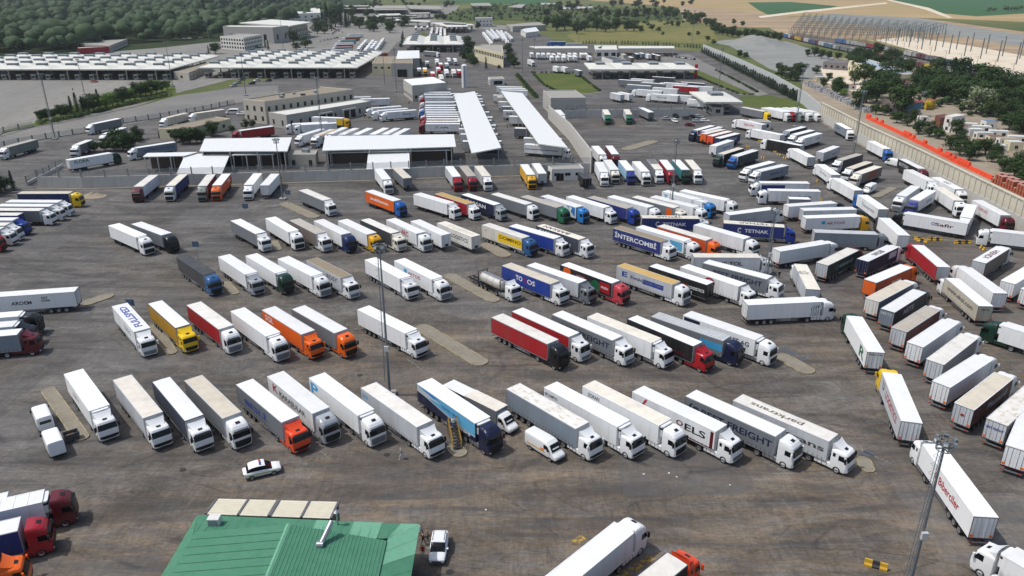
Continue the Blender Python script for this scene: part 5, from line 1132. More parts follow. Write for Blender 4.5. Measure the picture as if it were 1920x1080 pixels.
def island(pts, k):
    pts = capsule(pts)
    cx = sum(p[0] for p in pts)/len(pts); cy = sum(p[1] for p in pts)/len(pts)
    o = obj('kerbed_island', MB().prism([(x-cx, y-cy) for x, y in pts], 0, .13).mesh('kerbed_island', [KERBM]), None, (cx, cy, 0))
    struct(o)
    # kerb stones one by one
    per = []
    for (x0, y0), (x1, y1) in zip(pts, pts[1:] + pts[:1]):
        L = hypot(x1-x0, y1-y0); n = max(1, round(L/1.0))
        for i in range(n): per.append((x0+(x1-x0)*i/n, y0+(y1-y0)*i/n, x0+(x1-x0)*(i+1)/n, y0+(y1-y0)*(i+1)/n))
    area = sum(pts[i][0]*pts[(i+1)%len(pts)][1]-pts[(i+1)%len(pts)][0]*pts[i][1] for i in range(len(pts)))
    s = 1 if area < 0 else -1
    for i, (x0, y0, x1, y1) in enumerate(per):
        L = hypot(x1-x0, y1-y0); dx, dy = (x1-x0)/L, (y1-y0)/L
        nx, ny = -dy*s, dx*s
        g = .02
        q = [(x0+dx*g, y0+dy*g), (x1-dx*g, y1-dy*g), (x1-dx*g+nx*.13, y1-dy*g+ny*.13), (x0+dx*g+nx*.13, y0+dy*g+ny*.13)]
        b = MB().prism([(x-cx, y-cy) for x, y in q], 0, .19)
        obj('kerb_stone', b.mesh('kerb_stone', [simple('kerb_yellow',(160,148,118),.9) if i % 4 else simple('kerb_dark',(138,128,108),.9)]), o)
for k in range(14): island(P['isl%d' % k], k)
# worn painted marks on the asphalt
def mark(name, cx, cy, w, l, rz, m):
    o = obj(name, MB().add([(-w/2,-l/2,0),(w/2,-l/2,0),(w/2,l/2,0),(-w/2,l/2,0)], [(0,1,2,3)]).mesh(name, [m]), None, (cx, cy, .014), rz)
    return struct(o)
def worn(name, c):
    m, nt, bs = nodes_of(name)
    f = noise_n(nt, mapping(nt), 2.2, 6, .75)
    nt.links.new(mix(nt, ramp(nt, f, .44, .62), (.07,.067,.064,1), lin(c)), bs.inputs['Base Color'])
    bs.inputs['Roughness'].default_value = .85
    return m
WY, WB, WW = worn('worn_yellow_marking', (186,150,44)), worn('worn_blue_marking', (72,86,106)), worn('worn_white_marking', (158,154,146))
for x, y in P['yellow_paint']: mark('yellow_road_marking', x, y, 1.5, .9, .75, WY)
for x, y in P['blue_paint']: mark('blue_road_marking', x, y, 1.6, 1.2, .3, WB)
for x, y, l in ((-17.5, 114, 5), (-16.2, 109, 3), (-14.6, 106.8, 2.5), (-24.5, 83.5, 3), (33.5, 80.5, 4), (47, 83, 4)): mark('bay_line', x, y, .14, l, radians(41), WW)
for x, y in P['manholes']:
    o = obj('manhole_cover', MB().cyl((0,0,.002),(0,0,.02), .42, n=20).mesh('manhole_cover', [STEEL]), None, (x, y, 0))
    struct(o)

# ------------------------------------------------------------------ buildings
def cen(q): return sum(p[0] for p in q)/len(q), sum(p[1] for p in q)/len(q)
def ccw(q): return q if sum(q[i][0]*q[(i+1)%len(q)][1]-q[(i+1)%len(q)][0]*q[i][1] for i in range(len(q))) > 0 else q[::-1]
def win_mesh(w, h):
    return cached2(('win', round(w, 2), round(h, 2)), lambda: MB().box(-w/2, w/2, -.06, -.01, 0, h, 0).box(-w/2-.08, w/2+.08, -.03, .0, -.08, h+.08, 1).box(-.03, .03, -.075, -.06, 0, h, 1).mesh('window', [GLASS, simple('window_frame_grey', (150,152,152))]))
M2 = {}
def cached2(k, f):
    if k not in M2: M2[k] = f()
    return M2[k]
def building(name, label, quad, h, wall, roofm, par=.5, wins=(), cat='building', z0=0.0, doors=()):
    q = ccw(quad); cx, cy = cen(q); q = [(x-cx, y-cy) for x, y in q]
    root = thing(name, label, cat, (cx, cy, z0))
    obj('wall', MB().prism(q, 0, h).mesh('wall', [wall]), root)
    ins = [(x*(1-.02), y*(1-.02)) for x, y in q]
    obj('roof', MB().prism(ins, h+.004, h+.05).mesh('roof', [roofm]), root)
    if par:
        b = MB(); n = len(q)
        for i in range(n):
            a, c = q[i], q[(i+1) % n]
            b.prism([a, c, (c[0]*.965, c[1]*.965), (a[0]*.965, a[1]*.965)], h+.006, h+par)
        obj('parapet', b.mesh('parapet', [wall]), root)
    n = len(q)
    for i in range(n):
        (x0, y0), (x1, y1) = q[i], q[(i+1) % n]
        L = hypot(x1-x0, y1-y0); dx, dy = (x1-x0)/L, (y1-y0)/L
        nx, ny = dy, -dx
        if nx*(-(cx+(x0+x1)/2)) + ny*(-(cy+(y0+y1)/2)) <= 0: continue
        for (zz, hh, ww, gap) in wins:
            k = max(1, int((L-1.0)/gap))
            for j in range(k):
                t = (j+.5)/k*L
                obj('window', win_mesh(ww, hh), root, (x0+dx*t+nx*.004, y0+dy*t+ny*.004, zz), atan2(dy, dx))
        for (zz, hh, ww, pos) in doors:
            t = pos*L
            obj('door', win_mesh(ww, hh), root, (x0+dx*t+nx*.004, y0+dy*t+ny*.004, zz), atan2(dy, dx))
    return root, q
BW = simple('beige_render', (190,184,170), .85)
GW = simple('grey_render', (172,170,164), .85)
WW_ = simple('white_render', (214,212,206), .8)
YW = simple('cream_render', (206,198,168), .85)
BRN = simple('brown_flat_roof', (138,128,112), .9)
GRF = simple('grey_flat_roof', (150,148,142), .9)
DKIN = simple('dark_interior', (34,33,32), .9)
PALEROOF = simple('pale_roof_sheet', (208,208,200), .6)
def units(root, q, n, h, seed):
    r = random.Random(seed)
    for k in range(n):
        t, u = r.uniform(.15, .85), r.uniform(.25, .75)
        x = (q[0][0]*(1-t)+q[1][0]*t)*(1-u) + (q[3][0]*(1-t)+q[2][0]*t)*u; y = (q[0][1]*(1-t)+q[1][1]*t)*(1-u) + (q[3][1]*(1-t)+q[2][1]*t)*u
        s = r.uniform(.7, 1.3)
        obj('roof_unit', MB().box(-s, s, -s*.6, s*.6, 0, s*.9, 0).box(-s*.8, s*.8, -s*.62, -s*.6, .2, s*.7, 1).mesh('roof_unit', [GALV, BLACKP]), root, (x, y, h+.06), r.uniform(0, 3))
r_, q_ = building('office_building', 'two storey beige office with brown flat roof behind the sheds', P['main_roof'], 9.0, BW, BRN, .5, [(1.2, 1.9, 1.1, 3.4), (5.2, 1.9, 1.1, 3.4)])
units(r_, q_, 6, 9.0, 3)
r_, q_ = building('warehouse_wing', 'lower wing with loading doors in front of the two storey office', P['wing_roof'], 5.5, GW, PALEROOF, .25, [(1.2, 2.0, 1.0, 4.2)])
for k in range(4):
    t = (.38, .46, .66, .74)[k]
    a, b = P['wing_roof'][1], P['wing_roof'][2]
    cx, cy = cen(ccw(P['wing_roof']))
    x, y = a[0]+(b[0]-a[0])*t-cx, a[1]+(b[1]-a[1])*t-cy
    an = atan2(b[1]-a[1], b[0]-a[0])
    obj('dock_shelter', MB().box(-1.9, 1.9, -1.4, -.02, 0, 4.3, 0).box(-1.4, 1.4, -1.42, -1.4, .3, 3.7, 1).mesh('dock_shelter', [GW, DKIN]), r_, (x, y, 0), an)
building('grey_block_house', 'grey windowless block with flat roof at the bend of the tall wall', P['block_roof'], 7.5, GW, GRF, .4, doors=[(2.2, .8, .8, .62), (2.2, .8, .8, .7)])
building('white_hut', 'small white hut with open doorway beside the wall row', P['white_hut_roof'], 3.4, WW_, GRF, .3, [(1.6, .8, 1.6, 2.6)], doors=[(.05, 2.2, 2.2, .26)])
r_, q_ = building('concrete_hut', 'small beige hut between the two inspection sheds', P['hut_roof'], 3.8, BW, GRF, .3, doors=[(.05, 2.2, 1.0, .2), (.05, 2.2, 1.0, .8)])
units(r_, q_, 1, 3.8, 5)
building('brown_roofed_block', 'flat brown roofed block left of the white gabled shed', P['brown_block'], 7, YW, BRN, .4, [(4.2, 1.0, 1.6, 4.0)])
building('garage_block', 'grey block with wide dark entrance in front of the gabled shed', P['brown_block2'], 8, GW, BRN, .4, doors=[(.1, 4.6, 6.0, .5)])
building('white_roofed_hall', 'grey hall with bright white roof at the head of the trailer row', P['white_roofed'], 7.8, GW, simple('bright_roof', (226,228,228)), .0, [(1.4, 1.4, 1.3, 3.4)])
building('admin_building', 'cream two storey building with large upper windows by the dark trees', P['admin'], 9, YW, GRF, .5, [(5.4, 2.2, 2.0, 3.2)])
building('far_white_building', 'white two storey building beyond the lorry lanes', P['far_white'], 10, WW_, GRF, .4, [(1.6, 1.5, 1.6, 4.0), (6, 1.5, 1.6, 4.0)])
building('far_depot_shed', 'long grey depot with flat roof behind the small gabled shed', P['far_sheds'], 6, GW, GRF, .3, [], doors=[(.1, 4, 4, .3), (.1, 4, 4, .5)])
building('guard_kiosk', 'white kiosk with dark counter near the top of the second canopy', P['kiosk'], 3.4, WW_, GRF, .2, doors=[(.6, 2.0, 5.0, .55)])
r_, q_ = building('terminal_hall', 'large pale terminal hall behind the small office', P['terminal'], 14, GW, PALEROOF, .5, [(3, 5, 3, 14)])
building('terminal_block', 'terminal block with wide overhanging roof left of the pines', [(-272,832),(-262,880),(-214,838),(-217,786)], 12, GW, PALEROOF, 0, [(1.5, 3, 4, 6), (6.5, 3, 4, 6)])
o = tag(obj('overhanging_roof', MB().prism(P['terminal_roof'], 13.2, 14.4).mesh('overhanging_roof', [PALEROOF])), 'wide thin overhanging roof slab above the terminal block', 'roof')
building('small_office', 'small white office with window bands in front of the terminal hall', P['office'], 10, WW_, GRF, .5, [(1.2, 1.7, 1.8, 3.2), (4.4, 1.7, 1.8, 3.2), (7.4, 1.6, 1.8, 3.2)])
building('far_terminal', 'distant white terminal building left of the tall pines', P['term_far'], 12, WW_, PALEROOF, .4, [(2, 2, 3, 9), (7, 2, 3, 9)])
building('red_shop', 'low shop with red fascia behind the left hipped canopy', P['red_shop'], 4.5, simple('red_fascia', (150,30,40)), PALEROOF, .4)
building('long_grey_shed', 'long grey shed beside the red fascia shop', P['long_shed'], 5, GW, GRF, .3, [(1.5, 2, 1.5, 6)])
building('ramp_house', 'low brown roofed building between the two fields of hipped canopies', P['ramp_house'], 4.3, BW, BRN, .3, [(1.2, 1.4, 1.6, 6)])
building('low_service_house', 'long low beige building among trees behind the left sheds', P['low_house'], 3.9, YW, BRN, .25, [(1.2, 1.2, 1.2, 7)])
r_, q_ = building('fuel_shop', 'white fuel station shop between the two thin canopies', P['fuel_shop'], 5.5, WW_, PALEROOF, .4, [(1, 2.6, 3, 4)])
units(r_, q_, 2, 5.5, 8)
building('fuel_annex', 'low dark roofed annex in front of the fuel station shop', P['fuel_shop2'], 3.2, WW_, simple('slate_roof', (70,72,76)), .3)
building('depot_hall', 'long beige depot with pale blue roof behind the trees', P['depot'], 7.5, YW, simple('blue_grey_roof', (158,170,180)), .4, [(2, 2, 1.5, 5)])
building('brown_house', 'house with dull red roof among the trees', P['brown_house'], 5, YW, simple('dull_red_roof', (98,66,62)), 0, [(1.2, 1.4, 1.2, 3)])
building('grey_low_house', 'low grey house left of the long depot', P['grey_low'], 4.5, simple('grey_house', (122,118,118)), simple('grey_house_roof', (108,104,102)), .2, [(1.2, 1.6, 1.5, 3)])
building('red_kiosk', 'blue kiosk with red roof in the trees', P['red_kiosk'], 3.2, simple('blue_kiosk', (60,110,140)), simple('red_kiosk_roof', (126,44,40)), 0)
building('yellow_kiosk', 'small ochre kiosk with tiled roof in the trees', P['yellow_kiosk'], 3.6, simple('ochre', (196,160,60)), simple('tile_roof', (140,84,62)), 0)
building('brown_cabin', 'brown site cabin left of the stacked white cabins', P['cabin_brown'], 4.4, simple('brown_cabin', (116,70,54)), simple('brown_cabin_roof', (100,60,56)), 0, [(1.2, 1, 1, 2.4)])
building('stacked_white_cabins', 'two storey stack of white site cabins in the trees', P['cabin_white'], 6.2, WW_, PALEROOF, .1, [(.9, 1.2, 1.1, 2.6), (3.9, 1.2, 1.1, 2.6)])
for k, (x, y) in enumerate(P['huts']):
    wd, dp, hh = ((5, 3, 2.6), (3.4, 3, 2.4), (6, 2.6, 2.7), (4.4, 4, 3.2))[k % 4]
    rc = [('pale grey', (196,198,196)), ('dull blue', (96,122,150)), ('rusty red', (132,84,70)), ('white', (214,214,210)), ('tan', (176,156,126))][k % 5]
    building('site_hut', 'small hut with %s roof, %s from left in the settlement behind the border wall' % (rc[0], ordinal(k)), [(x-wd/2, y-dp/2), (x+wd/2, y-dp/2-.6), (x+wd/2, y+dp/2-.6), (x-wd/2, y+dp/2)], hh, WW_ if k % 3 else YW, simple('hut_roof_%d' % (k % 5), rc[1]), 0, [(.9, 1.0, 1.0, 2.4)], cat='hut')
for k, (x, y) in enumerate(P['cont_row']):
    building('site_cabin', ('white container cabin, %s in the line beside the stacked cabins' % ordinal(k)), [(x-3.2, y-1.4), (x+3.2, y-3.2), (x+4.2, y-.6), (x-2.2, y+1.4)], 2.7, WW_, PALEROOF, 0, [(1.0, 1.0, 1.1, 2.6)], cat='cabin')
CK = sorted('abcdefghijklmn', key=lambda n: cen(P['mid_can_' + n])[1])
for k, nm in enumerate(CK):
    q = P['mid_can_' + nm]
    hgt = {'c':7.6,'d':7.6,'e':7.6,'g':8.6,'h':6.6,'i':7.6,'j':7.6,'n':7.6}.get(nm, 7)
    c = ccw(q); cx, cy = cen(c); c = [(x-cx, y-cy) for x, y in c]
    root = thing('far_canopy', '%s nearest of the far canopy roofs beyond the customs lanes' % ordinal(k), 'canopy', (cx, cy, 0), group='far canopies')
    obj('roof', MB().prism(c, hgt-.7, hgt).mesh('roof', [PALEROOF if nm in 'abfklm' else GRF]), root)
    for i in range(4):
        for t in (.05, .35, .65, .95):
            x = c[i][0]*(1-t)+c[(i+1) % 4][0]*t; y = c[i][1]*(1-t)+c[(i+1) % 4][1]*t
            obj('post', cached2('farpost%g' % hgt, lambda: MB().box(-.3, .3, -.3, .3, 0, hgt-.7).mesh('post', [CONC])), root, (x*.93, y*.93, 0))
# gabled sheds
def gable(name, label, q, h, rise, wall, roofm, along=0):
    q = ccw(q); cx, cy = cen(q); q = [(x-cx, y-cy) for x, y in q]
    root = thing(name, label, 'building', (cx, cy, 0))
    obj('wall', MB().prism(q, 0, h).mesh('wall', [wall]), root)
    if along: q = q[1:] + q[:1]
    a, b, c, d = q
    r0 = ((a[0]+b[0])/2*1.03, (a[1]+b[1])/2*1.03); r1 = ((c[0]+d[0])/2*1.03, (c[1]+d[1])/2*1.03)
    e = [(x*1.04, y*1.04) for x, y in q]
    vs = [(*e[0], h), (*e[1], h), (*e[2], h), (*e[3], h), (*r0, h+rise), (*r1, h+rise)]
    obj('roof', MB().add(vs, [(1,2,5,4),(3,0,4,5),(0,1,4),(2,3,5),(0,3,2,1)]).mesh('roof', [roofm]), root)
    m = ((a[0]+b[0])/2, (a[1]+b[1])/2)
    an = atan2(b[1]-a[1], b[0]-a[0])
    obj('door', cached2('gdoor%g' % h, lambda: MB().box(-1.8, 1.8, -.08, -.01, 0, h*.6).mesh('door', [DKIN])), root, (m[0], m[1], .01), an)
    return root
gable('gabled_shed', 'white gabled shed with dark slot window behind the brown roofs', P['white_shed'], 7, 3, GW, WHITEROOF)
gable('small_gabled_shed', 'small white gabled shed with dark door at the far depot', P['white_gable'], 5, 2.4, WW_, WHITEROOF, 1)

# ------------------------------------------------------------------ long canopies and inspection sheds
def slab_canopy(name, label, q, z, th, m, posts, under=None, slope=0.0, wallh=None):
    q = list(q); cx, cy = cen(q); q = [(x-cx, y-cy) for x, y in q]
    root = thing(name, label, 'canopy', (cx, cy, 0))
    n = len(q)
    # far edge first two points may be higher than the near edge
    zt = [z+slope, z+slope, z, z]
    up = [(*p, zz) for p, zz in zip(q, zt)]; dn = [(*p, zz-th) for p, zz in zip(q, zt)]
    area = sum(q[i][0]*q[(i+1)%n][1]-q[(i+1)%n][0]*q[i][1] for i in range(n))
    fs = [(0,1,2,3), (7,6,5,4)] + [(i, 4+i, 4+(i+1) % 4, (i+1) % 4) for i in range(4)]
    if area < 0: fs = [f[::-1] for f in fs]
    obj('roof', MB().add(up + dn, fs).mesh('roof', [m]), root)
    for (i, t) in posts:
        a, b = q[i], q[(i+1) % 4]
        x, y = (a[0]*(1-t)+b[0]*t)*.97, (a[1]*(1-t)+b[1]*t)*.97
        zz = (zt[i]*(1-t)+zt[(i+1) % 4]*t)-th+.05
        obj('post', MB().box(-.14, .14, -.14, .14, 0, zz).mesh('post', [simple('post_white', (196,196,192))]), root, (x, y, 0))
    return root, q, (cx, cy)
lp = [(1, t/10+.05) for t in range(10)] + [(3, t/10+.05) for t in range(10)]
CAN = simple('white_canopy_sheet', (220,222,221), .45)
slab_canopy('long_canopy', 'long white lean-to canopy over the left row of trailers', P['canopy1'], 6.0, .35, CAN, lp)
slab_canopy('long_canopy', 'long white lean-to canopy beside the tall concrete wall', P['canopy2'], 6.0, .35, CAN, lp)
fp = [(2, .02), (2, .34), (2, .66), (2, .98), (0, .02), (0, .5), (0, .98)]
def shed_group(pre, word, parts):
    for k, (key, z, th, slope, lab) in enumerate(parts):
        r, q, c = slab_canopy('inspection_shed', lab, P[key], z, th, CAN, fp if k != 2 else fp[:4], None, slope)
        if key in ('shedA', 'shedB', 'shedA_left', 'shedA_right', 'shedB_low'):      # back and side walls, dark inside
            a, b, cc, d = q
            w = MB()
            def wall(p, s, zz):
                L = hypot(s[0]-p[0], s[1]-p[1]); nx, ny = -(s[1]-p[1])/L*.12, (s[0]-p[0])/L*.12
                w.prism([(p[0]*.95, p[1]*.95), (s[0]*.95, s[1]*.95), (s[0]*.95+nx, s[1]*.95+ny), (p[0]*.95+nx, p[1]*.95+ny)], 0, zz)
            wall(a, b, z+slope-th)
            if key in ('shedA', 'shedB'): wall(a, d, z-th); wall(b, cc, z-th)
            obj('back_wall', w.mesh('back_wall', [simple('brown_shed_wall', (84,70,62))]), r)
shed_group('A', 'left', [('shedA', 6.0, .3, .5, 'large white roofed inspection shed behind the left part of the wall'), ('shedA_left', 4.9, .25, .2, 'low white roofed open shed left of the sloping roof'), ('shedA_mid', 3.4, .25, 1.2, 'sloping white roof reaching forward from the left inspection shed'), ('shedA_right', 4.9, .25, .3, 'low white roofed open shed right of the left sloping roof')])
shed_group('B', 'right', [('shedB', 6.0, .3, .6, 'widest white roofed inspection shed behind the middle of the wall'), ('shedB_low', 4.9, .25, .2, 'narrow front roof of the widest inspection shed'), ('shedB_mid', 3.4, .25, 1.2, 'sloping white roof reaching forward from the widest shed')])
slab_canopy('fuel_canopy', 'thin white fuel canopy with red posts left of the shop', P['fuelA'], 5.5, .6, PALEROOF, [(2, .02),(2, .25),(2, .5),(2, .75),(2, .98)])
slab_canopy('fuel_canopy', 'thin white fuel canopy right of the shop', P['fuelB'], 5.5, .6, PALEROOF, [(2, .02),(2, .25),(2, .5),(2, .75),(2, .98)])
def hip_canopy(label, x0, x1, y0, y1, nx, ny, z, rise, skew=0.0):
    root = thing('hipped_canopy', label, 'canopy', ((x0+x1)/2, (y0+y1)/2, 0))
    w, d = (x1-x0)/nx, (y1-y0)/ny
    me = MB()
    hw, hd = w/2-.04, d/2-.04
    k = .28
    me.add([(-hw,-hd,0),(hw,-hd,0),(hw,hd,0),(-hw,hd,0),(-hw*k,-hd*k,rise),(hw*k,-hd*k,rise),(hw*k,hd*k,rise),(-hw*k,hd*k,rise),(-hw,-hd,-.7),(hw,-hd,-.7),(hw,hd,-.7),(-hw,hd,-.7)],
           [(0,1,5,4),(1,2,6,5),(2,3,7,6),(3,0,4,7),(4,5,6,7),(8,9,1,0),(9,10,2,1),(10,11,3,2),(11,8,0,3),(11,10,9,8)])
    mod = me.mesh('roof_module', [PALEROOF])
    vb = MB().box(-w*.16, w*.16, -d*.12, d*.12, rise-.3, rise+1.15, 0)
    for j in range(4): vb.box(-w*.165, w*.165, -d*.125, d*.125, rise+.05+j*.28, rise+.13+j*.28, 1)
    vent = vb.mesh('roof_vent', [GALV, simple('vent_louvre', (128,134,134))])
    post = MB().cyl((0,0,0), (0,0,z-.7), .4, n=10).mesh('column', [CONC])
    booth = MB().box(-1.3, 1.3, -2.5, 2.5, 0, 2.9, 0).box(-1.32, 1.32, -1.9, 1.9, 1.1, 2.2, 1).box(-1.0, 1.0, -2.52, 2.52, 1.1, 2.2, 1).box(-1.5, 1.5, -2.8, 2.8, 2.9, 3.1, 2).mesh('booth', [GW, GLASS, PALEROOF])
    cx, cy = (x0+x1)/2, (y0+y1)/2
    for i in range(nx):
        for j in range(ny):
            px, py = x0+(i+.5)*w-cx + skew*((j+.5)*d), y0+(j+.5)*d-cy
            o = obj('roof_module', mod, root, (px, py, z))
            obj('roof_vent', vent, o)
            obj('column', post, root, (px, py-d*.44, 0))
            if j == 0:
                obj('booth', booth, root, (px+w*.25, py-d*.15, 0)); obj('booth', booth, root, (px-w*.25, py-d*.15, 0))
    return root
hip_canopy('left field of white hipped canopy roofs with grey vents before the forest', -348, -206, 472, 556, 8, 6, 6.5, 1.7)
hip_canopy('middle field of white hipped canopy roofs with grey vents', -192.5, -95, 481, 585, 6, 7, 6.5, 1.7)
hip_canopy('three bay hipped canopy at the end of the central lorry lot', -90, -40, 655, 742, 3, 4, 6.5, 2.2, -.09)
hip_canopy('four bay hipped canopy over the exit lanes beside the lawn', 46.5, 113, 476, 514, 4, 1, 6.0, 1.2)
hip_canopy('single hipped gate canopy over the entrance lane', 86, 103, 346, 379, 1, 1, 6.0, .9)
building('gate_booth', 'glazed gate booth under the single hipped canopy', [(90,347),(95,347),(95,356),(90,356)], 3.2, GW, GRF, .2, [(1.0, 1.5, 2.0, 2.4)], cat='booth')
building('gate_cabin', 'small white cabin on the traffic island by the gate', [(98,311),(105,311),(105,318),(98,318)], 3.0, WW_, GRF, .2, [(1.0, 1.3, 1.6, 2.2)], cat='cabin')
r_ = thing('storage_tank', 'tall white cylindrical tank left of the first long canopy', 'tank', (-27, 440, 0))
obj('shell', MB().cyl((0,0,0), (0,0,12), 1.6, n=24).mesh('shell', [simple('tank_white', (216,218,218))], True), r_)
obj('dome', MB().cyl((0,0,12), (0,0,12.7), 1.6, .5, n=24).mesh('dome', [simple('tank_white', (216,218,218))], True), r_)
obj('ladder', MB().box(-.3, .3, -1.75, -1.65, 0, 12).mesh('ladder', [GALV]), r_)
r_ = thing('pylon_sign', 'tall red sign pylon at the corner of the exit lanes', 'sign', (112, 480, 0))
obj('board', MB().box(-.9, .9, -.3, .3, 1, 8.5).mesh('board', [simple('sign_red', (176,28,34))]), r_)
obj('pole', MB().box(-.2, .2, -.2, .2, 0, 1.0).mesh('pole', [STEEL]), r_)
r_ = thing('pergola', 'brown roofed open pergola among the trees', 'shelter', (*cen(P['pergola']), 0))
cx, cy = cen(P['pergola'])
obj('roof', MB().prism([(x-cx, y-cy) for x, y in P['pergola']], 3.3, 3.5).mesh('roof', [simple('pergola_brown', (92,74,66))]), r_)
for x, y in P['pergola']: obj('post', MB().box(-.1, .1, -.1, .1, 0, 3.3).mesh('post', [STEEL]), r_, ((x-cx)*.9, (y-cy)*.9, 0))

# ------------------------------------------------------------------ walls and fences
def along(pts, step):
    out = []
    for (x0, y0), (x1, y1) in zip(pts, pts[1:]):
        L = hypot(x1-x0, y1-y0); n = max(1, round(L/step))
        for i in range(n): out.append(((x0+(x1-x0)*i/n, y0+(y1-y0)*i/n), (x0+(x1-x0)*(i+1)/n, y0+(y1-y0)*(i+1)/n)))
    return out
WALLC = earth('weathered_concrete', (190,189,184), (180,178,173), (164,162,156), .08, .7, .9, (1, 1, .25))
MESHF, nt_, bs_ = nodes_of('wire_mesh')
bs_.inputs['Base Color'].default_value = lin((150,154,154)); bs_.inputs['Alpha'].default_value = .22; bs_.inputs['Roughness'].default_value = .6
_n = noise_n(nt_, mapping(nt_), 40, 1); nt_.links.new(ramp(nt_, _n, .3, .7, (.12,.12,.12,1), (.32,.32,.32,1)), bs_.inputs['Alpha'])
def panel_wall(name, label, pts, step, h, th, m, fence=0.0, h1=None, cap=None):
    root = thing(name, label, 'wall', (*pts[0], 0))
    segs = along(pts, step)
    ox, oy = pts[0]
    N_ = len(segs)
    for k, ((x0, y0), (x1, y1)) in enumerate(segs):
        L = hypot(x1-x0, y1-y0); an = atan2(y1-y0, x1-x0)
        hh = h if h1 is None else h + (h1-h)*(k+.5)/N_
        obj('wall_panel', MB().box(.015, L-.015, -th/2, th/2, 0, hh).mesh('wall_panel', [m]), root, (x0-ox, y0-oy, 0), an)
        if fence:
            obj('fence_post', cached2(('fpost', fence), lambda: MB().box(-.16, .16, -.14, .14, 0, fence+.3).mesh('fence_post', [CONC])), root, (x0-ox, y0-oy, hh), an)
            obj('fence_mesh', MB().box(.1, L-.1, -.01, .01, .15, fence).mesh('fence_mesh', [MESHF]), root, (x0-ox, y0-oy, hh), an)
    return root
panel_wall('boundary_wall', 'long low concrete wall with wire fence behind the parked wall row', P['back_wall'] + [(24.4, 236.5)], 6.0, 3.4, .3, WALLC, 1.9)
panel_wall('tall_wall', 'tall grey concrete wall running away beside the second long canopy', P['diag_wall'], 5.0, 7.2, .35, WALLC, 0, 5.6)
panel_wall('gate_wall', 'low concrete wall with fence running from the block house to the gate', P['gate_wall'], 6.0, 3.4, .3, WALLC, 2.2)
panel_wall('far_wall', 'pale concrete border wall behind the conifer hedge', P['far_wall'], 6.0, 6.2, .3, earth('pale_wall', (186,190,190), (172,176,176), (156,160,160), .08, .6, .9, (1,1,.3)))
panel_wall('lot_fence', 'short fenced wall at the bend of the left approach road', P['lot_fence'], 5.0, 1.0, .25, WALLC, 1.8)
def post_fence(label, pts, step, h):
    root = thing('post_fence', label, 'fence', (*pts[0], 0)); ox, oy = pts[0]
    for k, ((x0, y0), (x1, y1)) in enumerate(along(pts, step)):
        L = hypot(x1-x0, y1-y0); an = atan2(y1-y0, x1-x0)
        obj('fence_post', cached2(('cpost', h), lambda: MB().box(-.22, .22, -.2, .2, 0, h).mesh('fence_post', [simple('post_grey', (112,112,108))])), root, (x0-ox, y0-oy, 0), an)
        obj('fence_mesh', MB().box(.25, L-.25, -.01, .01, .3, h*.92).mesh('fence_mesh', [MESHF]), root, (x0-ox, y0-oy, 0), an)
        obj('footing', MB().box(.0, L, -.15, .15, 0, .35).mesh('footing', [CONC]), root, (x0-ox, y0-oy, 0), an)
post_fence('concrete post fence along the left access road', P['road_fence'], 5.0, 2.4)
post_fence('concrete post fence at the edge of the pale apron', P['road_fence2'], 5.5, 2.4)
# the long retaining wall with ribbed upper panels
root = thing('panelled_wall', 'long beige border wall with ribbed upper panels on the right', 'wall', (*P['panel_wall'][0], 0))
ox, oy = P['panel_wall'][0]
PANM = earth('beige_wall_panel', (196,190,174), (184,178,162), (170,164,150), .08, .5, .9, (1,1,.3))
for k, ((x0, y0), (x1, y1)) in enumerate(along(P['panel_wall'], 3.0)):
    L = hypot(x1-x0, y1-y0); an = atan2(y1-y0, x1-x0)
    lc = (x0-ox, y0-oy, 0)
    obj('wall_base', MB().box(0, L, -.25, .25, 0, 3.3).mesh('wall_base', [WALLC]), root, lc, an)
    obj('wall_panel', MB().box(.12, L-.12, -.14, .14, 3.3, 7.1).mesh('wall_panel', [PANM]), root, lc, an)
    obj('wall_rib', MB().box(-.12, .12, -.34, .3, 3.3, 7.15).mesh('wall_rib', [PANM]), root, lc, an)
    obj('wall_cap', MB().box(0, L, -.38, .38, 7.15, 7.45).mesh('wall_cap', [PANM]), root, lc, an)
# kerb at the foot of the walls
for nm, w in (('back_wall', -1.3), ('panel_wall', -1.6)):
    b = MB()
    for (x0, y0), (x1, y1) in zip(P[nm], P[nm][1:]):
        L = hypot(x1-x0, y1-y0); nx, ny = -(y1-y0)/L, (x1-x0)/L
        if nx*(-x0)+ny*(-y0) < 0: nx, ny = -nx, -ny
        b.prism([(x0+nx*.3, y0+ny*.3), (x1+nx*.3, y1+ny*.3), (x1+nx*1.5, y1+ny*1.5), (x0+nx*1.5, y0+ny*1.5)], 0, .14)
    struct(obj('wall_kerb', b.mesh('wall_kerb', [KERBM])))

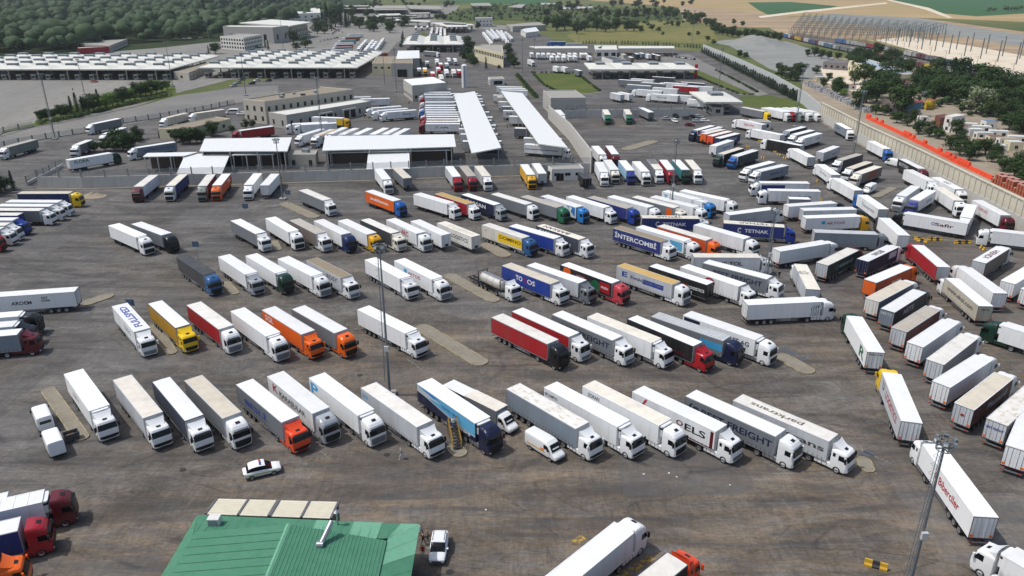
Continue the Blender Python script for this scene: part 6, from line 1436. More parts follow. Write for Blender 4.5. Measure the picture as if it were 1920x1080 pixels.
# ------------------------------------------------------------------ lorries: meshes shared by all
MESH = {}
def cached(key, fn):
    if key not in MESH: MESH[key] = fn()
    return MESH[key]
HW = 1.275                      # half width of a trailer
def wheel_mesh(r=.5, w=.34):
    b = MB()
    n = 16
    def ring(y, rr): return [(cos(2*pi*i/n)*rr, y, sin(2*pi*i/n)*rr) for i in range(n)]
    rows = [ring(-w/2, r*.62), ring(-w/2, r*.93), ring(-w*.36, r), ring(w*.36, r), ring(w/2, r*.93), ring(w/2, r*.62)]
    for k in range(5):
        b.add(rows[k] + rows[k+1], [(i, (i+1) % n, n+(i+1) % n, n+i) for i in range(n)], 0)
    for sgn in (-1, 1):
        ro = ring(sgn*w/2, r*.62); ri = ring(sgn*w*.34, r*.36); rh = ring(sgn*w*.42, r*.2)
        q = [(i, (i+1) % n, n+(i+1) % n, n+i) for i in range(n)]
        b.add(ro + ri, q, 1); b.add(ri + rh, q, 1)
        b.add(rh, [tuple(range(n))], 0)
    return b.mesh('wheel', [RUBBER, ALU], True)
def body_mesh(L, top):
    return MB().box(0, L, -HW, HW, 1.12, top - .04).mesh('trailer', [CONC])
def roof_mesh(L, top, rib):
    b = MB()
    e = .07
    # shallow cambered sheet with a rail on either long edge
    b.add([(.03,-HW+e,top-.03),(L-.03,-HW+e,top-.03),(L-.03,0,top),(.03,0,top),(.03,HW-e,top-.03),(L-.03,HW-e,top-.03)], [(0,1,2,3),(3,2,5,4)], 0)
    for s in (-1, 1):
        y0, y1 = sorted((s*(HW-e), s*(HW+.012)))
        b.box(-.012, L+.012, y0, y1, top-.11, top-.004, 1)
    b.box(-.012, .04, -HW+e, HW-e, top-.11, top-.006, 1)
    b.box(L-.04, L+.012, -HW+e, HW-e, top-.11, top-.006, 1)
    if rib:
        k = rib
        while k < L - .3:
            b.box(k-.035, k+.035, -HW+e+.01, HW-e-.01, top-.03, top+.022, 0); k += rib
    return b.mesh('roof', [CONC, CONC])
def door_mesh(s, top):
    b = MB()
    y0, y1 = (.012, HW-.05) if s > 0 else (-HW+.05, -.012)
    b.box(-.03, -.002, y0, y1, 1.2, top-.16, 0)
    for f in (.3, .72):
        y = y0 + (y1-y0)*f
        b.cyl((-.06, y, 1.16), (-.06, y, top-.12), .022, n=6, mi=1)
        b.box(-.075, -.03, y-.05, y+.05, 1.9, 1.96, 1)
    for z in (1.45, 2.2, 3.0, top-.4):
        yy = y1 if s > 0 else y0
        b.box(-.05, -.02, yy-.05, yy+.05, z, z+.1, 1)
    return b.mesh('rear_door', [CONC, ALU])
def frame_mesh(top):
    b = MB()
    for s in (-1, 1):
        b.box(-.045, -.003, *sorted((s*(HW-.045), s*(HW+.014))), 1.05, top-.03, 0)
    b.box(-.044, -.004, -HW+.045, HW-.045, top-.15, top-.1, 0)
    b.box(-.044, -.004, -HW+.045, HW-.045, 1.05, 1.19, 0)
    return b.mesh('rear_frame', [CONC])
def bumper_mesh():
    b = MB().box(-.02, .1, -1.2, 1.2, .48, .64, 0)
    for s in (-1, 1):
        b.box(.1, .5, s*.45-.05, s*.45+.05, .5, 1.1, 1)
        b.box(-.035, -.021, s*.95-.22, s*.95+.22, .5, .62, 2)
    return b.mesh('rear_bumper', [ALU, STEEL, LAMPR])
def plate_mesh():
    b = MB()
    for s in (-1, 1): b.box(-.06, -.034, s*.98-.17, s*.98+.17, 1.3, 1.62, 0)
    return b.mesh('marker_plate', [AMBER])
def chassis_mesh(L):
    b = MB()
    for s in (-1, 1):
        b.box(.3, L-2.6, s*.5-.06, s*.5+.06, .78, 1.118, 0)
        b.box(L-2.6, L-.2, s*.5-.06, s*.5+.06, .98, 1.118, 0)
        for x in (2.0, 3.31, 4.62):                       # mudguards over the wheels
            if L > 9: b.box(x-.52, x+.52, *sorted((s*.9, s*1.24)), 1.03, 1.07, 0)
    for k in range(int(L/1.2)): b.box(.5+k*1.2, .58+k*1.2, -1.2, 1.2, 1.0, 1.117, 0)
    for x in (2.0, 3.31, 4.62):
        if L > 9: b.cyl((x, -.95, .5), (x, .95, .5), .07, n=6)
    b.box(L-2.0, L-.6, -.45, .45, .95, 1.0, 0)
    return b.mesh('trailer_chassis', [STEEL])
def guard_mesh(L, s):
    b = MB()
    y = s*1.16
    for z in (.5, .78): b.box(5.6, L-4.0, y-.02, y+.02, z, z+.11, 0)
    for x in (5.7, 7.4, 9.0): b.box(x, x+.08, y-.04, y+.0, .5, 1.1, 0)
    return b.mesh('side_guard', [ALU])
def leg_mesh(s):
    b = MB().box(-.07, .07, s*.72-.07, s*.72+.07, .12, 1.1, 0)
    b.box(-.16, .16, s*.72-.16, s*.72+.16, 0.004, .12, 0)
    return b.mesh('landing_leg', [STEEL])
def pallet_box_mesh(L):
    return MB().box(6.4, 8.3, -1.14, -.62, .5, 1.04, 0).mesh('pallet_box', [ALU])
def strap_mesh(L):
    b = MB()
    for s in (-1, 1):
        k = .7
        while k < L - .4:
            b.box(k-.025, k+.025, *sorted((s*(HW+.003), s*(HW+.016))), 1.06, 1.5, 0); k += .62
        b.box(.0, L, *sorted((s*(HW+.004), s*(HW+.02))), 1.02, 1.13, 1)
    return b.mesh('curtain_straps', [BLACKP, ALU])
def fridge_mesh(L, top):
    b = MB()
    pts = [(-1.02, 0), (-1.02, .34), (-.8, .46), (.8, .46), (1.02, .34), (1.02, 0)]
    n = len(pts)
    for z0, z1, mi, k in ((2.35, 3.3, 0, 1.0), (3.3, 3.62, 1, .96), (3.62, 3.84, 0, 1.0)):
        lo = [(L + .004 + x*k, y*k, z0) for y, x in pts]; hi = [(L + .004 + x*k, y*k, z1) for y, x in pts]
        b.add(lo + hi, [(i, n+i, n+(i+1) % n, (i+1) % n) for i in range(n)] + [tuple(range(n)), tuple(range(2*n-1, n-1, -1))], mi)
    return b.mesh('fridge_unit', [plain('white', .4), BLACKP])
def bulk_mesh(L, top):
    b = MB().box(L+.002, L+.03, -HW+.02, HW-.02, 1.14, top-.12, 0)
    for s in (-1, 1): b.box(L+.03, L+.05, s*.6-.03, s*.6+.03, 1.2, top-.2, 1)
    b.box(L+.03, L+.2, -.35, .35, 1.25, 1.75, 2)
    return b.mesh('front_bulkhead', [CONC, ALU, BLACKP])

# cab: footprints stacked in height (z, rear x, front x, half width, front radius)
CABS = {
 'A': [(.36,.0,2.02,1.17,.30),(.52,.0,2.20,1.22,.32),(1.05,.0,2.27,1.245,.30),(1.75,.0,2.27,1.25,.28),(1.95,.0,2.24,1.25,.28),(2.85,.0,2.03,1.23,.32),(3.15,.0,1.93,1.2,.36),(3.45,.0,1.66,1.15,.45),(3.66,.0,1.25,1.07,.5),(3.74,.05,.85,.98,.4)],
 'B': [(.36,.0,2.05,1.15,.38),(.52,.0,2.24,1.21,.42),(1.05,.0,2.30,1.24,.42),(1.75,.0,2.26,1.245,.40),(1.95,.0,2.22,1.245,.40),(2.85,.0,1.98,1.22,.45),(3.05,.0,1.80,1.17,.5),(3.2,.0,1.35,1.08,.5),(3.26,.05,.8,.96,.4)],
 'C': [(.36,.0,1.96,1.16,.26),(.55,.0,2.14,1.22,.28),(1.15,.0,2.24,1.245,.26),(1.75,.0,2.22,1.25,.26),(1.92,.0,2.19,1.25,.26),(2.78,.0,1.86,1.22,.3),(2.98,.0,1.74,1.17,.34),(3.1,.0,1.4,1.08,.4),(3.15,.05,.7,.96,.3)]}
def foot(sec, m=4):
    z, xr, xf, hw, rf = sec
    p = []
    for cx, cy, r, a0 in ((xf-rf, hw-rf, rf, 90), (xf-rf, -hw+rf, rf, 0), (xr+.08, -hw+.08, .08, -90), (xr+.08, hw-.08, .08, -180)):
        for i in range(m+1):
            a = radians(a0 - 90*i/m)
            p.append((cx + r*cos(a), cy + r*sin(a)))
    return p        # clockwise seen from above, starting at the front left corner
def sec_at(S, z):
    for a, b in zip(S, S[1:]):
        if a[0] <= z <= b[0]:
            t = (z-a[0])/(b[0]-a[0])
            return tuple(a[i] + (b[i]-a[i])*t for i in range(5))
    return S[-1]
def cab_mesh(v):
    S = CABS[v]; b = MB()
    rings = [[(x, y, s[0]) for x, y in foot(s)] for s in S]
    n = len(rings[0])
    for lo, hi in zip(rings, rings[1:]):
        b.add(lo + hi, [(i, n+i, n+(i+1) % n, (i+1) % n) for i in range(n)])
    b.add(rings[-1], [tuple(range(n-1, -1, -1))]); b.add(rings[0], [tuple(range(n))])
    return b.mesh('cab', [CONC], True)
def front_patch(v, z0, z1, i0, i1, off, mat, name, steps=3):
    S = CABS[v]; b = MB(); rows = []
    for k in range(steps+1):
        s = sec_at(S, z0 + (z1-z0)*k/steps)
        rows.append([(x + off, y*1.004, s[0]) for x, y in foot(s)[i0:i1+1]])
    n = len(rows[0])
    for lo, hi in zip(rows, rows[1:]):
        b.add(lo + hi, [(i, n+i, n+i+1, i+1) for i in range(n-1)])
    return b.mesh(name, [mat], True)
def side_window_mesh(v, s):
    S = CABS[v]; b = MB()
    def y(z): return s*(sec_at(S, z)[3] + .012)
    def xf(z): q = sec_at(S, z); return q[2] - q[4]*.75
    P = [(.98, 1.98), (xf(1.98), 1.98), (xf(2.72)-.05, 2.68), (1.0, 2.68)]
    b.add([(x, y(z), z) for x, z in P], [(0, 1, 2, 3) if s < 0 else (3, 2, 1, 0)])
    return b.mesh('side_window', [GLASS])
def sleeper_mesh(v, s):
    y = s*(sec_at(CABS[v], 2.5)[3] + .014)
    return MB().add([(x, y, z) for x, z in ((.25, 2.25), (.6, 2.25), (.6, 2.75), (.25, 2.75))], [(0, 1, 2, 3) if s < 0 else (3, 2, 1, 0)]).mesh('sleeper_window', [GLASS])
def fairing_mesh(v):
    """concave air deflector that rises from the cab roof to the trailer roof"""
    b = MB()
    z0 = 3.12 if v == 'B' else 3.0
    prof = [(1.5, z0), (1.1, z0+.16), (.7, z0+.34), (.35, z0+.56), (.03, z0+.82)]
    rows = []
    for x, z in prof:
        w = .72 + (1.5-x)/1.47*.42
        rows.append([(x, -w, z), (x + .1, -w*.5, z-.02), (x+.13, 0, z-.03), (x + .1, w*.5, z-.02), (x, w, z)])
    for lo, hi in zip(rows, rows[1:]): b.add(lo + hi, [(i, i+1, 6+i, 5+i) for i in range(4)])
    for s, j in ((-1, 0), (1, 4)):
        top = [r[j] for r in rows]; bot = [(x, y*1.0, z0-.12) for x, y, z in top]
        b.add(top + bot, [(i, i+1, 6+i, 5+i) if s < 0 else (i+1, i, 5+i, 6+i) for i in range(4)])
        b.add([(.03, 0, z0-.12), top[-1], bot[-1], (.03, 0, z0+.79)], [(0, 2, 1, 3) if s > 0 else (3, 1, 2, 0)])
    return b.mesh('roof_fairing', [CONC], True)
def hatch_mesh(v):
    b = MB()
    if v == 'A': b.add([(1.02,-.3,3.722),(1.42,-.3,3.595),(1.42,.3,3.595),(1.02,.3,3.722),(1.02,-.3,3.76),(1.42,-.3,3.635),(1.42,.3,3.635),(1.02,.3,3.76)], [(4,5,6,7),(0,1,5,4),(1,2,6,5),(2,3,7,6),(3,0,4,7)])
    else:
        z = 3.3 if v == 'B' else 3.18
        b.add([(1.12,-.28,z-.02),(1.46,-.28,z-.14),(1.46,.28,z-.14),(1.12,.28,z-.02),(1.12,-.28,z+.03),(1.46,-.28,z-.09),(1.46,.28,z-.09),(1.12,.28,z+.03)], [(4,5,6,7),(0,1,5,4),(1,2,6,5),(2,3,7,6),(3,0,4,7)])
    return b.mesh('roof_hatch', [BLACKP])
def visor_mesh(v):
    z = 2.84 if v != 'C' else 2.76
    s = sec_at(CABS[v], z)
    return MB().add([(s[2]-.04,-.98,z+.06),(s[2]+.2,-.95,z-.14),(s[2]+.2,.95,z-.14),(s[2]-.04,.98,z+.06),(s[2]-.04,-.98,z+.09),(s[2]+.21,-.95,z-.11),(s[2]+.21,.95,z-.11),(s[2]-.04,.98,z+.09)],
        [(0,3,2,1),(4,5,6,7),(0,1,5,4),(1,2,6,5),(2,3,7,6),(3,0,4,7)]).mesh('sun_visor', [BLACKP])
def mirror_mesh(v, s):
    x = sec_at(CABS[v], 2.3)[2] - .12
    b = MB().box(x-.12, x+.06, *sorted((s*1.33, s*1.56)), 1.95, 2.62, 0)
    b.box(x-.05, x-.01, *sorted((s*1.2, s*1.34)), 2.5, 2.56, 0)
    return b.mesh('mirror', [BLACKP])
def lamp_mesh(v, s):
    q = sec_at(CABS[v], .8)
    b = MB().box(q[2]-.22, q[2]+.0, *sorted((s*.72, s*1.1)), .66, .86, 0)
    return b.mesh('headlight', [LAMPW])
def tractor_mesh(L):
    """frame of the tractor behind the cab, with rear mudguards"""
    b = MB()
    for s in (-1, 1):
        b.box(L-3.2, L+2.2, s*.42-.05, s*.42+.05, .7, .97, 0)
        b.box(L-2.75, L-1.65, *sorted((s*.68, s*1.22)), 1.0, 1.05, 0)
    b.cyl((L-2.2, -.95, .5), (L-2.2, .95, .5), .09, n=6); b.cyl((L+1.5, -.95, .5), (L+1.5, .95, .5), .07, n=6)
    b.box(L-.9, L+.45, -.3, .3, .55, .7, 0)
    return b.mesh('tractor_chassis', [STEEL])
def tank_mesh(L, s):
    b = MB()
    x0, x1 = L - 1.45, L + .55
    pts = [(.62, .42), (1.16, .42), (1.2, .5), (1.2, 1.0), (1.16, 1.06), (.62, 1.06)]
    n = len(pts)
    b.add([(x0, s*y, z) for y, z in pts] + [(x1, s*y, z) for y, z in pts], [((i, (i+1) % n, n+(i+1) % n, n+i) if s > 0 else (i, n+i, n+(i+1) % n, (i+1) % n)) for i in range(n)] + [tuple(range(n)), tuple(range(2*n-1, n-1, -1))], 0)
    for k in (.2, .5, .8): b.box(x0+(x1-x0)*k-.03, x0+(x1-x0)*k+.03, *sorted((s*1.2, s*1.212)), .42, 1.06, 1)
    return b.mesh('fuel_tank', [CONC, BLACKP])
def simple_gear(L, tractor):
    """running gear of a lorry too far off to show its wheels one by one"""
    b = MB()
    b.box(.3, L-.3, -.6, .6, .8, 1.118, 0)
    xs = [2.0, 3.31, 4.62] if L > 9 else [L*.35, L*.35+1.1]
    if tractor:
        xs = xs + [L-2.2, L+1.5]
        b.box(L-3.0, L+2.0, -.5, .5, .6, .96, 0)
    else:
        b.box(L-2.4, L-2.2, -.8, -.6, .004, 1.0, 0); b.box(L-2.4, L-2.2, .6, .8, .004, 1.0, 0)
    for x in xs:
        for s in (-1, 1): b.cyl((x, s*.92, .5), (x, s*1.22, .5), .5, n=10, mi=1)
    return b.mesh('running_gear', [STEEL, RUBBER], False)

# ------------------------------------------------------------------ lettering (all curves made first, evaluated once)
TEXTS = {}
def text_meshes(strings):
    tmp = []
    for t in strings:
        cu = bpy.data.curves.new('lettering', 'FONT')
        cu.body = t
        cu.offset = .022
        cu.resolution_u = 3
        o = bpy.data.objects.new('lettering', cu)
        COL.objects.link(o)
        tmp.append((t, o))
    dg = bpy.context.evaluated_depsgraph_get()
    for t, o in tmp:
        me = bpy.data.meshes.new_from_object(o.evaluated_get(dg))
        me.materials.clear()
        TEXTS[t] = ([tuple(v.co) for v in me.vertices], [tuple(p.vertices) for p in me.polygons])
        bpy.data.meshes.remove(me)
    for t, o in tmp:
        cu = o.data
        bpy.data.objects.remove(o)
        bpy.data.curves.remove(cu)
    TEXTS['#'] = ([(0,0,0),(1,0,0),(1,1,0),(0,1,0)], [(0,1,2,3)])
    TEXTS['\u25bc'] = ([(0,1,0),(.5,0,0),(1,1,0)], [(0,1,2)])
    TEXTS['\u25c6'] = ([(0,.6,0),(.4,0,0),(1,.3,0),(.8,1,0)], [(0,1,2,3)])
    TEXTS['\u2713'] = ([(0,.5,0),(.35,0,0),(1,1,0),(.38,.3,0)], [(0,1,3),(1,2,3)])
PAINT = {}
def print_mat(c):
    return plain(c, .5, 0, .05)
def flat_on(trailer, kind, t, L, top, side, box, c, lift=.014):
    """puts a flat sign, cut out of the 2-D outline t, onto the side or the roof of a trailer"""
    vs, fs = TEXTS[t]
    xs = [v[0] for v in vs]; ys = [v[1] for v in vs]
    x0, x1, y0, y1 = min(xs), max(xs), min(ys), max(ys)
    u0, u1, v0, v1 = box
    b = MB(); out = []
    for x, y, _ in vs:
        u = u0 + (u1-u0)*(x-x0)/(x1-x0); w = v0 + (v1-v0)*(y-y0)/(y1-y0)
        z = 1.2 + w*(top-.15-1.2)
        if side == 'R': out.append((u*L, -HW-lift, z))
        elif side == 'L': out.append(((1-u)*L, HW+lift, z))
        elif side == 'B': out.append((-.082-lift, HW*(1-2*u), z))
        else: out.append(((1-u)*L, -HW*.46*(2*w-1), top+.012+lift))
    b.add(out, fs)
    return obj(kind, b.mesh(kind, [print_mat(c)]), trailer)
def graphic(trailer, g, L, top, side):
    def poly(pts, c, lift):
        TEXTS['_p'] = ([(x, y, 0) for x, y in pts], [tuple(range(len(pts)))])
        xs = [p[0] for p in pts]; ys = [p[1] for p in pts]
        flat_on(trailer, 'side_graphic', '_p', L, top, side, (min(xs), max(xs), min(ys), max(ys)), c, lift)
    if g == 'wave':
        up = [(x/12, .46 + .34*cos(x/12*2.6)*(1-x/16)) for x in range(13)]
        poly([(0, 1)] + [(x, y-.1) for x, y in up] + [(1, 1)], 'sky', .006)
        poly([(x, y-.1) for x, y in up] + [(x, y-.16) for x, y in up[::-1]], 'lightgrey', .012)
        poly([(.0, .97), (.12, .86), (.3, .9), (.42, .72), (.3, .7), (.1, .6), (0, .62)], 'lightgrey', .010)
        poly([(.1, .98), (.28, .98), (.4, .9), (.3, .8), (.18, .88)], 'azure2', .016)
        for a, t, bx, c in ((0, 'COOL LINE', (.45, .72, .62, .76), 'darkblue'), (0, 'marti', (.75, .92, .1, .24), 'white'), (0, 'S', (.66, .73, .12, .4), 'white')):
            flat_on(trailer, 'lettering', t, L, top, side, bx, c, .02)
    elif g == 'els':
        poly([(0, .0), (1, .0), (1, .06), (0, .06)], 'darkred', .008)
        poly([(.95, .0), (.985, .0), (.985, .96), (.95, .96)], 'darkred', .010)
        poly([(.17, .98), (.2, .98), (.16, .6), (.13, .62)], 'rosered', .012)
    elif g == 'fruit':
        def disc(cx, cy, r, c, lift): poly([(cx + r*.2*cos(2*pi*i/16), cy + r*sin(2*pi*i/16)) for i in range(16)], c, lift)
        disc(.14, .72, .38, 'orange', .008); disc(.7, .36, .5, 'green', .010)
        poly([(.78, .12), (.97, .12), (.97, .9), (.78, .9)], 'red', .014)
        poly([(.3, .9), (.5, .9), (.55, .6), (.4, .5)], 'brownred', .006)
        flat_on(trailer, 'lettering', 'NATURAL', L, top, side, (.33, .5, .55, .75), 'lightgrey', .02)
        flat_on(trailer, 'lettering', 'FRESH', L, top, side, (.81, .94, .42, .6), 'white', .02)
    elif g == 'vee':
        poly([(.74, .98), (.98, .98), (.98, .05)], 'azure2', .008)
        poly([(.8, .9), (.9, .9), (.86, .5)], 'white', .012)
        poly([(.02, .8), (.16, .98), (.02, .98)], 'blue', .008)
    elif g == 'flame':
        for k in range(4):
            x = .86 + k*.03
            poly([(x, .05), (x+.022, .3), (x+.004, .55 + .06*k), (x+.03, .88), (x+.016, .55), (x+.03, .3), (x+.012, .05)], 'grey' if k < 2 else 'darkgrey', .008 + k*.002)

# ------------------------------------------------------------------ one lorry
def lorry(rec, label, group):
    (x, y, h, cab, side, roof, L, v, box, low, door, gr, tx, lod) = rec
    top = 3.3 if low else 4.0
    rz = radians(h)
    name = 'articulated_lorry' if cab else 'parked_trailer'
    root = thing(name, label, 'lorry' if cab else 'trailer', (x, y, 0), rz, group)
    tr = obj('trailer' if cab else 'trailer_box', cached(('body', L, top), lambda: body_mesh(L, top)), root, mats=[panel_side(side) if box else curtain(side)])
    rib = {'ribbed': .62, 'ribbedtan': .9, 'ribbedwhite': 1.35}.get(roof, 0)
    railc = plain('lightgrey', .5) if not low else plain('darkgrey', .5)
    if side in ('navy', 'black', 'dirtyyellow', 'slate', 'darkgrey'): railc = plain('slate', .5)
    if box or side == 'white': railc = plain('white', .5)
    obj('roof', cached(('roof', L, top, rib), lambda: roof_mesh(L, top, rib)), tr, mats=[roofmat(roof), railc])
    dm = plain(door or ('white' if box else 'lightgrey'), .5, 0, .25)
    facing = (-cos(rz)) * (0 - x) + (-sin(rz)) * (0 - y) > 0      # can the camera see the rear end
    if lod < 2 or facing:
        for s in (-1, 1): obj('rear_door', cached(('door', s, top), lambda: door_mesh(s, top)), tr, mats=[dm, ALU])
        obj('rear_frame', cached(('frame', top), lambda: frame_mesh(top)), tr, mats=[plain('brownred' if (box and side == 'white' and int(abs(x*7)) % 2) else 'darkgrey', .5)])
        if lod < 2: obj('marker_plate', cached('plate', plate_mesh), tr)
    obj('rear_bumper', cached('bumper', bumper_mesh), tr)
    if lod == 0:
        obj('trailer_chassis', cached(('chassis', L), lambda: chassis_mesh(L)), tr)
        for wx in ((2.0, 3.31, 4.62) if L > 9 else (L*.35, L*.35+1.15)):
            for s in (-1, 1): obj('wheel', cached('wheel', wheel_mesh), tr, (wx, s*1.08, .5))
        if L > 9:
            for s in (-1, 1): obj('side_guard', cached(('guard', L, s), lambda: guard_mesh(L, s)), tr)
            obj('pallet_box', cached(('pbox', L), lambda: pallet_box_mesh(L)), tr)
        if not cab:
            for s in (-1, 1): obj('landing_leg', cached(('leg', s), lambda: leg_mesh(s)), tr, (L-2.3, 0, 0))
        if not box: obj('curtain_straps', cached(('strap', L), lambda: strap_mesh(L)), tr)
    else:
        obj('running_gear', cached(('gear', L, bool(cab)), lambda: simple_gear(L, bool(cab))), tr)
    if box and lod < 2: obj('fridge_unit', cached(('fridge', L), lambda: fridge_mesh(L, top)), tr)
    elif lod < 2 or not cab: obj('front_bulkhead', cached(('bulk', L, top), lambda: bulk_mesh(L, top)), tr, mats=[plain(side if not cab else 'lightgrey', .5), ALU, BLACKP])
    # which long side does the camera see
    vis = 'L' if (-sin(rz)) * (0 - x) + cos(rz) * (0 - y) > 0 else 'R'
    for i, t in enumerate(tx):
        if t[1] == 'back': flat_on(tr, 'lettering' if t[0] != '#' else 'side_graphic', t[0], L, top, 'B', t[2:6], t[6], 0)
        elif t[1] == 'top': flat_on(tr, 'lettering', t[0], L, top, 'T', (t[2], t[3], 0, 1), t[4], 0)
        else: flat_on(tr, 'side_graphic' if t[0] in '#\u25bc\u25c6\u2713' else 'lettering', t[0], L, top, vis, (t[1], t[2], t[3], t[4]), t[5], .008 + .004*i)
    if gr: graphic(tr, gr, L, top, vis)
    if cab: tractor(root, L, .62 if box else .5, cab, v, lod, x, y)
    return root
def tractor(root, L, gap, cab, v, lod, x, y):
    cx = L + gap
    cm = plain(cab, .28, 0, .06, spec=.5)
    c = obj('cab', cached(('cab', v), lambda: cab_mesh(v)), root, (cx, 0, 0), mats=[cm])
    obj('windscreen', cached(('ws', v), lambda: front_patch(v, 1.98, 2.72, 2, 7, .012, GLASS, 'windscreen')), c)
    if lod < 2:
        for s in (-1, 1):
            obj('side_window', cached(('sw', v, s), lambda: side_window_mesh(v, s)), c)
            if v == 'B': obj('sleeper_window', cached(('sl', v, s), lambda: sleeper_mesh(v, s)), c)
    gz = (.62, 1.62) if v == 'A' else ((.66, 1.3) if v == 'B' else (.42, 1.18))
    gi = (3, 6) if v != 'C' else (2, 7)
    dark = v == 'C' or (v == 'A' and int(abs(x*3)) % 2 == 0)
    obj('grille', cached(('gr', v), lambda: front_patch(v, gz[0], gz[1], gi[0], gi[1], .014, BLACKP, 'grille')), c, mats=[BLACKP if dark or cab not in ('white', 'cream') else plain('grey', .5)])
    if v != 'A': obj('roof_fairing', cached(('fair', v), lambda: fairing_mesh(v)), c, mats=[cm])
    if lod < 2:
        obj('roof_hatch', cached(('hatch', v), lambda: hatch_mesh(v)), c)
        if v == 'A' or int(abs(y*5)) % 2: obj('sun_visor', cached(('visor', v), lambda: visor_mesh(v)), c)
    if lod == 0:
        for s in (-1, 1):
            obj('mirror', cached(('mir', v, s), lambda: mirror_mesh(v, s)), c, mats=[cm if int(abs(x)) % 3 == 0 else BLACKP])
            obj('headlight', cached(('lamp', v, s), lambda: lamp_mesh(v, s)), c)
        f = obj('tractor_chassis', cached(('tractor', L), lambda: tractor_mesh(L)), root)
        for wx in (L-2.2, cx+.98):
            for s in (-1, 1): obj('wheel', cached('wheel', wheel_mesh), f, (wx, s*1.07, .5))
        for s in (-1, 1): obj('fuel_tank', cached(('tank', L, s), lambda: tank_mesh(L, s)), f, mats=[cm if int(abs(x*11)) % 3 else ALU, BLACKP])
    return root

text_meshes(LETTERS)
for row, deep, recs in LORRIES:
    for k, rec in enumerate(recs):
        x, y, h, cab, side, roof, v, lod = rec[:8]
        o = rec[8] if len(rec) > 8 else {}
        tx = o.get('tx', [])
        has = ' lettered' if any(len(t[0]) > 2 for t in tx) else ''
        pos = (('nearest' if k == 0 else ordinal(k) + ' nearest') if deep else ('leftmost' if k == 0 else ordinal(k) + ' from left')) + ' in the ' + row
        if row == 'bottom edge pair': pos = ('left' if k == 0 else 'right') + ' one of the pair at the bottom edge'
        def words(has): return ('%s cab,%s %s trailer, %s' % (COLOUR_WORDS[cab], has, COLOUR_WORDS[side], pos)) if cab else 'uncoupled%s %s trailer, %s' % (has, COLOUR_WORDS[side], pos)
        label = words(has)
        if len(label.split()) > 16: label = words('')
        lorry((x, y, h, cab, side, roof, o.get('L', 13.6), v, o.get('box', 0), o.get('low', 0), o.get('door'), o.get('gr'), tx, lod), label, row)

# ------------------------------------------------------------------ light masts
def mast(x, y, h, k):
    near = k in (0, 1, 2, 3, 7, 9, 11, 15)
    root = thing('light_mast', MASTLAB[k], 'light mast', (x, y, 0), group='light masts')
    r = .22 if h > 16 else .15
    obj('pole', MB().cyl((0,0,.5), (0,0,h), r, r*.42, n=12).mesh('pole', [MASTM], True), root)
    obj('base', MB().box(-.9, .9, -.9, .9, 0, .5).mesh('base', [CONC]), root)
    b = MB()
    for i in range(16):
        a, c = 2*pi*i/16, 2*pi*(i+1)/16
        for z in (h-.9, h-.3, h+.2): b.beam((cos(a)*.7, sin(a)*.7, z), (cos(c)*.7, sin(c)*.7, z), .07)
        if i % 2 == 0: b.beam((cos(a)*.7, sin(a)*.7, h-.9), (cos(a)*.7, sin(a)*.7, h+.2), .06)
    for i in range(4): a = pi*i/2; b.beam((0,0,h-.8), (cos(a)*.7, sin(a)*.7, h-.8), .1)
    obj('platform', b.mesh('platform', [MASTM]), root)
    fl = cached2('flood', lambda: MB().box(-.14, .14, -.2, .2, 0, .28, 0).box(.13, .16, -.17, .17, .03, .25, 1).mesh('floodlight', [MASTM, LAMPW]))
    for i in range(6): a = 2*pi*i/6; obj('floodlight', fl, root, (cos(a)*.85, sin(a)*.85, h-.1), a)
    if near:
        l = MB()
        for s in (-.2, .2): l.beam((-r-.35, s, 2.5), (-r-.1, s, h-1), .05)
        n = int((h-4)/.45)
        for i in range(n):
            t = i/n; xx = -r-.35 + .25*t; z = 2.6 + (h-3.8)*t
            l.beam((xx, -.2, z), (xx, .2, z), .03)
            if i % 2 == 0:
                for j in range(6):
                    a0, a1 = pi*.5 + pi*j/6, pi*.5 + pi*(j+1)/6
                    l.beam((xx+cos(a0)*.45, sin(a0)*.34, z), (xx+cos(a1)*.45, sin(a1)*.34, z), .022)
        obj('caged_ladder', l.mesh('caged_ladder', [MASTM]), root)
        obj('junction_box', MB().box(-.3, .3, -r-.3, -r+.02, 7.5, 8.3).mesh('junction_box', [simple('box_white', (190,192,192))]), root)
MASTLAB = ['tall mast at the bend of the left access road', 'tall mast standing behind the nearest row at left centre', 'tall mast cut by the bottom edge at the right', 'tall mast among lorries in front of the panelled wall', 'mast on the pale apron before the left hipped canopy', 'mast at the end of the tree verge', 'mast left of the two storey office', 'mast in front of the loading wing', 'thin mast beside the left wall row', 'mast in the fifth row near the blue and white lettered trailers',
 'mast on the sloping lawn by the gate canopy', 'mast right of the gate among parked lorries', 'mast left of the lawn beside the planted strip', 'mast in front of the white roofed hall', 'mast beside the garage block', 'thin mast at the right end of the third row', 'mast at the far edge of the exit yard', 'mast in the dry meadow', 'mast on the near corner of the lawn lane', 'mast by the far lorry lanes', 'mast by the three bay canopy', 'short mast beside the stacked blocks behind the wall', 'short mast in the trees behind the wall', 'tall mast beside the terminal roof', 'mast at the apron edge near the small office', 'far mast standing in the forest at left', 'mast behind the long grey shed']
for k, (x, y, h) in enumerate(P['masts']): mast(x, y, h, k)
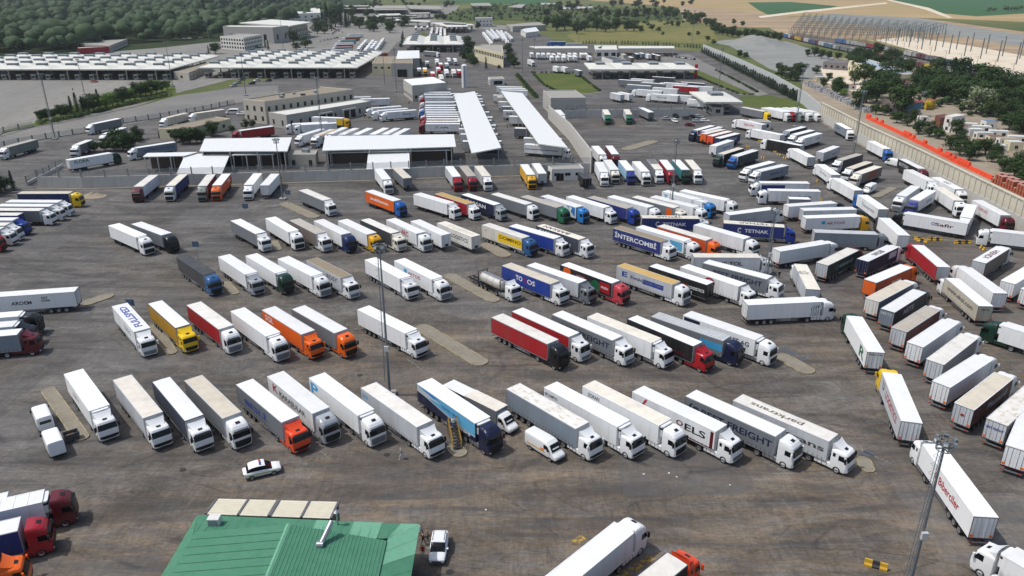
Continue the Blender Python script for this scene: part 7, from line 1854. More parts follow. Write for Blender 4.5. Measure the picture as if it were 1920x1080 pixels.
for k, (x, y) in enumerate(P['signs']):
    root = thing('bay_sign', ['blue bay sign on thin pole beside the blue lettered white roof lorry', 'blue bay sign on thin pole near the dark grey lorry', 'blue bay sign on thin pole by the left wall row', 'blue and white bay sign on the kerbed island by the wall'][k], 'sign', (x, y, .15 if k in (0, 3) else 0), group='bay signs')
    obj('pole', MB().cyl((0,0,0), (0,0,4.2), .05, n=8).mesh('pole', [GALV]), root)
    obj('sign_panel', MB().box(-.75, .75, -.03, .03, 2.9, 4.2).box(-.7, .7, -.034, -.03, 2.95, 4.15, 1).mesh('sign_panel', [GALV, simple('sign_blue', (80,104,126))]), root)

# ------------------------------------------------------------------ green roofed building
GRN = earth('green_roof_sheet', (72,122,98), (78,129,104), (62,110,90), .15, 1.2, .5)
GRNL = earth('pale_green_roof_sheet', (104,156,130), (110,162,136), (94,146,120), .15, 1.2, .5)
gs = ccw(P['green_skirt'])
A, Bq = P['green_skirt'][0], P['green_skirt'][1]
YN = 46.0
root = thing('green_roofed_building', 'building with green sheet metal roofs at the bottom edge', 'building', (-22, 60, 0))
def G(x, y, z): return (x+22, y-60, z)
obj('wall', MB().prism([(A[0]+1.2+22, A[1]-1.2-60), (Bq[0]-1.0+22, Bq[1]-1.2-60), (Bq[0]-1.0+22, YN-60), (A[0]+1.2+22, YN-60)], 0, 4.0).mesh('wall', [simple('shop_wall', (120,112,100))]), root)
# skirt roof: strips of sheeting, falling towards the eaves
(lx, ly), (rx, ry) = P['green_eave_left'][0], P['green_eave_right'][0]
(gx, gy) = P['green_ridge'][0]
n = 24
for k in range(n):                                       # far strip, sheet by sheet
    t0, t1 = k/n, (k+1)/n
    x0, y0 = A[0]+(Bq[0]-A[0])*t0, A[1]+(Bq[1]-A[1])*t0; x1, y1 = A[0]+(Bq[0]-A[0])*t1, A[1]+(Bq[1]-A[1])*t1
    b0, b1 = min(max(x0, lx), rx), min(max(x1, lx), rx)
    m_ = GRNL if k in (13, 14, 17, 18, 19, 22, 23) else GRN
    g = .02
    b = MB().add([G(x0+g, y0, 4.2), G(x1-g, y1, 4.2), G(b1-g, ly-.8, 4.85), G(b0+g, ly-.8, 4.85)], [(0,1,2,3)] if True else [])
    b.add([G(x0-.02, y0, 4.2), G(x0+.04, y0, 4.2), G(b0+.04, ly-.8, 4.9), G(b0-.02, ly-.8, 4.9)], [(0,1,2,3)])
    obj('roof_sheet', b.mesh('roof_sheet', [m_]), root)
for s_ in (-1, 1):                                       # side strips
    for k in range(9):
        y0, y1 = ly-.8 - k*1.9, ly-.8 - (k+1)*1.9
        xe = A[0] if s_ < 0 else Bq[0]
        ye0, ye1 = (A[1] if s_ < 0 else Bq[1]) - k*2.25, (A[1] if s_ < 0 else Bq[1]) - (k+1)*2.25
        xi = lx if s_ < 0 else rx
        b = MB().add([G(xe, ye0-.02, 4.2), G(xi, y0-.02, 4.85), G(xi, y1+.02, 4.85), G(xe, ye1+.02, 4.2)], [(0,1,2,3) if s_ < 0 else (3,2,1,0)])
        obj('roof_sheet', b.mesh('roof_sheet', [GRNL if s_ > 0 and k < 2 else GRN]), root)
# raised gable roof: sheets on the left slope run down the slope, ribs on the right slope run along it
zr, ze = 6.6, 5.0
for k in range(14):
    y0, y1 = gy - k*1.15, gy - (k+1)*1.15
    e0, e1 = ly - k*1.15, ly - (k+1)*1.15
    b = MB().add([G(lx, e0-.02, ze), G(gx, y0-.02, zr), G(gx, y1+.02, zr), G(lx, e1+.02, ze)], [(3,2,1,0)])
    b.add([G(lx, e1-.05, ze+.05), G(gx, y1-.05, zr+.05), G(gx, y1+.05, zr+.05), G(lx, e1+.05, ze+.05)], [(0,1,2,3)])
    obj('roof_sheet', b.mesh('roof_sheet', [GRN]), root)
for k in range(26):
    t0, t1 = k/26, (k+1)/26
    x0, z0, ya = gx+(rx-gx)*t0, zr+(ze-zr)*t0, gy+(ry-gy)*t0; x1, z1, yb = gx+(rx-gx)*t1, zr+(ze-zr)*t1, gy+(ry-gy)*t1
    b = MB().add([G(x0+.02, ya, z0), G(x1-.02, yb, z1), G(x1-.02, YN, z1), G(x0+.02, YN, z0)], [(3,2,1,0)])
    b.add([G(x0-.05, ya, z0+.035), G(x0+.05, ya, z0+.035), G(x0+.05, YN, z0+.035), G(x0-.05, YN, z0+.035), G(x0-.08, ya, z0-.02), G(x0+.08, ya, z0-.02), G(x0+.08, YN, z0-.02), G(x0-.08, YN, z0-.02)], [(3,2,1,0),(0,1,5,4),(1,2,6,5),(3,0,4,7)])
    obj('roof_sheet', b.mesh('roof_sheet', [GRN]), root)
obj('gable_end', MB().add([G(lx, ly-.05, 4.3), G(rx, ry-.05, 4.3), G(rx, ry-.05, ze), G(gx, gy-.05, zr), G(lx, ly-.05, ze)], [(0,1,2,3,4)]).mesh('gable_end', [GRN]), root)
obj('gable_side', MB().add([G(rx-.03, ry, 4.3), G(rx-.03, YN, 4.3), G(rx-.03, YN, ze), G(rx-.03, ry, ze)], [(0,1,2,3)]).mesh('gable_side', [simple('green_trim', (30,84,60))]), root)
obj('ridge_cap', MB().add([G(gx-.25, gy+.05, zr-.01), G(gx, gy+.05, zr+.12), G(gx+.25, gy+.05, zr-.01), G(gx-.25, YN, zr-.01), G(gx, YN, zr+.12), G(gx+.25, YN, zr-.01)], [(0,1,4,3),(1,2,5,4)]).mesh('ridge_cap', [GRNL]), root)
cxh, cyh = P['chimney'][0]
c_ = obj('chimney_duct', MB().cyl(G(cxh-.4, cyh-.9, 6.1), G(cxh+.4, cyh+1.0, 7.4), .28, n=12).cyl(G(cxh-.75, cyh-.9, 6.15), G(cxh-.1, cyh-.9, 6.15), .34, n=12).mesh('chimney_duct', [ALU], True), root)
ax, ay = P['ac_unit'][0]
obj('roof_unit', MB().box(ax+22-.6, ax+22+.6, ay-60-.5, ay-60+.5, 4.45, 5.35, 0).box(ax+22-.5, ax+22+.5, ay-60-.52, ay-60-.5, 4.55, 5.25, 1).mesh('roof_unit', [simple('unit_white', (206,206,202)), GALV]), root)
px_, py_ = P['pipe'][0]
obj('vent_pipe', MB().cyl(G(px_, py_, 4.4), G(px_, py_, 6.0), .1, n=8).cyl(G(px_, py_, 6.0), G(px_, py_, 6.25), .34, .05, n=12).mesh('vent_pipe', [ALU], True), root)
for k in range(5): obj('shop_window', MB().box(Bq[0]+22-.99, Bq[0]+22-.93, 63-60-3.2*k-2.4, 63-60-3.2*k, .5, 3.0).mesh('shop_window', [GLASS]), root)
# cream annex with sheet roof panels
q = P['annex']
root = thing('cream_annex', 'low annex with four cream roof panels behind the green roofs', 'building', (q[0][0], q[0][1], 0))
CRM = earth('cream_sheet', (212,207,188), (206,200,182), (194,188,168), .3, 1.5, .6)
def AQ(t, u, z):
    x = (q[0][0]*(1-t)+q[1][0]*t)*(1-u) + (q[3][0]*(1-t)+q[2][0]*t)*u; y = (q[0][1]*(1-t)+q[1][1]*t)*(1-u) + (q[3][1]*(1-t)+q[2][1]*t)*u
    return (x-q[0][0], y-q[0][1], z)
obj('wall', MB().prism([AQ(.005, .03, 0)[:2], AQ(.995, .03, 0)[:2], AQ(.995, .99, 0)[:2], AQ(.005, .99, 0)[:2]], 0, 2.75).mesh('wall', [simple('annex_wall', (96,90,82))]), root)
cuts = [0, .262, .51, .762, 1]
for k in range(4):
    t0, t1 = cuts[k]+.008, cuts[k+1]-.008
    b = MB().add([AQ(t0, 0, 2.9), AQ(t1, 0, 2.9), AQ(t1, 1, 3.1), AQ(t0, 1, 3.1), AQ(t0, 0, 2.78), AQ(t1, 0, 2.78), AQ(t1, 1, 2.98), AQ(t0, 1, 2.98)], [(3,2,1,0),(0,1,5,4),(1,2,6,5),(2,3,7,6),(3,0,4,7),(4,5,6,7)])
    nrib = 9
    for j in range(1, nrib):
        u = j/nrib
        b.add([AQ(t0, u-.008, 2.905+.2*u), AQ(t1, u-.008, 2.905+.2*u), AQ(t1, u+.008, 2.93+.2*u), AQ(t0, u+.008, 2.93+.2*u)], [(3,2,1,0)])
    obj('roof_panel', b.mesh('roof_panel', [CRM]), root)
for k in range(5):
    t = min(max(cuts[k], .004), .996)
    w = .016 if k == 2 else .009
    b = MB().add([AQ(t-w, 0, 2.99), AQ(t+w, 0, 2.99), AQ(t+w, 1, 3.19), AQ(t-w, 1, 3.19), AQ(t-w, 0, 2.8), AQ(t+w, 0, 2.8), AQ(t+w, 1, 3.0), AQ(t-w, 1, 3.0)], [(3,2,1,0),(0,1,5,4),(1,2,6,5),(2,3,7,6),(3,0,4,7)])
    obj('roof_batten', b.mesh('roof_batten', [simple('grey_batten', (92,94,98))]), root)

# ------------------------------------------------------------------ cars, vans
def loft_x(rows, m=10, mi=0):
    """rows: (x, z bottom, z top, half width, corner share) joined to a smooth shell along x"""
    b = MB(); rings = []
    for x, zb, zt, hw, e in rows:
        R = []
        for i in range(m*2):
            a = 2*pi*(i+.5)/(m*2)
            c, s = cos(a), sin(a)
            R.append((x, hw*math.copysign(abs(c)**e, c), (zb+zt)/2 + (zt-zb)/2*math.copysign(abs(s)**e, s)))
        rings.append(R)
    n = m*2
    for lo, hi in zip(rings, rings[1:]): b.add(lo + hi, [(i, (i+1) % n, n+(i+1) % n, n+i) for i in range(n)], mi)
    b.add(rings[0], [tuple(range(n-1, -1, -1))], mi); b.add(rings[-1], [tuple(range(n))], mi)
    return b
def wheel_small(): return cached('wheel_s', lambda: wheel_mesh(.34, .22))
def car_body(): return loft_x([(-2.15,.45,.95,.72,.5),(-2.05,.32,1.0,.84,.45),(-1.2,.28,1.02,.9,.42),(0,.26,1.0,.91,.42),(1.0,.28,.96,.9,.42),(1.75,.32,.88,.86,.45),(2.1,.36,.78,.76,.5),(2.16,.42,.7,.68,.5)]).mesh('body', [CONC], True)
def car_cabin(hi): return loft_x([(-1.75,.9,1.0,.74,.4),(-1.35,.9,1.34+hi,.74,.4),(-.6,.9,1.46+hi,.74,.4),(.25,.9,1.42+hi,.73,.4),(.75,.9,1.2+hi*.6,.74,.4),(1.15,.9,.97,.76,.4)]).mesh('glasshouse', [GLASS], True)
def car_roof(hi): return loft_x([(-1.5,1.2+hi,1.3+hi,.72,.5),(-1.2,1.3+hi,1.43+hi,.745,.5),(-.5,1.36+hi,1.49+hi,.75,.5),(.2,1.34+hi,1.455+hi,.745,.5),(.4,1.3+hi,1.4+hi,.72,.5)]).mesh('roof', [CONC], True)
def car(kind, x, y, h, c, label):
    root = thing({'police': 'patrol_car', 'suv': 'sport_utility_car'}.get(kind, 'car'), label, 'car', (x, y, 0), radians(h))
    m = plain(c, .25, 0, .05, spec=.5); hi = .0 if kind == 'car' else .14
    k = (1, 1, 1) if kind == 'car' else (1.04, 1.03, 1.08)
    o = obj('body', cached('carbody', car_body), root, mats=[m], scale=k)
    obj('glasshouse', cached(('cabin', hi), lambda: car_cabin(hi)), root, scale=k)
    obj('roof', cached(('carroof', hi), lambda: car_roof(hi)), root, mats=[m], scale=k)
    for wx in (-1.3, 1.32):
        for s in (-1, 1): obj('wheel', wheel_small(), root, (wx, s*.82, .34))
    for s in (-1, 1):
        obj('headlight', cached(('chl', s), lambda: MB().box(1.98, 2.14, *sorted((s*.5, s*.78)), .6, .74).mesh('headlight', [LAMPW])), root, scale=k)
        obj('tail_light', cached(('ctl', s), lambda: MB().box(-2.17, -2.06, *sorted((s*.55, s*.8)), .72, .9).mesh('tail_light', [LAMPR])), root, scale=k)
    if kind == 'police':
        obj('light_bar', MB().box(-.25, -.05, -.55, 0, 1.74, 1.88, 0).box(-.25, -.05, 0, .55, 1.74, 1.88, 1).mesh('light_bar', [simple('beacon_blue', (24,50,160)), simple('beacon_red', (170,24,24))]), root)
        for s in (-1, 1): obj('side_stripe', MB().box(-1.7, 1.5, *sorted((s*.93, s*.945)), .66, .78).mesh('side_stripe', [simple('stripe_green', (150,190,60))]), root)
    if kind == 'suv':
        for s in (-1, 1):
            obj('roof_rail', MB().box(-1.3, .2, *sorted((s*.6, s*.64)), 1.74, 1.8).mesh('roof_rail', [BLACKP]), root)
            obj('mirror', MB().box(.75, .95, *sorted((s*.94, s*1.12)), 1.08, 1.22).mesh('mirror', [m]), root)
        obj('grille', MB().box(2.2, 2.26, -.5, .5, .5, .68).mesh('grille', [BLACKP]), root)
def van(x, y, h, c, label, bus=False, stripe=False, name='panel_van', cat='van'):
    root = thing(name, label, cat, (x, y, 0), radians(h)); m = plain(c, .3, 0, .08)
    obj('body', cached('vanbody', lambda: loft_x([(-2.85,.45,2.35,.86,.34),(-2.8,.34,2.5,.96,.3),(0,.32,2.55,.99,.28),(1.1,.32,2.5,.98,.28),(1.55,.32,2.25,.96,.3),(2.0,.33,1.75,.95,.34),(2.3,.34,1.32,.95,.4),(2.75,.36,1.1,.9,.42),(2.92,.42,.95,.8,.45)]).mesh('body', [CONC], True)), root, mats=[m])
    obj('windscreen', cached('vanws', lambda: MB().add([(1.62,-.78,2.22),(1.62,.78,2.22),(2.22,.86,1.46),(2.22,-.86,1.46)], [(3,2,1,0)]).mesh('windscreen', [GLASS])), root)
    for s in (-1, 1):
        obj('side_window', cached(('vansw', s), lambda: MB().add([(.75, s*1.0, 1.5), (1.75, s*.985, 1.5), (1.4, s*.985, 2.1), (.75, s*1.0, 2.1)], [(0,1,2,3) if s < 0 else (3,2,1,0)]).mesh('side_window', [GLASS])), root)
        obj('mirror', cached(('vanm', s), lambda: MB().box(1.55, 1.7, *sorted((s*1.0, s*1.2)), 1.45, 1.8).mesh('mirror', [BLACKP])), root)
        obj('headlight', cached(('vanh', s), lambda: MB().box(2.72, 2.86, *sorted((s*.55, s*.82)), .85, 1.02).mesh('headlight', [LAMPW])), root)
        if bus: obj('side_glazing', MB().box(-2.4, .6, *sorted((s*.995, s*1.01)), 1.45, 2.1).mesh('side_glazing', [GLASS]), root)
        if stripe:
            obj('side_stripe', MB().box(-2.4, 1.0, *sorted((s*.992, s*1.006)), .95, 1.1).mesh('side_stripe', [YELLOWP]), root)
            obj('side_stripe', MB().box(.2, .8, *sorted((s*1.0, s*1.012)), 1.15, 1.45).mesh('side_stripe', [AMBER]), root)
    for wx in (-1.75, 1.85):
        for s in (-1, 1): obj('wheel', wheel_small(), root, (wx, s*.88, .34))
    obj('front_bumper', cached('vanfb', lambda: MB().box(2.78, 2.97, -.85, .85, .36, .62).mesh('front_bumper', [BLACKP])), root)
    obj('rear_bumper', cached('vanrb', lambda: MB().box(-2.93, -2.78, -.9, .9, .38, .58).mesh('rear_bumper', [BLACKP])), root)
    if 'rear window' in label: obj('rear_window', MB().add([(-2.87,-.7,1.5),(-2.87,.7,1.5),(-2.84,.66,2.15),(-2.84,-.66,2.15)], [(3,2,1,0)]).mesh('rear_window', [GLASS]), root)
    return root
for kind, x, y, h, c, label in CARS:
    if kind in ('van', 'minibus'): van(x, y, h, c, label, kind == 'minibus', 'stripe' in label, 'minibus' if kind == 'minibus' else 'panel_van', 'minibus' if kind == 'minibus' else 'van')
    else: car(kind, x, y, h, c, label)
# van based box lorry with its trailer
(bx, by), (tx_, ty_) = P['boxtruck']
hb = atan2(by-ty_, bx-tx_)
r_ = van(bx+cos(hb)*2.0, by+sin(hb)*2.0, math.degrees(hb), 'white', 'white van with tall grey box body and beige roof in the nearest row', False, False, 'box_van', 'van')
obj('cargo_box', MB().box(-5.6, .55, -1.12, 1.12, .85, 3.05, 0).mesh('cargo_box', [plain('grey', .5)]), r_)
obj('box_roof', MB().box(-5.62, .57, -1.14, 1.14, 3.052, 3.12, 0).mesh('box_roof', [roofmat('beige')]), r_)
r_ = thing('box_trailer', 'small grey box trailer with white roof behind the box van', 'trailer', (tx_, ty_, 0), hb)
obj('cargo_box', MB().box(-2.6, 2.4, -1.12, 1.12, .7, 2.95).mesh('cargo_box', [plain('slate', .5)]), r_)
obj('roof', MB().box(-2.62, 2.42, -1.14, 1.14, 2.952, 3.02).mesh('roof', [roofmat('white')]), r_)
obj('drawbar', MB().box(2.4, 3.6, -.08, .08, .5, .65).mesh('drawbar', [STEEL]), r_)
for wx in (-.5, .4):
    for s in (-1, 1): obj('wheel', wheel_small(), r_, (wx, s*.95, .34))
# tanker
(ax, ay), (bx, by) = P['tanker']
h = atan2(by-ay, bx-ax); h = radians(-50)
L = 12.2
fx, fy = bx + cos(h)*1.6, by + sin(h)*1.6
r_ = thing('tanker_lorry', 'white cab pulling a shiny cylindrical tank container in the third row', 'lorry', (fx-cos(h)*L, fy-sin(h)*L, 0), h, 'third row')
tk = obj('tank', loft_x([(L-7.9,1.55,2.75,.62,1.0),(L-7.75,1.2,3.1,1.0,1.0),(L-7.5,1.05,3.25,1.15,1.0),(L-1.5,1.05,3.25,1.15,1.0),(L-1.25,1.2,3.1,1.0,1.0),(L-1.1,1.55,2.75,.62,1.0)], 14).mesh('tank', [simple('tank_steel', (206,202,194), .3, .45)], True), r_)
for xx in (L-7.2, L-5.3, L-3.5, L-1.8): obj('tank_band', loft_x([(xx-.05,1.03,3.27,1.17,1.0),(xx+.05,1.03,3.27,1.17,1.0)], 14).mesh('tank_band', [ALU], True), tk)
fr = MB()
for xx in (L-7.95, L-1.05):
    for s in (-1.15, 1.15): fr.box(xx-.07, xx+.07, s-.07, s+.07, 1.1, 3.5)
    fr.box(xx-.06, xx+.06, -1.15, 1.15, 3.4, 3.5); fr.box(xx-.06, xx+.06, -1.15, 1.15, 1.1, 1.2)
obj('tank_frame', fr.mesh('tank_frame', [STEEL]), tk)
obj('walkway', MB().box(L-7.2, L-1.8, -.35, .35, 3.27, 3.31).mesh('walkway', [ALU]), tk)
ch = obj('trailer_chassis', chassis_mesh(L), r_)
for wx in (L-8.2, L-6.9, L-5.6):
    for s in (-1, 1): obj('wheel', cached('wheel', wheel_mesh), ch, (wx, s*1.08, .5))
tractor(r_, L, .5, 'white', 'C', 0, fx, fy)

# ------------------------------------------------------------------ people
def person_mesh(stride):
    J = {'pel': (0,0,.95,.15,.12), 'chest': (0.02,0,1.3,.17,.12), 'neck': (.02,0,1.48,.06,.06), 'head': (.04,0,1.62,.095,.11), 'crown': (.03,0,1.72,.075,.09)}
    vs, es, rs = [], [], []
    def v(p, r): vs.append(p); rs.append(r); return len(vs)-1
    pel = v((0,0,.95), (.14,.12)); ch_ = v((.02,0,1.28), (.17,.12)); sh = v((.02,0,1.42), (.12,.1)); nk = v((.03,0,1.51), (.055,.055)); hd_ = v((.05,0,1.62), (.1,.095)); cr = v((.04,0,1.71), (.07,.07))
    es += [(pel, ch_), (ch_, sh), (sh, nk), (nk, hd_), (hd_, cr)]
    for s in (-1, 1):
        f = stride*s
        hp = v((0, s*.1, .88), (.1,.1)); kn = v((.05+f*.14, s*.11, .5), (.065,.065)); an = v((f*.26-.02, s*.11, .1), (.045,.045)); to = v((f*.26+.15, s*.12, .05), (.04,.035))
        es += [(pel, hp), (hp, kn), (kn, an), (an, to)]
        so = v((.02, s*.19, 1.4), (.07,.07)); el = v((-.02-f*.1, s*.25, 1.13), (.05,.05)); wr = v((.08-f*.16, s*.25, .9), (.035,.035)); ha = v((.11-f*.18, s*.25, .81), (.03,.04))
        es += [(sh, so), (so, el), (el, wr), (wr, ha)]
    me = bpy.data.meshes.new('figure')
    me.from_pydata(vs, es, [])
    o = bpy.data.objects.new('figure', me); COL.objects.link(o)
    md = o.modifiers.new('skin', 'SKIN'); sd = o.modifiers.new('sub', 'SUBSURF'); sd.levels = 1
    for i, sv in enumerate(me.skin_vertices[0].data): sv.radius = rs[i]; sv.use_root = (i == 0)
    dg = bpy.context.evaluated_depsgraph_get()
    out = bpy.data.meshes.new_from_object(o.evaluated_get(dg))
    bpy.data.objects.remove(o); bpy.data.meshes.remove(me)
    out.materials.clear()
    for m in (CONC, CONC, CONC, CONC): out.materials.append(m)
    for p in out.polygons:
        c = p.center
        p.use_smooth = True
        p.material_index = 1 if c.z < .9 and abs(c.y) < .2 else (3 if c.z > 1.66 or (c.z > 1.55 and c.x < .02) else (2 if c.z > 1.46 or (c.z < .95 and abs(c.y) >= .2) else 0))
        if c.z < .09: p.material_index = 3
    return out
SKIN = simple('skin', (188,140,112), .6); HAIR = simple('dark_hair', (36,30,28), .8); CAPM = simple('white_cap', (210,208,204), .8)
PM = [person_mesh(.2), person_mesh(1.0)]
for k, (x, y, z, h, top, bot, label) in enumerate(PEOPLE):
    o = obj('person', PM[k % 2 if 'walk' not in label else 1], None, (x, y, z + .002), radians(h), [plain(top, .8), plain(bot, .8), SKIN, CAPM if 'cap' in label else HAIR])
    tag(o, label, 'person')

# ------------------------------------------------------------------ small things in the yard
def barrier_mesh():
    b = MB(); pr = [(-.3,0),(.3,0),(.3,.22),(.14,.4),(.1,.8),(-.1,.8),(-.14,.4),(-.3,.22)]
    L = 2.2; n = len(pr)
    for k in range(3):
        x0, x1 = -L/2+L*k/3, -L/2+L*(k+1)/3
        b.add([(x0, y, z) for y, z in pr] + [(x1, y, z) for y, z in pr], [(i, n+i, n+(i+1) % n, (i+1) % n) for i in range(n)] + ([tuple(range(n))] if k == 0 else []) + ([tuple(range(2*n-1, n-1, -1))] if k == 2 else []), 1 if k == 1 else 0)
    return b.mesh('traffic_barrier', [YELLOWP, simple('barrier_black', (52,54,56))])
BARM = barrier_mesh()
BL = ['yellow and black concrete barrier lying near the bottom right corner'] + ['yellow and black barrier, %s in the barrier gap among right lorries' % ordinal(k) for k in range(11)] + ['yellow lane block, %s along the lane leading to the gate' % ordinal(k) for k in range(9)] + ['yellow block, %s before the three lorries at the loading wing' % ordinal(k) for k in range(4)]
for k, (x, y, h) in enumerate(BARRIERS):
    tag(obj('traffic_barrier', BARM, None, (x, y, .002), radians(h), scale=None if k < 12 else (.6, .9, .9)), BL[k], 'barrier', 'yellow traffic barriers')
(x0, y0), (x1, y1) = P['stairs']
hs = atan2(y1-y0, x1-x0); Ls = hypot(x1-x0, y1-y0)
root = thing('inspection_stairs', 'yellow inspection stairs with dark treads on the small island', 'stairs', (x0, y0, .16), hs)
for k in range(8): obj('step', cached2('step', lambda: MB().box(-.16, .16, -.5, .5, 0, .05).mesh('step', [simple('tread', (50,50,52))])), root, (.3+k*.36, 0, .22+k*.26))
for s in (-1, 1):
    obj('stringer', MB().add([(0,s*.55,0),(.25,s*.55,0),(3.2,s*.55,2.1),(3.2,s*.55,2.35),(0,s*.55+s*.05,0),(.25,s*.55+s*.05,0),(3.2,s*.55+s*.05,2.1),(3.2,s*.55+s*.05,2.35)], [(0,1,2,3),(7,6,5,4),(0,3,7,4),(1,0,4,5),(2,1,5,6)]).mesh('stringer', [simple('stair_yellow', (158,126,52), .7)]), root)
    b = MB()
    for k in range(5): b.beam((.2+k*.75, s*.57, .2+k*.52), (.2+k*.75, s*.57, 1.25+k*.52), .05)
    b.beam((.2, s*.57, 1.25), (3.2, s*.57, 3.33), .06); b.beam((.2, s*.57, .75), (3.2, s*.57, 2.83), .04)
    obj('handrail', b.mesh('handrail', [simple('stair_yellow', (158,126,52), .7)]), root)
obj('landing', MB().box(3.0, 4.2, -.6, .6, 2.2, 2.3, 0).box(3.1, 3.2, -.55, -.45, 0, 2.2, 1).box(3.1, 3.2, .45, .55, 0, 2.2, 1).box(4.0, 4.1, -.55, -.45, 0, 2.2, 1).box(4.0, 4.1, .45, .55, 0, 2.2, 1).mesh('landing', [simple('tread', (50,50,52)), simple('stair_yellow', (158,126,52), .7)]), root)
c, s = cos(hs), sin(hs)
o = obj('person', PM[0], None, (x0+c*2.5, y0+s*2.5, .16+1.83), hs, [plain('white', .8), plain('bluegrey', .8), SKIN, HAIR])
tag(o, 'person in white shirt climbing the yellow inspection stairs', 'person')
x, y = P['dumpster'][0]
root = thing('dumpster', 'dark grey open dumpster at the end of the long island', 'dumpster', (x, y, 0), radians(40))
obj('tub', MB().add([(-.8,-.5,.15),(.8,-.5,.15),(.8,.5,.15),(-.8,.5,.15),(-.95,-.62,1.25),(.95,-.62,1.25),(.95,.62,1.25),(-.95,.62,1.25),(-.85,-.54,1.25),(.85,-.54,1.25),(.85,.54,1.25),(-.85,.54,1.25),(-.72,-.44,.5),(.72,-.44,.5),(.72,.44,.5),(-.72,.44,.5)], [(0,3,2,1),(0,1,5,4),(1,2,6,5),(2,3,7,6),(3,0,4,7),(4,5,9,8),(5,6,10,9),(6,7,11,10),(7,4,8,11),(8,9,13,12),(9,10,14,13),(10,11,15,14),(11,8,12,15),(12,13,14,15)]).mesh('tub', [simple('dumpster_grey', (74,78,80))]), root)
obj('rubbish', MB().box(-.5, .4, -.3, .2, .5, .9).mesh('rubbish', [simple('cardboard', (160,122,96))]), root)
for xx in (-.6, .6):
    for yy in (-.4, .4): obj('castor', cached2('castor', lambda: MB().cyl((0,-.05,.09), (0,.05,.09), .09, n=10).mesh('castor', [RUBBER])), root, (xx, yy, 0))
# spoil heap
def heap(name, label, poly_r, h, m, x, y, sx, sy, cat, seed=1):
    b = MB(); nr, na = 18, 48
    vs = [(0, 0, h)]
    for i in range(1, nr+1):
        r = i/nr
        for j in range(na):
            a = 2*pi*j/na
            w = 1 + .22*noise.noise((cos(a)*1.4+seed, sin(a)*1.4, seed))
            z = h*(cos(r*pi)/2+.5)*(1+.5*noise.noise((cos(a)*r*3+seed, sin(a)*r*3, 3))) + .3*h*noise.noise((cos(a)*r*7, sin(a)*r*7, seed))*(1-r)
            vs.append((cos(a)*r*sx*w, sin(a)*r*sy*w, max(z, 0) if i < nr else -.02))
    fs = [(0, 1+j, 1+(j+1) % na) for j in range(na)]
    for i in range(nr-1):
        for j in range(na): fs.append((1+i*na+j, 1+(i+1)*na+j, 1+(i+1)*na+(j+1) % na, 1+i*na+(j+1) % na))
    b.add(vs, fs)
    return tag(obj(name, b.mesh(name, [m], True), None, (x, y, 0)), label, cat)
x, y = P['heap'][0]
heap('rubble_heap', 'small heap of rubble and dirt behind the yellow cab', 0, 1.1, DIRT, x, y, 4.2, 2.4, 'heap', 4)
cx, cy = cen(P['gravel_hill'])
heap('gravel_heap', 'broad grey gravel heap behind the border wall', 0, 6.5, GRAVEL, cx, cy, 34, 58, 'heap', 2)
# litter
for k, (x, y) in enumerate([(16.4, 79.2), (19.6, 79.4), (20.4, 78.6), (26.6, 77.0), (-3.1, 72.3)]):
    tag(obj('litter', MB().add([(-.2,-.12,.03),(.18,-.15,.05),(.2,.12,.09),(-.15,.16,.04),(0,0,.14)], [(0,1,4),(1,2,4),(2,3,4),(3,0,4)]).mesh('litter', [plain('white', .8)]), None, (x, y, .004), k*1.3, scale=(.6, .6, .6)), 'scrap of white litter, %s from left on the open asphalt' % ['second','third','fourth','rightmost','leftmost'][k].replace('second','second'), 'litter', 'litter scraps')

# ------------------------------------------------------------------ behind the border wall
r = random.Random(4)
segs = along(P['orange'], 2.0)
PB = MB().add([(-.95,-.3,0),(.95,-.3,0),(.95,.3,0),(-.95,.3,0),(-.95,-.16,1.05),(.95,-.16,1.05),(.95,.16,1.05),(-.95,.16,1.05)], [(0,3,2,1),(4,5,6,7),(0,1,5,4),(1,2,6,5),(2,3,7,6),(3,0,4,7)]).mesh('plastic_barrier', [simple('barrier_orange', (226,78,44), .5)])
for k, ((x0, y0), (x1, y1)) in enumerate(segs):
    for lay in range(1 if r.random() > .3 else 2):
        tag(obj('plastic_barrier', PB, None, (x0, y0, -.04 + lay*1.05), atan2(y1-y0, x1-x0) + r.uniform(-.08, .08), scale=(1.09, 1.6, 1.25)), 'orange plastic barrier, %s from the far end of its long row%s' % (ordinal(k), ', upper layer' if lay else ''), 'barrier', 'orange barriers behind the wall')
PALM = MB()
PALM.box(-.6, .6, -.5, .5, 0, .12, 1)
for i in range(5): PALM.box(-.56, .56, -.46, .46, .13+i*.26, .13+i*.26+.245, 0)
PALM.box(-.57, .57, -.47, .47, 1.44, 1.5, 2)
PAL = PALM.mesh('brick_pallet', [simple('brick_red', (168,88,66), .9), simple('pallet_wood', (150,120,84), .9), simple('brick_top', (196,150,136), .9)])
for i, ((x0, y0), (x1, y1)) in enumerate(along(P['bricks'], 1.45)):
    for j in range(3):
        for lay in range(2 if (i*3+j) % 4 else 1):
            tag(obj('brick_pallet', PAL, None, (x0+j*1.3, y0+j*.15, -.04+lay*1.5), r.uniform(-.06, .06)), '%s red brick pallet, %s from the far end in the %s line' % (['lower','upper'][lay], ordinal(i), ['front','middle','back'][j]), 'brick pallet', 'brick pallets behind the wall')
GB = MB().box(-.8, .8, -.7, .7, 0, .9, 0).box(-.7, .7, -.6, .6, .92, 1.7, 0).mesh('block_stack', [simple('block_grey', (158,160,162), .9)])
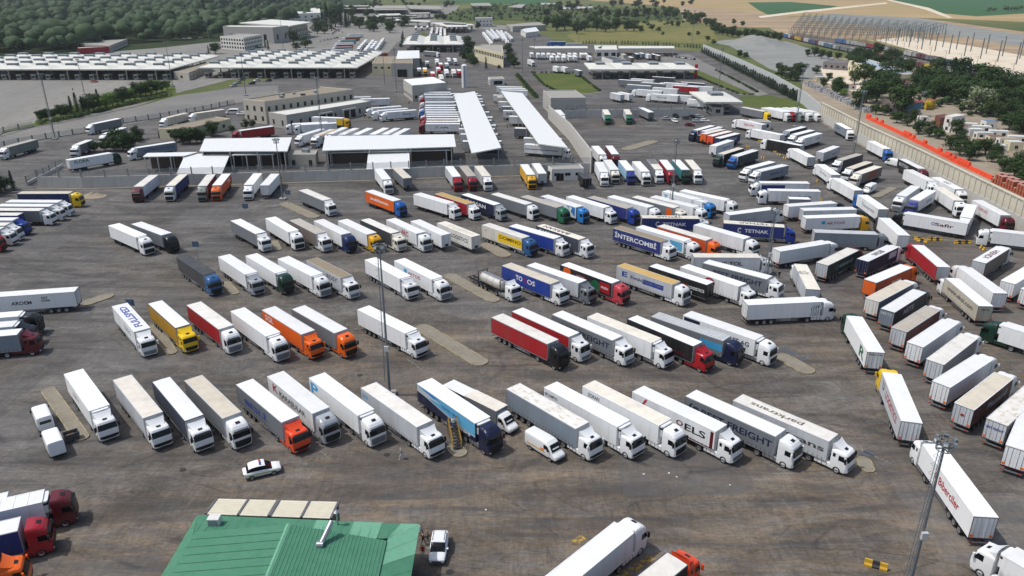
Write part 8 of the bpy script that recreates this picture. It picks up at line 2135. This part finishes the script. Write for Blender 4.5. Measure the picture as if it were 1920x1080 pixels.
for i, ((x0, y0), (x1, y1)) in enumerate(along(P['blocks'], 2.6)):
    for j in range(2):
        tag(obj('block_stack', GB, None, (x0+j*2.3+r.uniform(-.3, .3), y0, -.04), r.uniform(-.2, .2), scale=(1, 1, r.uniform(.7, 1.3))), 'stack of grey blocks, %s from the far end in the %s line' % (ordinal(i), ['front','back'][j]), 'block stack', 'grey block stacks')
# railway wagons
def wagon_mesh(kind):
    b = MB()
    if kind == 'box':
        b.box(-6.6, 6.6, -1.4, 1.4, 1.1, 4.0, 0)
        for k in range(9): b.box(-6.4+k*1.6-.05, -6.4+k*1.6+.05, -1.46, 1.46, 1.1, 3.95, 0)
        b.box(-6.65, 6.65, -1.3, 1.3, 4.0, 4.2, 1)
    elif kind == 'cont':
        b.box(-6.4, -.3, -1.22, 1.22, 1.2, 3.9, 0); b.box(.3, 6.4, -1.22, 1.22, 1.2, 3.9, 1)
        for k in range(16): b.box(-6.2+k*.8, -6.12+k*.8, -1.25, 1.25, 1.3, 3.8, 0 if k < 8 else 1)
    return b
WAG = {}
def wagon_paint(c):
    return plain(tuple(int(v*.55 + 118*.45) for v in RGB[c]), .8, 0, .3)
def wagon(x, y, an, kind, c1, c2, label):
    key = kind
    if key not in WAG:
        WAG[key] = (wagon_mesh(kind).mesh('wagon_body', [CONC, CONC]), MB().box(-6.9, 6.9, -1.2, 1.2, .8, 1.1).mesh('wagon_frame', [STEEL]), MB().box(-1.2, 1.2, -1.0, 1.0, .3, .8).cyl((-.9,-.8,.46),(-.9,.8,.46),.46,n=10).cyl((.9,-.8,.46),(.9,.8,.46),.46,n=10).mesh('bogie', [STEEL]))
    root = thing('railway_wagon', label, 'railway wagon', (x, y, .0), an, 'wagons on the railway tracks')
    obj('wagon_body', WAG[key][0], root, mats=[wagon_paint(c1), wagon_paint(c2)])
    obj('wagon_frame', WAG[key][1], root)
    for s in (-4.6, 4.6): obj('bogie', WAG[key][2], root, (s, 0, 0))
for tr_, cols in (('railA', ['azure','azure','lightgrey','lightgrey','red','crimson','lightgrey','slate','lightgrey','offwhite','lightgrey','darkred','grey','brownred']), ('railB', ['azure','white','darkred','yellow','darkred','white','blue2','darkred','white','steelblue','lightgrey','grey','grey','lightgrey','grey','darkred','gold','brownred'])):
    pts = P[tr_]
    sg = along(pts, 14.5)
    for k, ((x0, y0), (x1, y1)) in enumerate(sg):
        if tr_ == 'railA' and k % 9 == 8: continue
        c1 = cols[k % len(cols)]; c2 = cols[(k+1) % len(cols)]
        wagon((x0+x1)/2, (y0+y1)/2, atan2(y1-y0, x1-x0), 'cont' if k % 3 else 'box', c1, c2, '%s railway wagon, %s from the far end of the %s track' % ({'azure':'blue','blue2':'blue','steelblue':'blue','offwhite':'white','lightgrey':'pale grey','crimson':'red','darkred':'dark red','brownred':'maroon','gold':'yellow','slate':'slate'}.get(c1, c1), ordinal(k), 'outer' if tr_ == 'railA' else 'inner'))
    b = MB()
    for (x0, y0), (x1, y1) in zip(pts, pts[1:]):
        L = hypot(x1-x0, y1-y0); nx, ny = -(y1-y0)/L, (x1-x0)/L
        for s in (-.75, .75): b.beam((x0+nx*s, y0+ny*s, .02), (x1+nx*s, y1+ny*s, .02), .12)
    struct(obj('railway_track', b.mesh('railway_track', [STEEL])))
# bare steel frame of a hall under construction
a, b_, c_, d = P['hallq']
root = thing('steel_frame_hall', 'bare steel frame of a long hall on the building site', 'building frame', (a[0], a[1], 0))
def HQ(t, u): return ((a[0]*(1-t)+d[0]*t)*(1-u)+(b_[0]*(1-t)+c_[0]*t)*u-a[0], (a[1]*(1-t)+d[1]*t)*(1-u)+(b_[1]*(1-t)+c_[1]*t)*u-a[1])
STL = simple('frame_steel', (104,116,118), .6)
for i in range(19):
    m = MB(); t = i/18
    for j in range(9):
        u = j/8; x, y = HQ(t, u)
        m.box(x-.22, x+.22, y-.22, y+.22, 0, 10)
        if j < 8:
            x2, y2 = HQ(t, (j+1)/8)
            m.beam((x, y, 9.7), (x2, y2, 9.7), .36); m.beam((x, y, 5.4), (x2, y2, 5.4), .2)
    obj('portal_frame', m.mesh('portal_frame', [STL]), root)
for j in range(9):
    m = MB(); u = j/8
    x0, y0 = HQ(0, u); x1, y1 = HQ(1, u)
    m.beam((x0, y0, 10.0), (x1, y1, 10.0), .32); m.beam((x0, y0, 5.5), (x1, y1, 5.5), .2)
    obj('long_beam', m.mesh('long_beam', [STL]), root)
# lone columns beyond the hall and catenary poles by the tracks
r = random.Random(9)
CP = MB().cyl((0,0,0),(0,0,9.5),.16,.1,n=8).beam((0,0,8.6),(-2.4,0,8.9),.09).beam((0,0,7.6),(-2.4,0,8.7),.07).mesh('catenary_pole', [STL])
for tr_ in ('railA', 'railB'):
    for k, ((x0, y0), (x1, y1)) in enumerate(along(P[tr_], 24)):
        tag(obj('catenary_pole', CP, None, (x0+3.4, y0, 0), 0), 'grey catenary pole, %s from the far end of the %s track' % (ordinal(k), 'outer' if tr_ == 'railA' else 'inner'), 'pole', 'catenary poles')
CO = MB().box(-.3, .3, -.3, .3, 0, 15).mesh('steel_column', [STL])
for k in range(26):
    t, u = (k % 13)/12, k//13
    x, y = 350 + t*40 + u*30 - t*30, 770 - t*250
    tag(obj('steel_column', CO, None, (x, y, 0)), 'lone steel column, %s from the far end of the %s line on the building site' % (ordinal(k % 13), ['near','far'][u]), 'column', 'lone columns on the building site')

# ------------------------------------------------------------------ cars in the far lots
SB = loft_x([(-2.1,.3,.9,.8,.5),(-1.6,.28,1.0,.88,.45),(1.2,.28,.95,.88,.45),(2.1,.32,.75,.75,.5)], 5).mesh('body', [CONC])
SG = loft_x([(-1.6,.9,1.0,.74,.5),(-1.1,.9,1.44,.74,.5),(.3,.9,1.42,.73,.5),(1.1,.9,.97,.75,.5)], 5).mesh('glasshouse', [GLASS])
rr = random.Random(21)
k = 0
for (x0, y0, x1, y1, n, word) in FARCARS:
    for i in range(n):
        t = (i+rr.uniform(-.2, .2))/max(1, n-1)
        root = thing('parked_car', '', 'car', (x0+(x1-x0)*t, y0+(y1-y0)*t, .02), rr.uniform(-.1, .1)+1.4, 'cars in the far lots')
        c = rr.choice(['white','white','silver','grey','black','darkblue','darkred','lightgrey'])
        root['label'] = '%s car, %s in the far line %s' % (COLOUR_WORDS[c], ordinal(i), word)
        obj('body', SB, root, mats=[plain(c, .3, 0, .05)]); obj('glasshouse', SG, root)

# ------------------------------------------------------------------ trees
def leafmat(name, a, b, c):
    m, nt, bs = nodes_of(name)
    W = mapping(nt, (1, 1, 1))
    oi = N(nt, 'ShaderNodeObjectInfo')
    f = noise_n(nt, W, .9 if name != 'forest_foliage' else .022, 6, .75)
    col = mix(nt, ramp(nt, f, .35, .68), lin(a), lin(b))
    col = mix(nt, ramp(nt, oi.outputs['Random'], .2, 1, (0,0,0,1), (.65,.65,.65,1)), col, lin(c))
    nt.links.new(col, bs.inputs['Base Color'])
    bs.inputs['Roughness'].default_value = .7
    bs.inputs['Specular IOR Level'].default_value = .15
    return m
LEAF = {'b': leafmat('leaf_green', (44,64,32), (62,84,40), (34,54,32)), 'p': leafmat('leaf_fresh_green', (86,116,50), (104,132,60), (70,100,44)), 'c': leafmat('needle_green', (34,54,36), (44,64,40), (28,46,34)),
        'w': leafmat('leaf_pale', (112,124,92), (134,140,112), (92,108,76)), 'y': leafmat('leaf_yellow', (196,184,40), (214,196,56), (170,160,40)), 'f': leafmat('forest_foliage', (38,58,32), (84,104,70), (42,62,38))}
BARK = simple('bark', (84,70,58), .9)
def cards(b, r, cx, cy, cz, rx, ry, rz_, n, s, jitter=.5):
    for _ in range(n):
        while True:
            u, v, w = r.uniform(-1, 1), r.uniform(-1, 1), r.uniform(-1, 1)
            d = u*u+v*v+w*w
            if .25 < d <= 1: break
        p = Vector((cx+u*rx, cy+v*ry, cz+w*rz_))
        nrm = Vector((u/rx, v/ry, w/rz_+.25)).normalized() + Vector((r.uniform(-1,1), r.uniform(-1,1), r.uniform(-1,1)))*jitter
        nrm.normalize()
        t = nrm.orthogonal().normalized(); q = nrm.cross(t)
        a = r.uniform(0, pi); t, q = t*cos(a)+q*sin(a), q*cos(a)-t*sin(a)
        k = s*r.uniform(.6, 1.3)
        b.add([p+t*k, p+q*k*.7, p-t*k, p-q*k*.7], [(0,1,2,3)])
def broad(seed):
    r = random.Random(seed); b = MB(); tb = MB()
    tb.cyl((0,0,0), (.01,.01,.3), .032, .02, n=7)
    for k in range(13):
        a = 2*pi*k/13*2.4 + r.uniform(-.4, .4); h = r.uniform(.24, .84); rr = r.uniform(.1, .34)*(1.2-abs(h-.45))
        x, y = cos(a)*rr, sin(a)*rr
        tb.cyl((0,0,.2), (x*.9, y*.9, h), .014, .005, n=5)
        s = r.uniform(.14, .22)
        cards(b, r, x, y, h, s, s, s*.8, 115, .032, .38)
    cards(b, r, 0, 0, .5, .32, .32, .4, 420, .034, .4)
    return b.mesh('crown', [CONC]), tb.mesh('trunk', [BARK])
def conifer(seed):
    r = random.Random(seed); b = MB(); tb = MB().cyl((0,0,0), (0,0,.9), .028, .006, n=6)
    for k in range(900):
        h = .1 + .9*r.random()**1.25; rad = .24*(1-h)**.8*(.7+.3*sin(h*60)) + .012
        a = r.uniform(0, 2*pi); rr = rad*r.uniform(.45, 1)
        p = Vector((cos(a)*rr, sin(a)*rr, h)); d = Vector((cos(a), sin(a), -.45)).normalized(); q = Vector((-sin(a), cos(a), r.uniform(-.3, .3)))
        s = .036*r.uniform(.6, 1.2)
        b.add([p-d*s, p+q*s*.5, p+d*s*1.3, p-q*s*.5], [(0,1,2,3)])
    return b.mesh('crown', [CONC]), tb.mesh('trunk', [BARK])
TM = {'b': [broad(k) for k in range(5)], 'c': [conifer(k) for k in range(3)]}
r = random.Random(12)
seen = {}
def ptree(x, y, h, kind, label, group, name=None, fat=1.0):
    vset = TM['c' if kind == 'c' else 'b']
    cr, tk = vset[r.randrange(len(vset))]
    nm = name or {'c': 'conifer_tree', 'y': 'yellow_shrub'}.get(kind, 'broadleaf_tree')
    root = thing(nm, label, 'shrub' if kind == 'y' else 'tree', (x, y, -.05), r.uniform(0, 6.28), group)
    w = h*r.uniform(1.0, 1.3) if kind != 'c' else h*r.uniform(.85, 1.05)
    w *= fat
    obj('trunk', tk, root, scale=(w, w, h)); obj('crown', cr, root, mats=[LEAF[kind]], scale=(w, w, h))
words = {'b': 'green leafy tree', 'c': 'dark conifer', 'p': 'fresh green tree', 'w': 'pale blossoming tree', 'y': 'yellow flowering shrub'}
byg = {}
for t in TREES: byg.setdefault(t[4], []).append(t)
for g, L_ in byg.items():
    L_.sort(key=lambda t: t[0]/max(t[1], 1))
    for k, (x, y, h, kind, _) in enumerate(L_):
        ptree(x, y, h*((1.12 if y > 345 else .74) if 'panelled' in g else 1.0), kind, '%s, %s from left among the %s' % (words[kind], ordinal(k) if k else 'first', g), g)
for k, (x, y) in enumerate(P['hedge']): ptree(x-1.5, y, r.uniform(4.2, 5.6), 'c', 'small dark conifer, %s from the far end of the row at the border wall' % ordinal(k), 'conifer row by the border wall', None, 2.1)
for k, (x, y) in enumerate(P['hedge2']):
    if k % 7 == 5: continue
    ptree(x, y, r.uniform(2.6, 4.2), 'c', 'small conifer, %s from left in the row behind the fuel canopies' % ordinal(k), 'conifer row behind the fuel canopies', None, 1.6)
# hedges round the lawns and in the planted strip
def hedge(name, label, pts, w, h, n):
    b = MB(); rr = random.Random(len(pts))
    for (x0, y0), (x1, y1) in zip(pts, pts[1:]):
        L = hypot(x1-x0, y1-y0)
        for i in range(max(2, int(L/1.2))):
            t = rr.random()
            cards(b, rr, x0+(x1-x0)*t, y0+(y1-y0)*t, h*.5, w, w, h*.55, n, .26)
    o = tag(obj(name, b.mesh(name, [LEAF['b']])), label, 'hedge')
q = P['lawn1']; hedge('hedge', 'dark clipped hedge round the square lawn', [q[0], q[1], q[2]] , .9, 1.2, 40)
hedge('hedge', 'bushy hedge on the left edge of the square lawn', [q[0], q[5], q[4]], .9, 1.3, 36)
q = P['lawn2']; hedge('hedge', 'low shrubs round the sloping lawn by the gate', [q[0], q[7], q[6], q[5]], .9, 1.1, 30)
hedge('hedge', 'row of shrubs on the upper edge of the sloping lawn', [q[2], q[3], q[4]], 1.0, 1.3, 34)
q = P['hedge_strip']; hedge('hedge', 'long planted hedge beside the second long canopy', [((q[0][0]+q[1][0])/2, (q[0][1]+q[1][1])/2), ((q[2][0]+q[3][0])/2, (q[2][1]+q[3][1])/2)], 1.4, 1.5, 44)
q = P['gate_wall']; hedge('hedge', 'shrubs behind the gate wall fence', [(34, 349), (80, 352)], 1.3, 1.6, 30)
q = P['verge_trees']; hedge('hedge', 'undergrowth below the trees of the left verge', [(-200, 322), (-193, 340), (-187, 375), (-180, 410)], 2.2, 2.0, 60)
# far woodland: one mass nobody could count
def wood(name, label, poly, step, hmin, hmax, seed, mat, n=46, hole=None):
    b = MB(); rr = random.Random(seed)
    xs = [p[0] for p in poly]; ys = [p[1] for p in poly]
    def inside(x, y, poly=poly):
        c = False; j = len(poly)-1
        for i in range(len(poly)):
            if (poly[i][1] > y) != (poly[j][1] > y) and x < (poly[j][0]-poly[i][0])*(y-poly[i][1])/(poly[j][1]-poly[i][1])+poly[i][0]: c = not c
            j = i
        return c
    y = min(ys)
    while y < max(ys):
        st = step*(1 + max(0, y-600)/900)
        x = min(xs)
        while x < max(xs):
            px, py = x+rr.uniform(-.5, .5)*st, y+rr.uniform(-.5, .5)*st
            if abs(px) < py*.74+40 and inside(px, py) and not (hole and inside(px, py, hole)):
                h = rr.uniform(hmin, hmax)*(1+.5*noise.noise((px*.012, py*.012, seed))); w = h*rr.uniform(.5, .75)
                k = .9 + max(0, py-600)/900
                # rounded inner mass of each crown, leaf cards around it
                na, nr = 8, 4
                vs = [(px, py, h*.98)]
                for i in range(1, nr+1):
                    el = pi*.62*i/nr
                    for j in range(na):
                        az = 2*pi*j/na + i*.4
                        g = .74*(1 + .35*noise.noise((px*.3+cos(az)*sin(el)*1.7, py*.3+sin(az)*sin(el)*1.7, cos(el)*1.7)))
                        vs.append((px+cos(az)*sin(el)*w*g, py+sin(az)*sin(el)*w*g, h*(.55+.42*cos(el)*g/.74)))
                fs = [(0, 1+j, 1+(j+1) % na) for j in range(na)]
                for i in range(nr-1):
                    for j in range(na): fs.append((1+i*na+j, 1+(i+1)*na+j, 1+(i+1)*na+(j+1) % na, 1+i*na+(j+1) % na))
                b.add(vs, fs)
                for _ in range(3):
                    cards(b, rr, px+rr.uniform(-.5, .5)*w, py+rr.uniform(-.5, .5)*w, h*rr.uniform(.45, .7), w*.62, w*.62, h*.36, int(n/3), k*.85, .28)
            x += st
        y += st
    me = b.mesh(name, [mat])
    me.polygons.foreach_set('use_smooth', [True]*len(me.polygons))
    o = obj(name, me)
    o['kind'] = 'stuff'; o['label'] = label
    return o
wood('woodland', 'dense grey-green woodland filling the upper left', P['forest'], 13, 8, 20, 3, LEAF['f'], 100, P['field_green_left'])
wood('scrub_thicket', 'green scrub and low trees beyond the far lorry lanes', P['scrub'], 15, 2, 6, 5, LEAF['f'], 30)
wood('right_thicket', 'undergrowth between the trees behind the border wall', [(200,440),(225,470),(262,400),(240,330),(215,260),(200,280),(205,340)], 8.0, 2.0, 4.5, 8, LEAF['b'], 45)
wood('far_hedgerow', 'dark hedgerow along the far green field', [(860,1450),(1000,1500),(1120,1560),(1130,1640),(1000,1570),(840,1500)], 14, 6, 10, 9, LEAF['f'], 30)

# thin summer haze over the whole place
hz = MB().box(-2600, 3000, -450, 5200, -1.2, 60.0).mesh('haze', [])
hm = bpy.data.materials.new('haze_air'); hm.use_nodes = True
hn = hm.node_tree
hn.nodes.remove(hn.nodes['Principled BSDF'])
pv = hn.nodes.new('ShaderNodeVolumePrincipled')
pv.inputs['Color'].default_value = (.86, .92, 1.0, 1)
pv.inputs['Density'].default_value = .00006
hn.links.new(pv.outputs[0], hn.nodes['Material Output'].inputs['Volume'])
hz.materials.append(hm)
ho = obj('haze', hz)
ho['kind'] = 'stuff'
